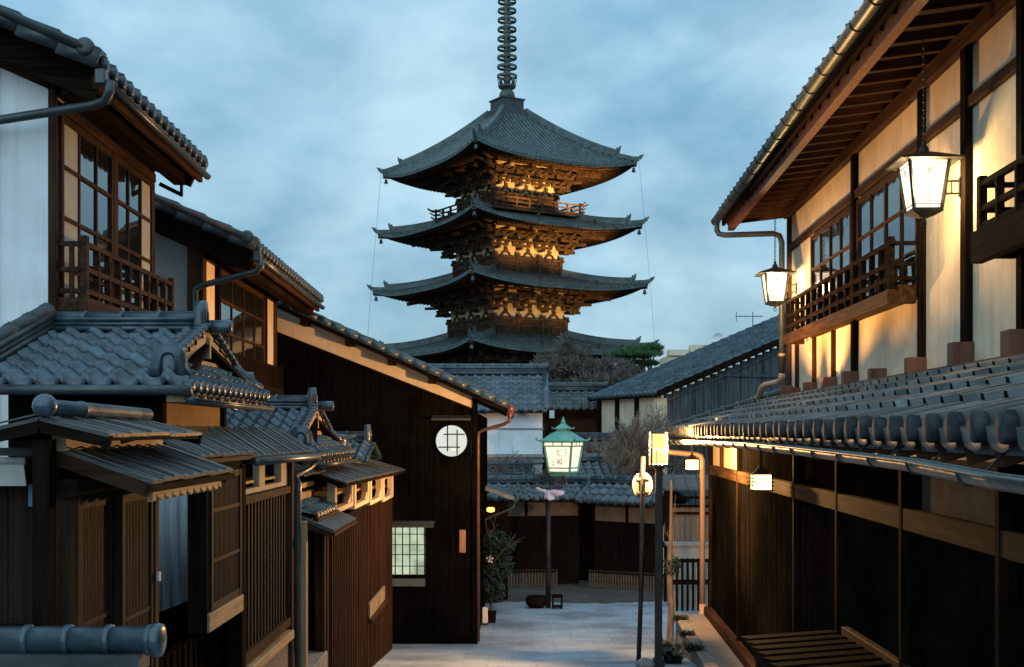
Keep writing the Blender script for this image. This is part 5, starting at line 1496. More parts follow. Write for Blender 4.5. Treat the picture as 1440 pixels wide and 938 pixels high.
mb = MB(); mb.tube([(-2.06, 5.3, 3.07), (-2.045, 5.28, 2.98), (-2.03, 5.26, 2.7), (-2.01, 5.25, 2.44), (-2.0, 5.25, GZ(5.25))], 0.011, 8); mb.build('pipe', pipe_d, t, smooth=True)
mb = MB(); mb.tube([(-2.0, 5.25, 2.42), (-2.0, 5.2, 2.42), (-2.0, 5.17, 2.40), (-2.0, 5.17, 2.37)], 0.011, 8); mb.box(-2.02, -1.98, 5.205, 5.215, 2.435, 2.445); mb.tube([(-2.0, 5.21, 2.42), (-2.0, 5.21, 2.445)], 0.006, 6); mb.build('faucet', pmat('chrome_tap', (0.5, 0.5, 0.5), (0.6, 0.6, 0.6), 0.25, metal=1.0, bump=0), t)
t = thing('notice_cloth', 'small blue cloth pinned to the dark planks under the canvas roll', 'cloth', (-2.1, 5.39, 2.9))
mb = MB(); mb.box(-2.155, -2.08, 5.385, 5.39, 2.87, 2.97); o = mb.build('cloth', pmat('blue_cloth', (0.08, 0.16, 0.24), (0.12, 0.22, 0.3), 0.9), t)
# tiled coping in the bottom left corner
t = thing('tiled_coping', 'round tiled wall coping with a disc end, nearest of all to the viewer', 'wall coping', (-1.75, 4.6, GZ(4.6)))
mb = MB()
for i in range(7):
    x0 = -2.45 + i * 0.155
    mb.tube([(x0, 4.6, 2.41), (x0 + 0.13, 4.6, 2.41), (x0 + 0.132, 4.6, 2.41), (x0 + 0.152, 4.6, 2.41)], [0.052, 0.052, 0.06, 0.06], 14)
mb.lathe((-1.352, 4.6, 2.41), [(0.06, -0.02), (0.066, 0.0), (0.062, 0.02), (0.04, 0.028), (0.001, 0.03)], 16, ax='x')
mb.build('cap_tiles', tile_m, t, smooth=True)
mb = MB(); mb.box(-2.5, -1.40, 4.53, 4.67, 2.30, 2.365); mb.box(-2.5, -1.46, 4.5, 4.7, 2.25, 2.30); mb.build('bed_tiles', tile_d, t)
mb = MB(); mb.box(-2.5, -1.5, 4.54, 4.66, GZ(4.5), 2.25); mb.build('wall', dark_x, t)

# ------------------------------------------------------------------ doorway with canopy, then boarded fence with cream openings
dw = thing('doorway', 'dark open doorway with a small tiled canopy between the shop front and the board fence', 'doorway', (-1.95, 11, GZ(11)))
mb = MB(); mb.slab([(-1.93, 10.4, 2.52), (-1.93, 11.9, 2.52), (-1.53, 11.9, 2.36), (-1.53, 10.4, 2.36)], 0.03); cp = mb.build('canopy', plank_roof, dw)
mb = MB(); tile_field(mb, (-1.70, 10.5, 2.455), (0, 1.2, 0), (-0.28, 0, 0.11), 7, 2, amp=0.30, step=0.026, skirt=0.03); mb.box(-2.0, -1.72, 10.5, 11.7, 2.44, 2.45)
mb.build('roof_tiles', tile_m, cp, smooth=True)
mb = MB(); mb.box(-1.72, -1.68, 10.48, 11.72, 2.425, 2.452); mb.box(-1.56, -1.52, 10.38, 11.92, 2.31, 2.335); mb.bar((-1.95, 10.42, 2.47), (-1.55, 10.42, 2.31), 0.03, 0.05); mb.build('edge_board', brown_y, cp)
mb = MB(); mb.box(-2.0, -1.9, 10.6, 11.6, 2.56, 2.66); mb.box(-1.98, -1.88, 10.5, 11.5, 2.70, 2.74); mb.build('lit_board', pale_y, dw)
mb = MB(); plank_lean(mb, (-2.05, 10.5, 2.93), (-2.05, 11.7, 2.93), (-1.80, 11.7, 2.83), (-1.80, 10.5, 2.83), 6, 0.016); mb.build('upper_canopy', plank_roof, dw)
for y, m in ((10.38, pale_z), (11.40, brown_z)):
    mb = MB(); mb.box(-1.86, -1.76, y - 0.05, y + 0.05, 0.6, 2.44); mb.build('post', m, dw, bevel=0.006)
mb = MB(); mb.box(-2.6, -2.55, 10.3, 11.6, 0.6, 2.9); mb.box(-2.55, -1.9, 11.5, 11.56, 0.6, 2.9); mb.box(-2.55, -1.9, 10.30, 10.36, 0.6, 2.9); mb.build('recess_wall', black_board, dw)
mb = MB(); mb.box(-2.55, -1.74, 9.9, 11.42, GZ(11.4) - 0.1, 1.14); mb.build('step', stone_m, dw, bevel=0.01)

fe = thing('board_fence', 'tall brown board fence with a row of four cream framed openings under its eave', 'fence', (-1.8, 14.5, GZ(14.5)))
mb = MB(); board_wall(mb, (-1.75, 11.45, -0.1), (0, 6.05, 0), 2.42, (1, 0, 0), bw=0.145, batten=0.045, t=0.03, seed=21); mb.build('boards', brown_z, fe)
mb = MB(); board_wall(mb, (-1.75, 17.5, -0.1), (-1.3, 0, 0), 2.6, (0, 1, 0), bw=0.16, batten=0.03); mb.build('end_boards', dark_z, fe)
for i in range(4):
    y0 = 11.62 + i * 1.46; y1 = y0 + 1.34
    zb = 2.43 - 0.045 * i + 0.03; zt = zb + 0.25
    mb = MB()
    mb.box(-1.78, -1.70, y0, y1, zb - 0.05, zb); mb.box(-1.78, -1.70, y0, y1, zt, zt + 0.03)
    mb.box(-1.78, -1.70, y0, y0 + 0.13, zb, zt); mb.box(-1.78, -1.70, y1 - 0.13, y1, zb, zt)
    # cut-out corners and slanted shelf
    mb.prism([(y0 + 0.13, zt), (y0 + 0.30, zt), (y0 + 0.13, zt - 0.05)], -1.77, -1.71, ax='x'); mb.prism([(y1 - 0.13, zb), (y1 - 0.34, zb), (y1 - 0.13, zb + 0.09)], -1.77, -1.71, ax='x')
    fo_ = mb.build('opening_frame', cream_pl, fe, bevel=0.004)
    mb = MB(); mb.box(-2.05, -1.80, y0 + 0.13, y1 - 0.13, zb + 0.10, zb + 0.125); mb.build('shelf', pale_y, fo_)
    mb = MB(); mb.box(-2.10, -2.06, y0, y1, zb - 0.1, zt + 0.05); mb.build('backing', dark_z, fo_)
mb = MB(); plank_lean(mb, (-2.05, 11.38, 2.90), (-2.05, 17.75, 2.80), (-1.56, 17.75, 2.655), (-1.56, 11.38, 2.735), 22, 0.018)
er = mb.build('roof', plank_roof, fe)
mb = MB(); mb.bar((-1.575, 11.36, 2.70), (-1.575, 17.77, 2.62), 0.03, 0.03); mb.bar((-2.0, 11.42, 2.85), (-1.6, 11.42, 2.70), 0.03, 0.05); mb.build('edge_board', dark_y, er)
# small window low on the fence, its faint glow put into pale colour
mb = MB(); mb.box(-1.715, -1.69, 14.4, 16.1, 0.98, 1.16); mb.build('low_window', dim_pl, fe)
mb = MB(); mb.box(-1.715, -1.66, 14.38, 16.12, 0.93, 0.975); mb.build('ledge', brown_y, fe)
# ------------------------------------------------------------------ black boarded house at the end of the lane
bh = thing('black_house', 'tall black boarded house facing us with cream gable strip and round lit window', 'house', (-2.2, 20, 0))
BY = 18.3
zr = lambda x: 3.60 + 0.455 * (-0.05 - x)
mb = MB()
xs_ = []
x = -5.6
rng = random.Random(5)
while x < -0.56:
    w = rng.uniform(0.10, 0.14); x1 = min(x + w, -0.54)
    zt = zr(x1) - 0.10
    o = rng.uniform(0, 0.012)
    mb.prism([(x + 0.002, -0.1), (x1 - 0.002, -0.1), (x1 - 0.002, zt), (x + 0.002, zr(x) - 0.10)], BY - o, BY + 0.1, ax='y')
    x = x1
wl_ = mb.build('board_wall', black_board, bh)
mb = MB(); board_wall(mb, (-0.54, BY + 0.1, -0.6), (0, 7.4, 0), 4.1, (1, 0, 0), bw=0.14, batten=0.03, t=0.015); mb.build('side_wall', black_board, bh)
# cream strip under the verge, with its lower moulding
zs = lambda x: 3.565 + 0.392 * (-0.61 - x)
mb = MB(); mb.prism([(-5.4, zs(-5.4)), (-0.60, zs(-0.60)), (-0.60, zr(-0.60) - 0.07), (-5.4, zr(-5.4) - 0.07)], BY - 0.03, BY - 0.013); mb.build('cream_strip', cream_pl, bh)
mb = MB(); mb.bar((-5.4, BY - 0.03, zs(-5.4) - 0.01), (-0.58, BY - 0.03, zs(-0.58) - 0.01), 0.04, 0.03); mb.build('moulding', dark_x, bh)
mb = MB(); mb.box(-0.60, -0.52, BY - 0.06, BY + 0.06, -0.05, zr(-0.56) - 0.1); mb.build('corner_post', black_board, bh, bevel=0.006)
mb = MB(); mb.box(-5.5, -0.53, BY - 0.05, BY + 0.0, -0.1, 0.06); mb.build('sill_board', black_board, bh)
# roof: verge tiles seen from the gable side
mb = MB()
tile_field(mb, (-0.05, 17.82, 3.60), (0, 8.2, 0), (-6, 0, 6 * 0.455), 30, 24, amp=0.2, step=0.02, skirt=0.05)
for i in range(30):
    a = i / 30; b = (i + 1) / 30
    pa = Vector((-0.05 - 6 * a, 17.80, 3.60 + 6 * 0.455 * a + 0.035)); pb = Vector((-0.05 - 6 * b, 17.80, 3.60 + 6 * 0.455 * b + 0.018))
    mb.bar(pa, pb, 0.16, 0.045); mb.bar(pa + Vector((0, -0.08, -0.035)), pb + Vector((0, -0.08, -0.035)), 0.02, 0.10)
rf = mb.build('roof', tile_m, bh, smooth=True)
mb = MB(); mb.slab([(-0.1, 17.86, 3.585), (-0.1, 26, 3.585), (-6, 26, 6.27), (-6, 17.86, 6.27)], 0.05); mb.build('eave_boards', dark_x, rf)
mb = MB(); mb.bar((-0.08, 17.88, 3.54), (-6, 17.88, 3.54 + 5.92 * 0.455), 0.03, 0.09); mb.build('barge_board', dark_x, rf)
mb = MB()
for px in (428, 491, 550, 607):
    X = (px - 720) * 18.0 / F
    mb.box(X - 0.05, X + 0.05, 17.9, 18.3, zr(X) - 0.19, zr(X) - 0.09)
mb.build('purlin_ends', dark_y, rf)
mb = MB(); half_gutter(mb, [(-0.02, 17.8, 3.55), (-0.02, 26, 3.53)], 0.05); mb.build('gutter', copper_pipe, bh, smooth=True)
mb = MB(); mb.lathe((-0.03, 17.98, 3.40), [(0.025, 0), (0.03, 0.03), (0.06, 0.11)], 10); mb.tube([(-0.03, 17.98, 3.42), (-0.05, 18.0, 3.36), (-0.12, 18.05, 3.32), (-0.42, 18.2, 3.24), (-0.50, 18.22, 3.2), (-0.51, 18.22, 3.1), (-0.51, 18.22, 0.05)], 0.026, 8); mb.build('downpipe', copper_pipe, bh, smooth=True)
# round window
c = at(635, 620, BY)
n = 40; r = 0.235
mb = MB(); mb.lathe((c.x, BY - 0.03, c.z), [(r + 0.03, 0.04), (r + 0.03, 0), (r, 0), (r, 0.04)], n, ax='y'); rw = mb.build('round_window', black_board, bh, smooth=True)
mb = MB(); mb.lathe((c.x, BY - 0.018, c.z), [(0.001, 0), (r, 0), (r, 0.003), (0.001, 0.003)], n, ax='y'); mb.build('pane', round_lit, rw)
mb = MB()
for (x, z0, z1) in ((-0.06, -0.16, 0.23), (0.085, -0.21, 0.17)): mb.box(c.x + x - 0.009, c.x + x + 0.009, BY - 0.034, BY - 0.022, c.z + z0, c.z + z1)
for (z, x0, x1) in ((0.10, -0.12, 0.20), (-0.095, -0.20, 0.13)): mb.box(c.x + x0, c.x + x1, BY - 0.033, BY - 0.023, c.z + z - 0.009, c.z + z + 0.009)
mb.build('lattice', black_board, rw)
p = at(638, 631, BY); mb = MB(); mb.box(p.x - 0.035, p.x + 0.035, BY - 0.0215, BY - 0.019, p.z - 0.028, p.z + 0.028); mb.build('lamp_glow', emat('lamp_behind_paper', (1, 0.86, 0.66), 1.1), rw)
a = at(608, 588, BY); b = at(662, 588, BY)
mb = MB(); mb.slab([(a.x, BY - 0.20, a.z - 0.01), (b.x, BY - 0.20, b.z - 0.01), (b.x, BY - 0.01, b.z + 0.045), (a.x, BY - 0.01, a.z + 0.045)], 0.025); mb.build('window_hood', plank_roof, rw)
# lit lattice window
p0 = at(546, 808, BY); p1 = at(598, 740, BY)
mb = MB(); mb.box(p0.x - 0.04, p1.x, BY - 0.024, BY - 0.02, p0.z, p1.z); lw_ = mb.build('lit_window', win_lit, bh)
mb = MB()
for i in range(6):
    x = p0.x + (p1.x - p0.x) * i / 5 * 0.98; mb.box(x - 0.008, x + 0.008, BY - 0.04, BY - 0.028, p0.z, p1.z)
for zf in (0.0, 0.18, 0.42, 0.62, 0.84, 1.0):
    z = p0.z + (p1.z - p0.z) * zf; mb.box(p0.x - 0.04, p1.x, BY - 0.037, BY - 0.029, z - 0.006, z + 0.006)
mb.box(p1.x, p1.x + 0.04, BY - 0.05, BY, p0.z - 0.02, p1.z + 0.02); mb.box(p0.x - 0.06, p1.x + 0.04, BY - 0.06, BY, p0.z - 0.05, p0.z - 0.01)
mb.build('lattice', black_board, lw_)
p = at(598, 824, BY); mb = MB(); mb.box(p0.x - 0.04, p1.x, BY - 0.05, BY - 0.02, p.z, p0.z - 0.05); mb.build('lower_panel', pmat('green_grey_panel', (0.08, 0.11, 0.10), (0.14, 0.18, 0.16), 0.4, (5, 5, 5), bump=0.05), lw_)
mb = MB(); mb.slab([(p0.x - 0.1, BY - 0.22, p1.z + 0.02), (p1.x + 0.14, BY - 0.22, p1.z + 0.02), (p1.x + 0.14, BY - 0.01, p1.z + 0.08), (p0.x - 0.1, BY - 0.01, p1.z + 0.08)], 0.025); mb.build('window_hood', plank_roof, lw_)
p0 = at(646, 777, BY); p1 = at(655, 745, BY)
t = thing('wooden_plaque', 'slim reddish wooden name plaque hung on the black boarded wall', 'plaque', (p0.x, BY - 0.05, p0.z))
mb = MB(); mb.box(p0.x, p1.x, BY - 0.045, BY - 0.014, p0.z, p1.z); mb.build('board', plaque_m, t, bevel=0.004)
# small side roof behind the black house
t = thing('side_roof', 'low dark lean-to with pale edge and gutter just right of the black house', 'lean-to', (-0.5, 24.5, GZ(24)))
a = at(672, 682, 24); b = at(722, 700, 24)
mb = MB(); mb.slab([(a.x - 0.3, 24, a.z + 0.11), (b.x, 24, b.z), (b.x, 26, b.z), (a.x - 0.3, 26, a.z + 0.11)], 0.04); sr = mb.build('roof', tile_d, t)
mb = MB(); mb.bar((a.x - 0.3, 23.97, a.z + 0.10), (b.x + 0.02, 23.97, b.z - 0.02), 0.03, 0.075); mb.build('barge_board', pmat('pale_grey_board', (0.25, 0.26, 0.27), (0.36, 0.37, 0.38), 0.7), sr)
mb = MB(); half_gutter(mb, [(b.x + 0.03, 23.9, b.z - 0.06), (b.x + 0.03, 26, b.z - 0.06)], 0.045)
p = at(676, 735, 24); mb.tube([(b.x + 0.02, 23.95, b.z - 0.1), (b.x, 23.95, b.z - 0.18), (b.x - 0.06, 23.95, b.z - 0.22), (p.x + 0.06, 24, p.z + 0.05), (p.x, 24, p.z), (p.x, 24, p.z - 0.15)], 0.025, 8); mb.build('gutter', gutter_m, sr, smooth=True)
mb = MB(); board_wall(mb, (-1.0, 24.5, -0.4), (0.92, 0, 0), 2.2, (0, -1, 0), bw=0.12, batten=0.02); mb.build('wall', dark_z, t)
p = at(690, 717, 24.3)
t = thing('wall_lamp', 'tiny yellow lamp glowing under the low roof beside the black house', 'lamp', p)
mb = MB(); mb.lathe(p, [(0.03, -0.05), (0.08, -0.03), (0.085, 0.03), (0.04, 0.06)], 12); mb.build('shade', glow_y, t); mb = MB(); mb.box(p.x - 0.015, p.x + 0.015, p.y, p.y + 0.22, p.z + 0.05, p.z + 0.08); mb.lathe((p.x, p.y, p.z + 0.06), [(0.1, 0), (0.02, 0.05)], 12); mb.build('arm', iron_m, t)
# ------------------------------------------------------------------ houses and walls behind, between lane and pagoda
def gable_roof(t, M, x0, x1, yc, hy, ze, zr_, nu, nv, mat, ov=0.1, thick=0.05, ridge=True, rh=0.12, name='roof'):
    mb = MB(M)
    for s in (-1, 1):
        tile_field(mb, (x0, yc + s * hy, ze), (x1 - x0, 0, 0), (0, -s * hy, zr_ - ze), nu, nv, amp=0.2, step=0.025, skirt=0.06)
    tw = (x1 - x0) / nu
    for i in range(nu):
        x = x0 + tw * (i + 0.19)
        mb.lathe((x, yc - hy, ze + 0.01), [(0.001, -0.02), (tw * 0.24, -0.02), (tw * 0.24, 0.05)], 8, ax='y')
    for s in (-1, 1):
        for x in (x0, x1):
            mb.bar((x, yc + s * hy, ze + 0.02), (x, yc, zr_ + 0.02), 0.14, 0.1)
    rf = mb.build(name, mat, t, smooth=True)
    mb = MB(M)
    for s in (-1, 1):
        mb.slab([(x0 + 0.03, yc + s * (hy - 0.03), ze - 0.03), (x1 - 0.03, yc + s * (hy - 0.03), ze - 0.03), (x1 - 0.03, yc, zr_ - 0.035), (x0 + 0.03, yc, zr_ - 0.035)], thick)
    mb.build('eave_boards', dark_x, rf)
    if ridge:
        mb = MB(M); ridge_run(mb, (x0 - 0.03, yc, zr_ + 0.0), (x1 + 0.03, yc, zr_ + 0.0), 0.22, rh, 0.075, 0.32, 3)
        mb.lathe((x1 + 0.05, yc, zr_ + rh), [(0.001, 0.03), (0.1, 0.03), (0.1, -0.03)], 12, ax='x')
        mb.build('ridge', mat, rf, smooth=True)
    return rf
I4 = Matrix.Identity(4)
# white storehouse
t = thing('storehouse', 'white plaster storehouse with a tiled roof below the pagoda', 'storehouse', (0, 31, GZ(31)))
gable_roof(t, I4, -2.4, 0.86, 31.6, 1.9, 3.75, 4.72, 14, 7, tile_m, rh=0.2)
mb = MB(); mb.box(-2.3, 0.76, 30.1, 33.1, -0.6, 3.8); mb.prism([(30.1, 3.8), (33.1, 3.8), (31.6, 4.6)], 0.66, 0.76, ax='x'); mb.build('wall', white_pl, t)
mb = MB(); mb.box(-2.3, 0.79, 30.06, 30.1, 3.28, 3.31); mb.box(-2.35, 0.80, 29.95, 30.1, 2.58, 2.66); mb.box(-2.35, 0.8, 30.0, 30.1, 2.45, 2.52); mb.build('ledge', grey_pl, t)
# fence and long low roof right of it
t = thing('long_wall', 'weathered brown board wall with tiled roof between storehouse and grey house', 'wall', (1.6, 34.5, GZ(34)))
gable_roof(t, I4, 0.85, 2.7, 35.1, 1.1, 3.88, 4.42, 9, 5, tile_d, rh=0.16)
mb = MB(); board_wall(mb, (0.8, 34.25, -0.6), (2.0, 0, 0), 4.45, (0, -1, 0), bw=0.17, batten=0.03, t=0.02, seed=8); mb.build('boards', brown_z, t)
mb = MB(); mb.box(0.8, 2.8, 34.15, 34.25, 3.62, 3.74); mb.box(1.0, 1.1, 34.1, 34.25, -0.6, 3.7); mb.build('beam', dark_x, t)
p = at(776, 582, 34.05); mb = MB(); mb.box(p.x - 0.07, p.x + 0.07, 33.95, 34.1, p.z - 0.12, p.z + 0.1); mb.build('meter_box', pmat('white_meter_box', (0.5, 0.52, 0.54), (0.6, 0.62, 0.64), 0.5, bump=0), t)
# grey boarded house, turned towards us
GM = Matrix.Translation((3.62, 30.0, 0)) @ Matrix.Rotation(math.atan2(0.31, 0.95), 4, 'Z')
t = thing('grey_house', 'weathered grey boarded house with a broad tiled roof beyond the lantern house', 'house', GM @ Vector((3, 3, GZ(31))))
# local x runs up the gable (right), local y runs away along the eave
mb = MB(GM)
tile_field(mb, (-0.15, -0.15, 4.18), (0, 4.5, 0), (6.8, 0, 2.75), 16, 25, amp=0.2, step=0.03, skirt=0.06)
tile_field(mb, (13.45, -0.15, 4.18), (0, 4.5, 0), (-6.8, 0, 2.75), 16, 25, amp=0.2, step=0.03, skirt=0.06)
for i in range(16): mb.lathe((-0.15, -0.15 + 4.5 * (i + 0.19) / 16, 4.19), [(0.001, -0.02), (0.07, -0.02), (0.07, 0.05)], 8, ax='x')
grf = mb.build('roof', tile_m, t, smooth=True)
mb = MB(GM)
for x0, x1 in ((-0.1, 6.65), (13.4, 6.65)): mb.slab([(x0, -0.12, 4.13), (x0, 4.3, 4.13), (x1, 4.3, 6.87), (x1, -0.12, 6.87)], 0.06)
mb.build('eave_boards', dark_x, grf)
mb = MB(GM); mb.bar((-0.14, -0.13, 4.12), (6.65, -0.13, 6.86), 0.05, 0.16); mb.bar((13.44, -0.13, 4.12), (6.65, -0.13, 6.86), 0.05, 0.16); mb.bar((-0.14, 4.3, 4.12), (6.65, 4.3, 6.86), 0.05, 0.16); mb.build('barge_board', dark_x, grf)
mb = MB(GM); ridge_run(mb, (6.65, -0.2, 6.9), (6.65, 4.5, 6.9), 0.26, 0.26, 0.09, 0.4, 4); mb.build('ridge', pmat('pale_lime_ridge', (0.34, 0.32, 0.27), (0.48, 0.45, 0.39), 0.8, (6, 6, 6), bump=0.2), grf, smooth=True)
mb = MB(GM)
k = 60
for i in range(k):
    x0 = 0.25 + 12.8 * i / k; x1 = 0.25 + 12.8 * (i + 1) / k; m = (x0 + x1) / 2
    zt = 4.08 + 0.404 * (min(x0, 13.3 - x1)) - 0.02
    o = 0.012 * (i % 3)
    mb.box(x0 + 0.003, x1 - 0.003, 0.1 - o, 0.2, -0.4, zt)
    mb.box(x0 - 0.018, x0 + 0.018, 0.06, 0.1, -0.4, zt - 0.02)
mb.build('board_wall', grey_board, t)
mb = MB(GM); mb.bar((0.3, 0.04, 4.0), (4.45, 0.04, 5.7), 0.03, 0.05); mb.box(1.6, 6, 0.03, 0.07, 4.62, 4.67); mb.box(0.3, 6, 0.03, 0.07, 3.2, 3.24); mb.box(1.2, 3.6, 0.0, 0.05, 3.55, 3.6); mb.build('batten', grey_board, t)
mb = MB(GM)
for i in range(18): mb.box(1.3 + i * 0.12, 1.34 + i * 0.12, 0.0, 0.05, 2.6, 3.5)
mb.build('window_lattice', grey_board, t)
mb = MB(GM); mb.box(0.0, 0.28, 0.06, 0.25, -0.4, 4.05); mb.box(0.12, 0.25, 0.3, 4.2, -0.4, 4.1); mb.build('plaster_wall', cream_pl, t)
mb = MB(GM)
for y in (1.4, 2.7, 3.95): mb.box(0.05, 0.2, y, y + 0.16, -0.4, 4.1)
mb.build('post', dark_z, t)
# antennas and the bits on its ridge
p = GM @ Vector((4.9, 4.0, 6.17))
t = thing('television_aerial', 'thin rooftop aerial beneath the far lantern', 'aerial', p)
mb = MB(); mb.tube([(p.x, p.y, p.z - 0.1), (p.x, p.y, p.z + 0.55)], 0.012, 6); mb.tube([(p.x - 0.5, p.y, p.z + 0.42), (p.x + 0.3, p.y, p.z + 0.42)], 0.009, 5)
for i in range(7): mb.tube([(p.x - 0.48 + i * 0.12, p.y - 0.0, p.z + 0.42 - (0.14 if i == 0 else 0.02)), (p.x - 0.48 + i * 0.12, p.y, p.z + 0.42 + (0.14 if i == 0 else 0.02))], 0.008, 4); mb.tube([(p.x - 0.48 + i * 0.12, p.y - 0.2, p.z + 0.42), (p.x - 0.48 + i * 0.12, p.y + 0.2, p.z + 0.42)], 0.007, 4)
mb.build('mast', iron_m, t)
# far pale house tops just above the grey roof
t = thing('far_house', 'far pale block and dish showing over the grey tiled roof', 'house', at(975, 505, 60))
p = at(972, 500, 60)
mb = MB(); mb.box(p.x - 1.1, p.x + 1.9, 60, 64, 0, p.z + 0.05); wl2 = mb.build('wall', cream_pl, t)
mb = MB(); mb.box(p.x - 1.15, p.x - 0.15, 59.8, 60.5, p.z + 0.0, p.z + 0.28); mb.box(p.x - 0.05, p.x + 1.1, 59.8, 60.6, p.z + 0.1, p.z + 0.52); mb.build('parapet', cream_pl, t)
mb = MB(); mb.box(p.x + 1.1, p.x + 1.2, 60, 60.1, p.z, p.z + 0.9); mb.lathe((p.x + 1.3, 60, p.z + 0.85), [(0.02, 0.0), (0.15, -0.03), (0.27, -0.12), (0.265, -0.125), (0.14, -0.04)], 14, ax='y'); mb.build('dish', white_pl, t)

# walls and low roofs closing the lane
def wall_run(name, label, x0, y0, x1, y1, zb, zt, strip, ze, zr_, w, nu, mat_roof, matw, open_=None):
    d = Vector((x1 - x0, y1 - y0, 0)); L = d.length
    M = Matrix.Translation((x0, y0, 0)) @ Matrix.Rotation(math.atan2(d.y, d.x), 4, 'Z')
    t = thing(name, label, 'wall', (x0, y0, zb))
    mb = MB(M); board_wall(mb, (0, 0, zb), (L, 0, 0), zt - zb, (0, -1, 0), bw=0.16, batten=0.025, t=0.015, seed=int(L * 100)); mb.build('boards', matw, t)
    if strip:
        mb = MB(M); mb.box(0, L, -0.0, 0.08, zt, strip); mb.build('plaster_strip', dim_pl, t)
        mb = MB(M)
        n = max(2, int(L / 0.85))
        for i in range(n + 1): mb.box(L * i / n - 0.03, L * i / n + 0.03, -0.035, 0.05, zt - 0.02, strip)
        mb.box(0, L, -0.03, 0.05, zt - 0.05, zt); mb.build('studs', dark_z, t)
    gable_roof(t, M, -0.12, L + 0.12, 0.15, w, ze, zr_, nu, max(3, int(w / 0.2)), mat_roof, rh=0.09)
    return t, M
wall_run('roofed_wall', 'dark boarded wall with cream strip left of the bow-topped post', -0.9, 27.6, 1.55, 27.9, -0.5, 1.28, 1.66, 1.72, 2.05, 0.75, 12, tile_m, dark_z)
wall_run('roofed_wall', 'dark boarded wall with three cream panels under a tiled eave behind the round sign', 1.88, 27.7, 3.3, 26.6, -0.5, 1.18, 1.72, 1.66, 2.06, 0.75, 9, tile_m, dark_z)
t = thing('entrance_roof', 'small tiled gate roof turned sideways over the dark entrance', 'gate', (1.9, 28.6, GZ(28)))
GM2 = Matrix.Translation((1.0, 28.2, 0)) @ Matrix.Rotation(R(8), 4, 'Z')
gable_roof(t, GM2, 0.1, 1.9, 0.75, 0.95, 2.02, 2.52, 9, 5, tile_m, rh=0.1)
mb = MB(GM2); mb.prism([(-0.1, 2.0), (1.6, 2.0), (0.75, 2.45)], 1.78, 1.83, ax='x'); mb.box(0.2, 0.3, 0.0, 0.1, -0.4, 2.05); mb.box(1.7, 1.8, 0.0, 0.1, -0.4, 2.05); mb.box(0.2, 1.8, 0.02, 0.1, 1.85, 1.97); mb.build('frame', dark_z, t)
mb = MB(GM2); mb.box(0.3, 1.7, 0.5, 0.55, -0.4, 1.9); mb.build('door', black_board, t)
t = thing('low_house', 'low tiled roof half hidden behind the green lantern and bare branches', 'house', (2.2, 31.5, GZ(31)))
gable_roof(t, Matrix.Translation((0, 0, 0)), 1.0, 4.2, 31.6, 1.3, 2.3, 3.0, 14, 6, tile_d, rh=0.12); mb = MB(); mb.box(1.1, 4.1, 30.6, 32.6, -0.6, 2.4); mb.build('wall', dark_z, t)
t = thing('low_house', 'low tiled roof below the white storehouse wall', 'house', (-0.2, 29, GZ(29)))
gable_roof(t, I4, -1.6, 0.42, 29.0, 0.75, 2.0, 2.36, 10, 4, tile_m, rh=0.1); mb = MB(); mb.box(-1.5, 0.35, 28.6, 29.4, -0.6, 2.05); mb.build('wall', dark_z, t)
# red tiled scrap of roof above it
t = thing('shed_roof', 'narrow rust red roof strip at the foot of the white storehouse', 'shed', (-0.2, 29.7, GZ(29)))
mb = MB(); tile_field(mb, (-1.4, 29.55, 2.42), (1.75, 0, 0), (0, 0.4, 0.14), 9, 2, amp=0.2, step=0.02, skirt=0.04); mb.build('roof', pmat('rust_tile', (0.16, 0.07, 0.05), (0.26, 0.13, 0.1), 0.6, bump=0.1), t, smooth=True)
mb = MB(); mb.box(-1.35, 0.3, 29.75, 29.9, -0.6, 2.45); mb.build('wall', dark_z, t)
# bamboo foot fences
def foot_fence(label, x0, y0, x1, y1, h):
    t = thing('bamboo_fence', label, 'fence', (x0, y0, GZ(y0)))
    n = int(math.hypot(x1 - x0, y1 - y0) / 0.065)
    mb = MB()
    for i in range(n + 1):
        f = i / n; x = x0 + (x1 - x0) * f; y = y0 + (y1 - y0) * f; z = GZ(y)
        mb.tube([(x, y - 0.12, z), (x, y - 0.02, z + h * 0.7), (x, y + 0.02, z + h)], 0.024, 5)
    mb.build('slats', bamboo_m, t)
    mb = MB()
    for f in (0.35, 0.93): mb.bar((x0, y0 - 0.08 * (1 - f), GZ(y0) + h * f), (x1, y1 - 0.08 * (1 - f), GZ(y1) + h * f), 0.05, 0.035)
    mb.build('rail', dark_x, t)
foot_fence('low bamboo fence at the wall foot left of the planter post', -0.15, 27.2, 1.0, 27.3, 0.36)
foot_fence('low bamboo fence at the wall foot behind the two poles', 1.75, 27.2, 3.3, 26.2, 0.36)
# fence with a narrow roof seen past the house corner
t = thing('slatted_fence', 'dark slatted fence with narrow grey roof seen past the corner of the right house', 'fence', (3.2, 24.2, GZ(24)))
xa, xb = at(930, 0, 24).x, at(1010, 0, 24).x
za = lambda py: at(0, py, 24).z
mb = MB(); mb.slab([(xa, 23.75, za(688)), (xb + 0.4, 23.75, za(688)), (xb + 0.4, 24.2, za(668)), (xa, 24.2, za(668))], 0.03)
for i in range(7): x = xa + 0.02 + i * 0.24; mb.bar((x, 23.74, za(687)), (x, 24.2, za(667)), 0.03, 0.03)
sf = mb.build('roof', plank_roof, t)
mb = MB()
for x in (xa + 0.12, xb + 0.2): mb.box(x - 0.05, x + 0.05, 24.05, 24.15, -0.5, za(676))
for py in (700, 712, 722, 790): mb.box(xa, xb + 0.4, 24.06, 24.12, za(py) - 0.025, za(py) + 0.025)
mb.box(xa, xb + 0.4, 24.0, 24.12, za(770), za(762)); mb.build('frame', dark_x, t)
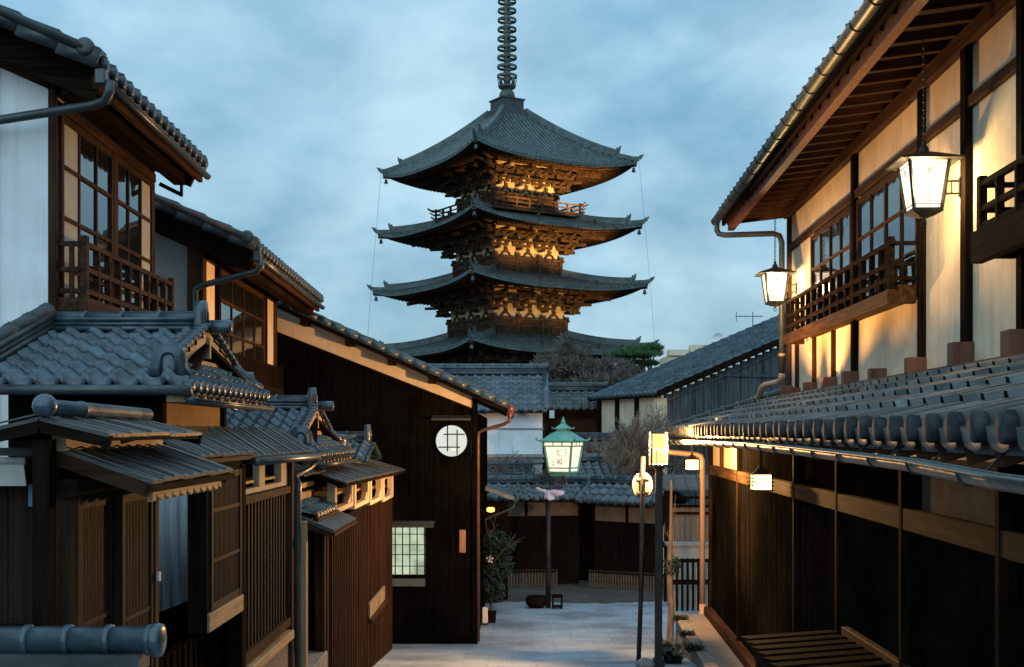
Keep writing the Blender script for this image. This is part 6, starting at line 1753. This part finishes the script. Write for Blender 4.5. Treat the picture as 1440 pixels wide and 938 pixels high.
mb = MB(); board_wall(mb, (xa + 0.1, 24.13, za(765)), (xb - xa + 0.3, 0, 0), za(712) - za(765), (0, -1, 0), bw=0.1, batten=0.02); mb.build('boards', pmat('greybrown_slats', (0.12, 0.09, 0.07), (0.24, 0.19, 0.15), 0.8, ZG, bump=0.3), t)
t = thing('picket_fence', 'low picket fence with pale gaps in front of a blue grey block wall', 'fence', (3.3, 22.5, GZ(22)))
mb = MB(); xa, xb = at(944, 0, 22.6).x, at(1005, 0, 22.6).x
zb_ = lambda py: at(0, py, 22.6).z
for i in range(9): x = xa + i * 0.1; mb.box(x - 0.022, x + 0.022, 22.55, 22.58, GZ(22.6) - 0.05, zb_(785))
mb.box(xa - 0.05, xb, 22.58, 22.61, zb_(791), zb_(786)); mb.box(xa - 0.05, xb, 22.58, 22.61, zb_(822), zb_(815)); mb.build('pickets', dark_z, t)
t = thing('block_wall', 'blue grey block wall with a flat top beyond the house corner', 'wall', (3.4, 23.3, GZ(23)))
mb = MB(); mb.box(3.0, 4.6, 23.1, 23.4, -0.5, at(0, 768, 23.1).z); mb.build('blocks', grey_pl, t)
mb = MB(); mb.box(2.95, 4.65, 23.05, 23.45, at(0, 768, 23.1).z, at(0, 766, 23.1).z + 0.03); mb.build('coping', stone_m, t)
# ------------------------------------------------------------------ terrace, lamps, sign, lantern
mb = MB()
n = 14
L_ = []
rng = random.Random(2)
for i in range(n + 1):
    y = 9.0 + 8.95 * i / n
    xl = 2.02 + 0.40 * (i / n) + rng.uniform(-0.03, 0.03)
    L_.append((xl, y))
vs = []; fs = []
for (xl, y) in L_:
    zt = max(0.5, GZ(y) + 0.05)
    vs += [(xl, y, zt), (2.204 + 0.0424 * y + 0.1, y, zt), (xl, y, GZ(y) - 0.2)]
for i in range(n):
    a = i * 3
    fs += [(a, a + 1, a + 4, a + 3), (a, a + 3, a + 5, a + 2)]
a = n * 3; fs.append((a, a + 2, a + 1))
vs.append((vs[a + 1][0], vs[a + 1][1], GZ(18) - 0.2)); fs[-1] = (a, a + 1, len(vs) - 1, a + 2)
mb.add(vs, fs); tr_ = mb.build('terrace', pave_m); tag(tr_, kind='structure')
# stone edging of the terrace
mb = MB()
for i in range(n):
    (xa, ya), (xb, yb) = L_[i], L_[i + 1]
    mb.bar((xa + 0.05, ya + 0.02, max(0.5, GZ(ya) + 0.05) + 0.005), (xb + 0.05, yb - 0.02, max(0.5, GZ(yb) + 0.05) + 0.005), 0.16, 0.05)
o = mb.build('kerb', curb_m, bevel=0.01); tag(o, kind='structure')

def street_lamp():
    b = Vector((1.79, 14.8, GZ(14.8)))
    t = thing('street_lamp', 'street lamp with a glaring orange lantern on a black square post', 'street lamp', b)
    mb = MB(); mb.bar(b + Vector((0, 0, -0.1)), (1.80, 14.8, 2.76), 0.085, 0.085, up=(0, 1, 0)); mb.box(1.73, 1.86, 14.73, 14.87, b.z - 0.05, b.z + 0.12); mb.build('post', iron_m, t, bevel=0.006)
    c = Vector((1.80, 14.8, 0)); z0, z1 = 2.81, 3.18; w = 0.10
    g = MB()
    for k in range(4):
        g.M = Matrix.Translation(c) @ Matrix.Rotation(R(90 * k), 4, 'Z')
        g.box(-w + 0.01, w - 0.01, -w, -w + 0.006, z0 + 0.02, z1)
    g.build('glass', street_lit, t)
    f = MB(Matrix.Translation(c))
    for sx in (-1, 1):
        for sy in (-1, 1): f.box(sx * w - 0.009, sx * w + 0.009, sy * w - 0.009, sy * w + 0.009, z0, z1 + 0.02)
    f.box(-w - 0.012, w + 0.012, -w - 0.012, w + 0.012, z0 - 0.03, z0); f.box(-0.06, 0.06, -0.06, 0.06, z0 - 0.06, z0 - 0.03)
    for i in (-1, 0, 1):
        for k in range(4):
            f2 = Matrix.Rotation(R(90 * k), 4, 'Z')
            p = f2 @ Vector((i * 0.045, -w - 0.006, 0)); f.box(p.x - 0.004, p.x + 0.004, p.y - 0.004, p.y + 0.004, z0, z0 + 0.19)
    for k in range(4):
        f2 = Matrix.Rotation(R(90 * k), 4, 'Z')
        f.bar(f2 @ Vector((-w, -w - 0.004, z0 + 0.19)), f2 @ Vector((w, -w - 0.004, z0 + 0.19)), 0.008, 0.008)
    f.build('frame', iron_m, t)
    r = MB(Matrix.Translation(c))
    vs = [(-0.13, -0.13, z1 + 0.02), (0.13, -0.13, z1 + 0.02), (0.13, 0.13, z1 + 0.02), (-0.13, 0.13, z1 + 0.02), (0, 0, z1 + 0.06)]
    r.add(vs, [(0, 1, 4), (1, 2, 4), (2, 3, 4), (3, 0, 4), (0, 3, 2, 1)]); r.build('lamp_cap', iron_m, t)
    ld = bpy.data.lights.new('street_lamp_light', 'POINT'); ld.energy = 6500; ld.color = (1.0, 0.51, 0.17); ld.shadow_soft_size = 0.06
    lo = bpy.data.objects.new('street_lamp_light', ld); COL.objects.link(lo); lo.parent = t; lo.location = Vector((1.80, 14.8, 3.02)) - b
street_lamp()
# round sign seen from behind
b = Vector((1.585, 15.0, GZ(15.0)))
t = thing('road_sign', 'round road sign seen from behind on a thin leaning pole', 'sign', b)
mb = MB(); mb.tube([b + Vector((-0.02, 0, -0.1)), (1.60, 15.0, 1.2), (1.625, 15.0, 2.90)], 0.03, 10); mb.build('pole', iron_m, t, smooth=True)
M = Matrix.Translation((1.622, 15.05, 2.54)) @ Matrix.Rotation(R(35), 4, 'Z')
mb = MB(M); mb.lathe((0, 0, 0), [(0.001, -0.004), (0.158, -0.004), (0.165, -0.008), (0.165, 0.008), (0.158, 0.006), (0.001, 0.006)], 32, ax='y'); mb.build('disc', sign_m, t, smooth=True)
mb = MB(M)
for z in (-0.085, 0.085): mb.box(-0.10, 0.10, -0.03, -0.005, z - 0.012, z + 0.012); mb.box(-0.045, 0.045, -0.085, -0.02, z - 0.01, z + 0.01)
mb.build('clamp', pmat('steel_clamp', (0.5, 0.48, 0.45), (0.6, 0.58, 0.55), 0.4, metal=0.5, bump=0), t)
# stones at the pole foot
for (x, y, s, lab) in ((1.63, 14.75, 0.1, 'rounded grey stone at the foot of the thin sign pole'), ):
    mb = MB(); mb.sphere((x, y, GZ(y) + 0.05), s, 12, 8, (1.2, 0.9, 0.8)); o = mb.build('stone', stone_m, None, smooth=True, origin=(x, y, GZ(y))); tag(o, lab, 'stone')

# green copper lantern
def green_lantern():
    c = at(792, 640, 23)
    k = 23 / F
    t = thing('copper_lantern', 'green copper roofed street lantern with glowing lettered panels', 'lantern', (c.x, c.y, at(0, 668, 23).z))
    Z = lambda py: at(0, py, 23).z
    M = Matrix.Translation((c.x, c.y, 0)) @ Matrix.Rotation(R(-24), 4, 'Z')
    zt, zb = Z(628), Z(657)
    wt, wb = 20 * k, 15.5 * k
    cn = lambda z: wb + (wt - wb) * (z - zb) / (zt - zb)
    for q in range(4):
        mb = MB(M @ Matrix.Rotation(R(90 * q), 4, 'Z'))
        a, b = cn(zb), cn(zt)
        mb.add([(-a, -a, zb), (a, -a, zb), (b, -b, zt), (-b, -b, zt), (-a, -a + 0.01, zb), (a, -a + 0.01, zb), (b, -b + 0.01, zt), (-b, -b + 0.01, zt)], [(0, 1, 2, 3), (7, 6, 5, 4), (0, 4, 5, 1), (1, 5, 6, 2), (2, 6, 7, 3), (3, 7, 4, 0)])
        mb.box(-wt - 0.02, wt + 0.02, -wt - 0.02, -wt - 0.01, zt + 0.02, zt + 0.075)
        mb.box(-wb + 0.01, wb - 0.01, -wb + 0.0, -wb + 0.01, zb - 0.075, zb - 0.025)
        p = mb.build('pane', green_lit, t)
        slope = Vector((0, -(wt - wb), zt - zb)).normalized()
        Mt = M @ Matrix.Rotation(R(90 * q), 4, 'Z')
        def tx(ch, s, x, z): text_mesh(ch, s, Mt @ face_matrix((x, -cn(z) - 0.006, z), (1, 0, 0), slope), MATS['ink_lettering'], p, 0.002)
        if q == 0:
            tx('\u3068', 0.15, 0.015, zt - 0.115); tx('\u548c', 0.13, 0.015, zb + 0.095)
            for i, ch in enumerate('\u4eac\u6771\u5c71'): tx(ch, 0.045, 0.155, zt - 0.06 - i * 0.05)
            for i, ch in enumerate('\u516b\u5742\u901a'): tx(ch, 0.045, -0.115, zb + 0.16 - i * 0.055)
        if q == 3:
            for i, ch in enumerate('\u4eac\u90fd\u6771\u5c71'): tx(ch, 0.05, 0.0, zt - 0.08 - i * 0.07)
    mb = MB(M)
    for sx in (-1, 1):
        for sy in (-1, 1):
            mb.bar((sx * wb, sy * wb, zb - 0.1), (sx * (wt + 0.015), sy * (wt + 0.015), zt + 0.1), 0.035, 0.035)
    for q in range(4):
        r_ = Matrix.Rotation(R(90 * q), 4, 'Z')
        for (z, w, h) in ((zt + 0.01, wt + 0.01, 0.025), (zt + 0.085, wt + 0.03, 0.02), (zb - 0.012, wb + 0.005, 0.025), (zb - 0.09, wb - 0.0, 0.03)):
            mb.bar(r_ @ Vector((-w, -w, z)), r_ @ Vector((w, -w, z)), 0.03, h)
        for x in (-0.33, 0.33):
            mb.bar(r_ @ Vector((x * wt, -wt - 0.022, zt + 0.02)), r_ @ Vector((x * wt, -wt - 0.022, zt + 0.08)), 0.02, 0.015, up=(0, 1, 0))
    mb.box(-wb * 0.9, wb * 0.9, -wb * 0.9, wb * 0.9, zb - 0.16, zb - 0.105); mb.build('frame', verdigris, t)
    # two tiered copper roof
    def tier(mb, prof):
        vs = []; fs = []
        for (r, z) in prof: vs += [(-r, -r, z), (r, -r, z), (r, r, z), (-r, r, z)]
        for i in range(len(prof) - 1):
            for q in range(4): fs.append((i * 4 + q, i * 4 + (q + 1) % 4, i * 4 + 4 + (q + 1) % 4, i * 4 + 4 + q))
        fs.append((0, 3, 2, 1)); e = (len(prof) - 1) * 4; fs.append((e, e + 1, e + 2, e + 3))
        mb.add(vs, fs)
    mb = MB(M)
    z = zt + 0.1
    tier(mb, [(0.345, z - 0.01), (0.35, z + 0.015), (0.27, z + 0.07), (0.2, z + 0.13), (0.13, z + 0.18), (0.10, z + 0.195), (0.10, z + 0.235)])
    tier(mb, [(0.135, z + 0.235), (0.14, z + 0.245), (0.10, z + 0.27), (0.06, z + 0.31), (0.045, z + 0.33)])
    mb.lathe((0, 0, z + 0.33), [(0.05, 0), (0.06, 0.015), (0.035, 0.03), (0.045, 0.05), (0.03, 0.08), (0.004, 0.14)], 12)
    for sx in (-1, 1):
        for sy in (-1, 1):
            mb.tube([(sx * 0.33, sy * 0.33, z + 0.02), (sx * 0.37, sy * 0.37, z + 0.02), (sx * 0.395, sy * 0.395, z + 0.04), (sx * 0.39, sy * 0.39, z + 0.065), (sx * 0.375, sy * 0.375, z + 0.06)], 0.014, 6)
            mb.tube([(sx * 0.13, sy * 0.13, z + 0.245), (sx * 0.16, sy * 0.16, z + 0.25), (sx * 0.165, sy * 0.165, z + 0.27)], 0.01, 6)
    mb.build('lantern_roof', verdigris, t)
    # stem and arm to the dark post
    mb = MB()
    px = at(771, 0, 23).x; zz = zb - 0.15
    mb.tube([(c.x, 23, zz + 0.02), (c.x, 23, zz - 0.14), (c.x - 0.04, 23, zz - 0.24), (px + 0.1, 23, zz - 0.30), (px, 23, zz - 0.32)], 0.018, 8)
    mb.build('arm', iron_m, t, smooth=True)
    mb = MB(); mb.tube([(px, 23, GZ(23) - 0.05), (px, 23, zz - 0.28)], 0.05, 10); mb.lathe((px, 23, zz - 0.28), [(0.055, 0), (0.03, 0.04), (0.001, 0.05)], 10); mb.build('post', iron_m, t, smooth=True)
    return px, zz
gpx, gzz = green_lantern()
# lilac bow on the post
t = thing('cloth_bow', 'lilac white cloth bow tied round the dark post', 'cloth', (gpx, 22.9, 1.9))
mb = MB()
zc = at(0, 693, 22.9).z
def puff(c0, d, L, W, H):
    c0 = Vector(c0); d = Vector(d).normalized(); n = 7
    up = Vector((0, 0, 1)); s = d.cross(up).normalized(); u2 = s.cross(d)
    vs = []; fs = []
    for i in range(n + 1):
        f = i / n; w = W * (0.25 + 0.75 * math.sin(math.pi * min(1, f * 0.75 + 0.05))); h = H * math.sin(math.pi * (0.1 + 0.85 * f))
        for k in range(8):
            a = 2 * math.pi * k / 8
            vs.append(c0 + d * (L * f) + s * (w * math.cos(a)) + u2 * (h * math.sin(a) + 0.02 * math.sin(5 * f + k)))
    for i in range(n):
        for k in range(8): fs.append((i * 8 + k, i * 8 + (k + 1) % 8, i * 8 + 8 + (k + 1) % 8, i * 8 + 8 + k))
    fs.append(tuple(range(8))); fs.append(tuple(n * 8 + k for k in range(8)))
    mb.add(vs, fs)
puff((gpx, 22.9, zc), (-1, -0.1, 0.35), 0.26, 0.06, 0.05)
puff((gpx, 22.88, zc), (1, -0.1, 0.02), 0.30, 0.08, 0.08)
puff((gpx, 22.87, zc), (0.35, -0.4, -0.7), 0.16, 0.10, 0.05)
puff((gpx, 22.87, zc), (-0.5, -0.4, -0.6), 0.14, 0.07, 0.04)
mb.sphere((gpx, 22.88, zc), 0.055, 10, 6)
mb.build('bow', cloth_m, t, smooth=True)
# planters round the post foot
for (dx, dy, w, h, lab) in ((-0.22, 0.05, 0.22, 0.22, 'dark round planter left of the bow-topped post foot'), (0.17, -0.05, 0.20, 0.26, 'square dark stand with a small opening right of the post foot')):
    p = Vector((gpx + dx, 23 + dy, GZ(23)))
    t = thing('planter', lab, 'planter', p)
    mb = MB()
    if dx < 0: mb.lathe(p, [(w * 0.6, 0), (w * 0.9, h * 0.3), (w, h * 0.7), (w * 0.85, h), (w * 0.75, h), (w * 0.7, h * 0.6)], 16)
    else:
        mb.box(p.x - w / 2, p.x + w / 2, p.y - w / 2, p.y + w / 2, p.z + h - 0.05, p.z + h)
        for sx in (-1, 1):
            for sy in (-1, 1): mb.box(p.x + sx * w * 0.42 - 0.015, p.x + sx * w * 0.42 + 0.015, p.y + sy * w * 0.42 - 0.015, p.y + sy * w * 0.42 + 0.015, p.z, p.z + h - 0.05)
        mb.box(p.x - w / 2, p.x + w / 2, p.y - w / 2, p.y + w / 2, p.z + 0.03, p.z + 0.05)
    mb.build('body', dark_x, t, smooth=dx < 0)
# small white stand and pot by the corner of the black house
p = Vector((at(682, 0, 20.5).x, 20.5, GZ(20.5)))
t = thing('stand_sign', 'small white upright board at the foot of the black house corner', 'sign', p)
mb = MB(); mb.box(p.x - 0.045, p.x + 0.045, p.y - 0.02, p.y, p.z + 0.03, p.z + 0.30); mb.build('board', white_pl, t, bevel=0.01)
mb = MB(); mb.box(p.x - 0.06, p.x + 0.06, p.y - 0.05, p.y + 0.05, p.z, p.z + 0.03); mb.build('foot', iron_m, t)
p = Vector((at(692, 0, 20.8).x, 20.8, GZ(20.8)))
t = thing('flower_pot', 'dark square flower pot right beside the small white board', 'pot', p)
mb = MB(); mb.prism([(-0.06, 0), (0.06, 0), (0.075, 0.2), (-0.075, 0.2)], -0.06, 0.06); mb.v = [(a + p.x, b + p.y, c_ + p.z) for a, b, c_ in mb.v]; mb.build('pot', dark_x, t)
# ------------------------------------------------------------------ trees and shrubs
def branch_tree(mbs, p, d, L, r, depth, rng, spread=0.6, up=0.1, taper=0.68, kids=(2, 3), rmin=0.003, wob=0.22, lean=None):
    n = 3
    pts = [Vector(p)]; rs = [r]
    d = Vector(d).normalized()
    q = Vector(p)
    for i in range(n):
        d = (d + Vector((rng.uniform(-1, 1), rng.uniform(-1, 1), rng.uniform(-1, 1))) * wob + Vector((0, 0, up)) * 0.5)
        if lean is not None: d += lean * 0.1
        d.normalize()
        q = q + d * (L / n)
        pts.append(q.copy()); rs.append(max(rmin, r * (1 - 0.35 * (i + 1) / n)))
    mbs.tube(pts, rs, 5 if r > 0.02 else 3, cap=False)
    if depth <= 0: return
    k = rng.randint(*kids)
    for i in range(k):
        f = rng.uniform(0.45, 1.0) if i else 1.0
        j = min(n - 1, int(f * n)); base = pts[j].lerp(pts[j + 1], f * n - j) if f < 1 else pts[-1]
        nd = (d + Vector((rng.uniform(-1, 1), rng.uniform(-1, 1), rng.uniform(-0.7, 1))) * spread).normalized()
        branch_tree(mbs, base, nd, L * rng.uniform(0.6, 0.9), max(rmin, r * taper * rng.uniform(0.7, 1)), depth - 1, rng, spread, up, taper, kids, rmin, wob, lean)
def bare_tree(label, base, h, r, depth, seed, spread=0.6, mat=None, kids=(2, 3), group=None, rmin=0.004, lean=None, first=0.3, up=0.1, name='bare_tree', cat='tree', stems=1, L0=None, mains=4):
    rng = random.Random(seed)
    t = thing(name, label, cat, base, group)
    b = Vector(base)
    tr = MB(); cr = MB()
    for s in range(stems):
        d = Vector((rng.uniform(-0.3, 0.3), rng.uniform(-0.3, 0.3), 1)).normalized() if stems > 1 else Vector((0.05, 0, 1))
        top = b + d * h * first
        tr.tube([b - Vector((0, 0, 0.1)), b.lerp(top, 0.5) + Vector((rng.uniform(-1, 1), rng.uniform(-1, 1), 0)) * r, top], [r * 1.3, r, r * 0.85], 8)
        for i in range(mains):
            a = rng.uniform(0, 2 * math.pi)
            nd = Vector((math.cos(a) * spread * 1.3, math.sin(a) * spread * 1.3, 1))
            branch_tree(cr, top - d * h * first * rng.uniform(0, 0.25), nd, L0 or h * 0.26, r * 0.6, depth, rng, spread, up, 0.68, kids, rmin, 0.22, lean)
    tr.build('trunk', bark_m, t, smooth=True)
    cr.build('crown', mat or bark_m, t)
    return t
def leaf_mass(mb, c, rad, n, size, rng, hollow=0.35):
    c = Vector(c)
    for i in range(n):
        while True:
            p = Vector((rng.uniform(-1, 1), rng.uniform(-1, 1), rng.uniform(-1, 1)))
            if hollow < p.length < 1: break
        p = Vector((p.x * rad[0], p.y * rad[1], p.z * rad[2])) + c
        a = Vector((rng.uniform(-1, 1), rng.uniform(-1, 1), rng.uniform(-1, 1))).normalized(); b = a.orthogonal().normalized()
        s = size * rng.uniform(0.6, 1.4)
        mb.add([p - a * s, p + b * s * 0.45, p + a * s, p - b * s * 0.45], [(0, 1, 2, 3)])
# bare trees in front of the pagoda
GB = 'bare trees below the pagoda'
bare_tree('wide bare brown tree in front of the pagoda base, left of the pine', (at(812, 0, 48).x, 48, -0.7), 8.4, 0.16, 5, 11, 0.9, kids=(4, 5), group=GB, rmin=0.017, first=0.62, up=0.0, L0=0.9, mains=7)
bare_tree('smaller bare tree touching the left side of the pine', (at(862, 0, 46).x, 46, -0.7), 7.4, 0.13, 5, 23, 0.9, kids=(4, 5), group=GB, rmin=0.016, first=0.62, up=0.0, L0=0.75, mains=6)
bare_tree('bare tree farthest left, against the dark lowest pagoda roof', (at(775, 0, 50).x, 50, -0.7), 8.3, 0.12, 5, 5, 0.9, kids=(4, 5), group=GB, rmin=0.017, first=0.62, up=0.0, L0=0.8, mains=7)
bare_tree('bare tree between the wide brown one and the pine, lowest of the row', (at(842, 0, 49).x, 49, -0.7), 7.9, 0.12, 5, 17, 0.9, kids=(4, 5), group=GB, rmin=0.017, first=0.62, up=0.0, L0=0.8, mains=7)
# pine
rng = random.Random(4)
base = Vector((at(902, 0, 52).x, 52, -0.7))
t = thing('pine_tree', 'dark green pine with layered needle pads right of the pagoda', 'tree', base)
mb = MB()
top = at(905, 500, 52)
mb.tube([base, base.lerp(top, 0.5) + Vector((0.3, 0, 0)), base.lerp(top, 0.8), top], [0.2, 0.16, 0.12, 0.06], 8)
pads = [(880, 500, 1.0, 0.3), (898, 500, 1.0, 0.3), (885, 503, 0.85, 0.22), (905, 491, 0.75, 0.22), (916, 497, 0.5, 0.2), (898, 512, 0.8, 0.2), (872, 509, 0.5, 0.16), (915, 513, 0.35, 0.14), (890, 519, 0.5, 0.14), (922, 490, 0.32, 0.18)]
for (px, py, rx, rzz) in pads:
    c = at(px, py, 52 + rng.uniform(-0.6, 0.6)); k = base.lerp(top, rng.uniform(0.72, 0.97))
    mb.tube([k, k.lerp(c, 0.6) + Vector((0, 0, -0.12)), c - Vector((0, 0, 0.1))], [0.06, 0.045, 0.02], 6)
mb.build('trunk', bark_m, t, smooth=True)
mb = MB()
for (px, py, rx, rzz) in pads:
    c = at(px, py, 52 + rng.uniform(-0.4, 0.4))
    for q in range(int(260 * rx)):
        a = rng.uniform(0, 2 * math.pi); rr = math.sqrt(rng.random()) * rx
        p = c + Vector((rr * math.cos(a), rr * math.sin(a) * 0.8, rzz * (1 - (rr / rx) ** 2) * rng.uniform(-0.13, 1) + rng.uniform(-0.06, 0.06)))
        for w in range(9):
            d = Vector((rng.uniform(-1, 1), rng.uniform(-1, 1), rng.uniform(-0.15, 1))).normalized() * rng.uniform(0.12, 0.24)
            s = d.orthogonal().normalized() * 0.014
            mb.add([p - s, p + s, p + d], [(0, 1, 2)])
mb.build('crown', pine_leaf, t)
# tree by the street lamp and shrubs over the low roofs
bare_tree('bare tree lit orange beside the street lamp', (at(880, 0, 28.7).x, 28.7, GZ(28.7)), 4.3, 0.04, 6, 31, 0.7, mat=twig_pale, kids=(2, 4), rmin=0.0045, first=0.5, lean=Vector((0.35, 0, 0.1)), up=0.06, L0=0.62, mains=5)
bare_tree('bare tree behind the lit one, in front of the grey house', (at(925, 0, 29).x, 29, GZ(28)), 4.6, 0.05, 6, 37, 0.7, mat=bark_m, kids=(2, 4), rmin=0.0045, first=0.55, up=0.04, L0=0.6, mains=5)
bare_tree('bare twiggy shrub above the low roofs left of the green lantern', (at(735, 0, 27.0).x, 28.1, GZ(27)), 3.2, 0.04, 5, 41, 0.75, mat=bark_m, kids=(3, 4), rmin=0.005, first=0.55, up=0.04, L0=0.45, mains=5)
bare_tree('bare shrub between the green lantern and the lit tree', (at(835, 0, 30.2).x, 30.2, GZ(30)), 3.9, 0.045, 5, 43, 0.7, mat=bark_m, kids=(3, 4), rmin=0.005, first=0.55, up=0.04, L0=0.5, mains=5)
# evergreen shrub beside the black house with a white blossom cluster
rng = random.Random(8)
b = Vector((at(692, 0, 22.5).x, 22.5, GZ(22.5)))
t = thing('evergreen_shrub', 'dark evergreen shrub in shadow beside the black house with pale blossoms', 'shrub', b)
mb = MB(); branch_tree(mb, b, (0, 0, 1), 0.7, 0.03, 3, rng, 0.6); mb.build('trunk', bark_m, t)
mb = MB()
for (dx, dz, r) in ((0, 0.95, 0.33), (-0.08, 0.6, 0.3), (0.05, 1.3, 0.25), (0.12, 0.85, 0.28), (-0.1, 1.1, 0.28), (0.02, 0.35, 0.24), (0.27, 1.22, 0.15)):
    leaf_mass(mb, b + Vector((dx, rng.uniform(-0.1, 0.1), dz)), (r, r, r * 0.9), 420, 0.05, rng)
mb.build('crown', leaf_dark, t)
mb = MB()
p0 = at(689, 787, 22.15)
for (dx, dz) in ((-0.05, 0.03), (0.0, 0.05), (0.045, 0.02), (-0.02, -0.03), (0.03, -0.04), (0.0, 0.005)):
    for q in range(5):
        a = 2 * math.pi * q / 5 + dx * 9; c = p0 + Vector((dx, 0, dz)); d = Vector((math.cos(a), -0.2, math.sin(a))) * 0.022; s = Vector((-math.sin(a), 0, math.cos(a))) * 0.011
        mb.add([c, c + d * 0.6 + s, c + d, c + d * 0.6 - s], [(0, 1, 2, 3)])
mb.build('blossoms', petal_m, t)
# ivy-grown slender trunk and small plants at the terrace edge
b = Vector((at(942, 0, 17.9).x, 17.9, GZ(17.9)))
t = thing('slender_trunk', 'slender weathered trunk with a tuft of leaves beside the terrace', 'tree', b)
mb = MB(); mb.tube([b, b + Vector((0.02, 0, 0.6)), b + Vector((-0.01, 0, 1.1)), b + Vector((0.015, 0, 1.6)), b + Vector((0.02, 0, 2.45))], [0.055, 0.045, 0.042, 0.03, 0.015], 8)
branch_tree(mb, b + Vector((0, 0, 1.15)), (0.3, 0, 1), 0.4, 0.015, 3, random.Random(3), 0.7); mb.build('trunk', bark_m, t)
mb = MB(); leaf_mass(mb, b + Vector((0.03, 0, 1.2)), (0.14, 0.14, 0.16), 260, 0.03, rng, 0.0); mb.build('crown', leaf_dark, t)
def tuft(label, x, y, z, n, h, seed):
    rng = random.Random(seed)
    t = thing('edge_plant', label, 'plant', (x, y, z), 'small plants along the terrace edge')
    mb = MB()
    for i in range(n):
        a = rng.uniform(0, 2 * math.pi); l = h * rng.uniform(0.5, 1.1)
        d = Vector((math.cos(a) * 0.6, math.sin(a) * 0.6, 1)).normalized(); s = Vector((-math.sin(a), math.cos(a), 0)) * 0.012
        p = Vector((x, y, z - 0.02)) + Vector((rng.uniform(-0.09, 0.09), rng.uniform(-0.13, 0.13), 0))
        m = p + d * l * 0.6; e = p + d * l + Vector((math.cos(a), math.sin(a), -0.5)) * l * 0.3
        mb.add([p - s * 0.4, p + s * 0.4, m + s, e, m - s], [(0, 1, 2, 3, 4)])
    mb.build('leaves', leaf_dark, t)
tuft('leafy dark clump on the far end of the terrace edge', 2.40, 17.3, 0.52, 130, 0.13, 1)
tuft('grassy clump midway along the terrace edge', 2.31, 16.0, 0.52, 110, 0.11, 2)
tuft('straggly clump on the near terrace edge by the frame bottom', 2.24, 14.9, 0.52, 130, 0.14, 3)
tuft('clump growing low on the lane side of the terrace kerb', 2.16, 16.6, GZ(16.6), 160, 0.3, 4)
tuft('tall clump against the terrace kerb beside the lamp post', 2.05, 15.4, GZ(15.4), 160, 0.28, 5)
for o in list(bpy.data.objects):
    if '_wl' in o: del o['_wl']
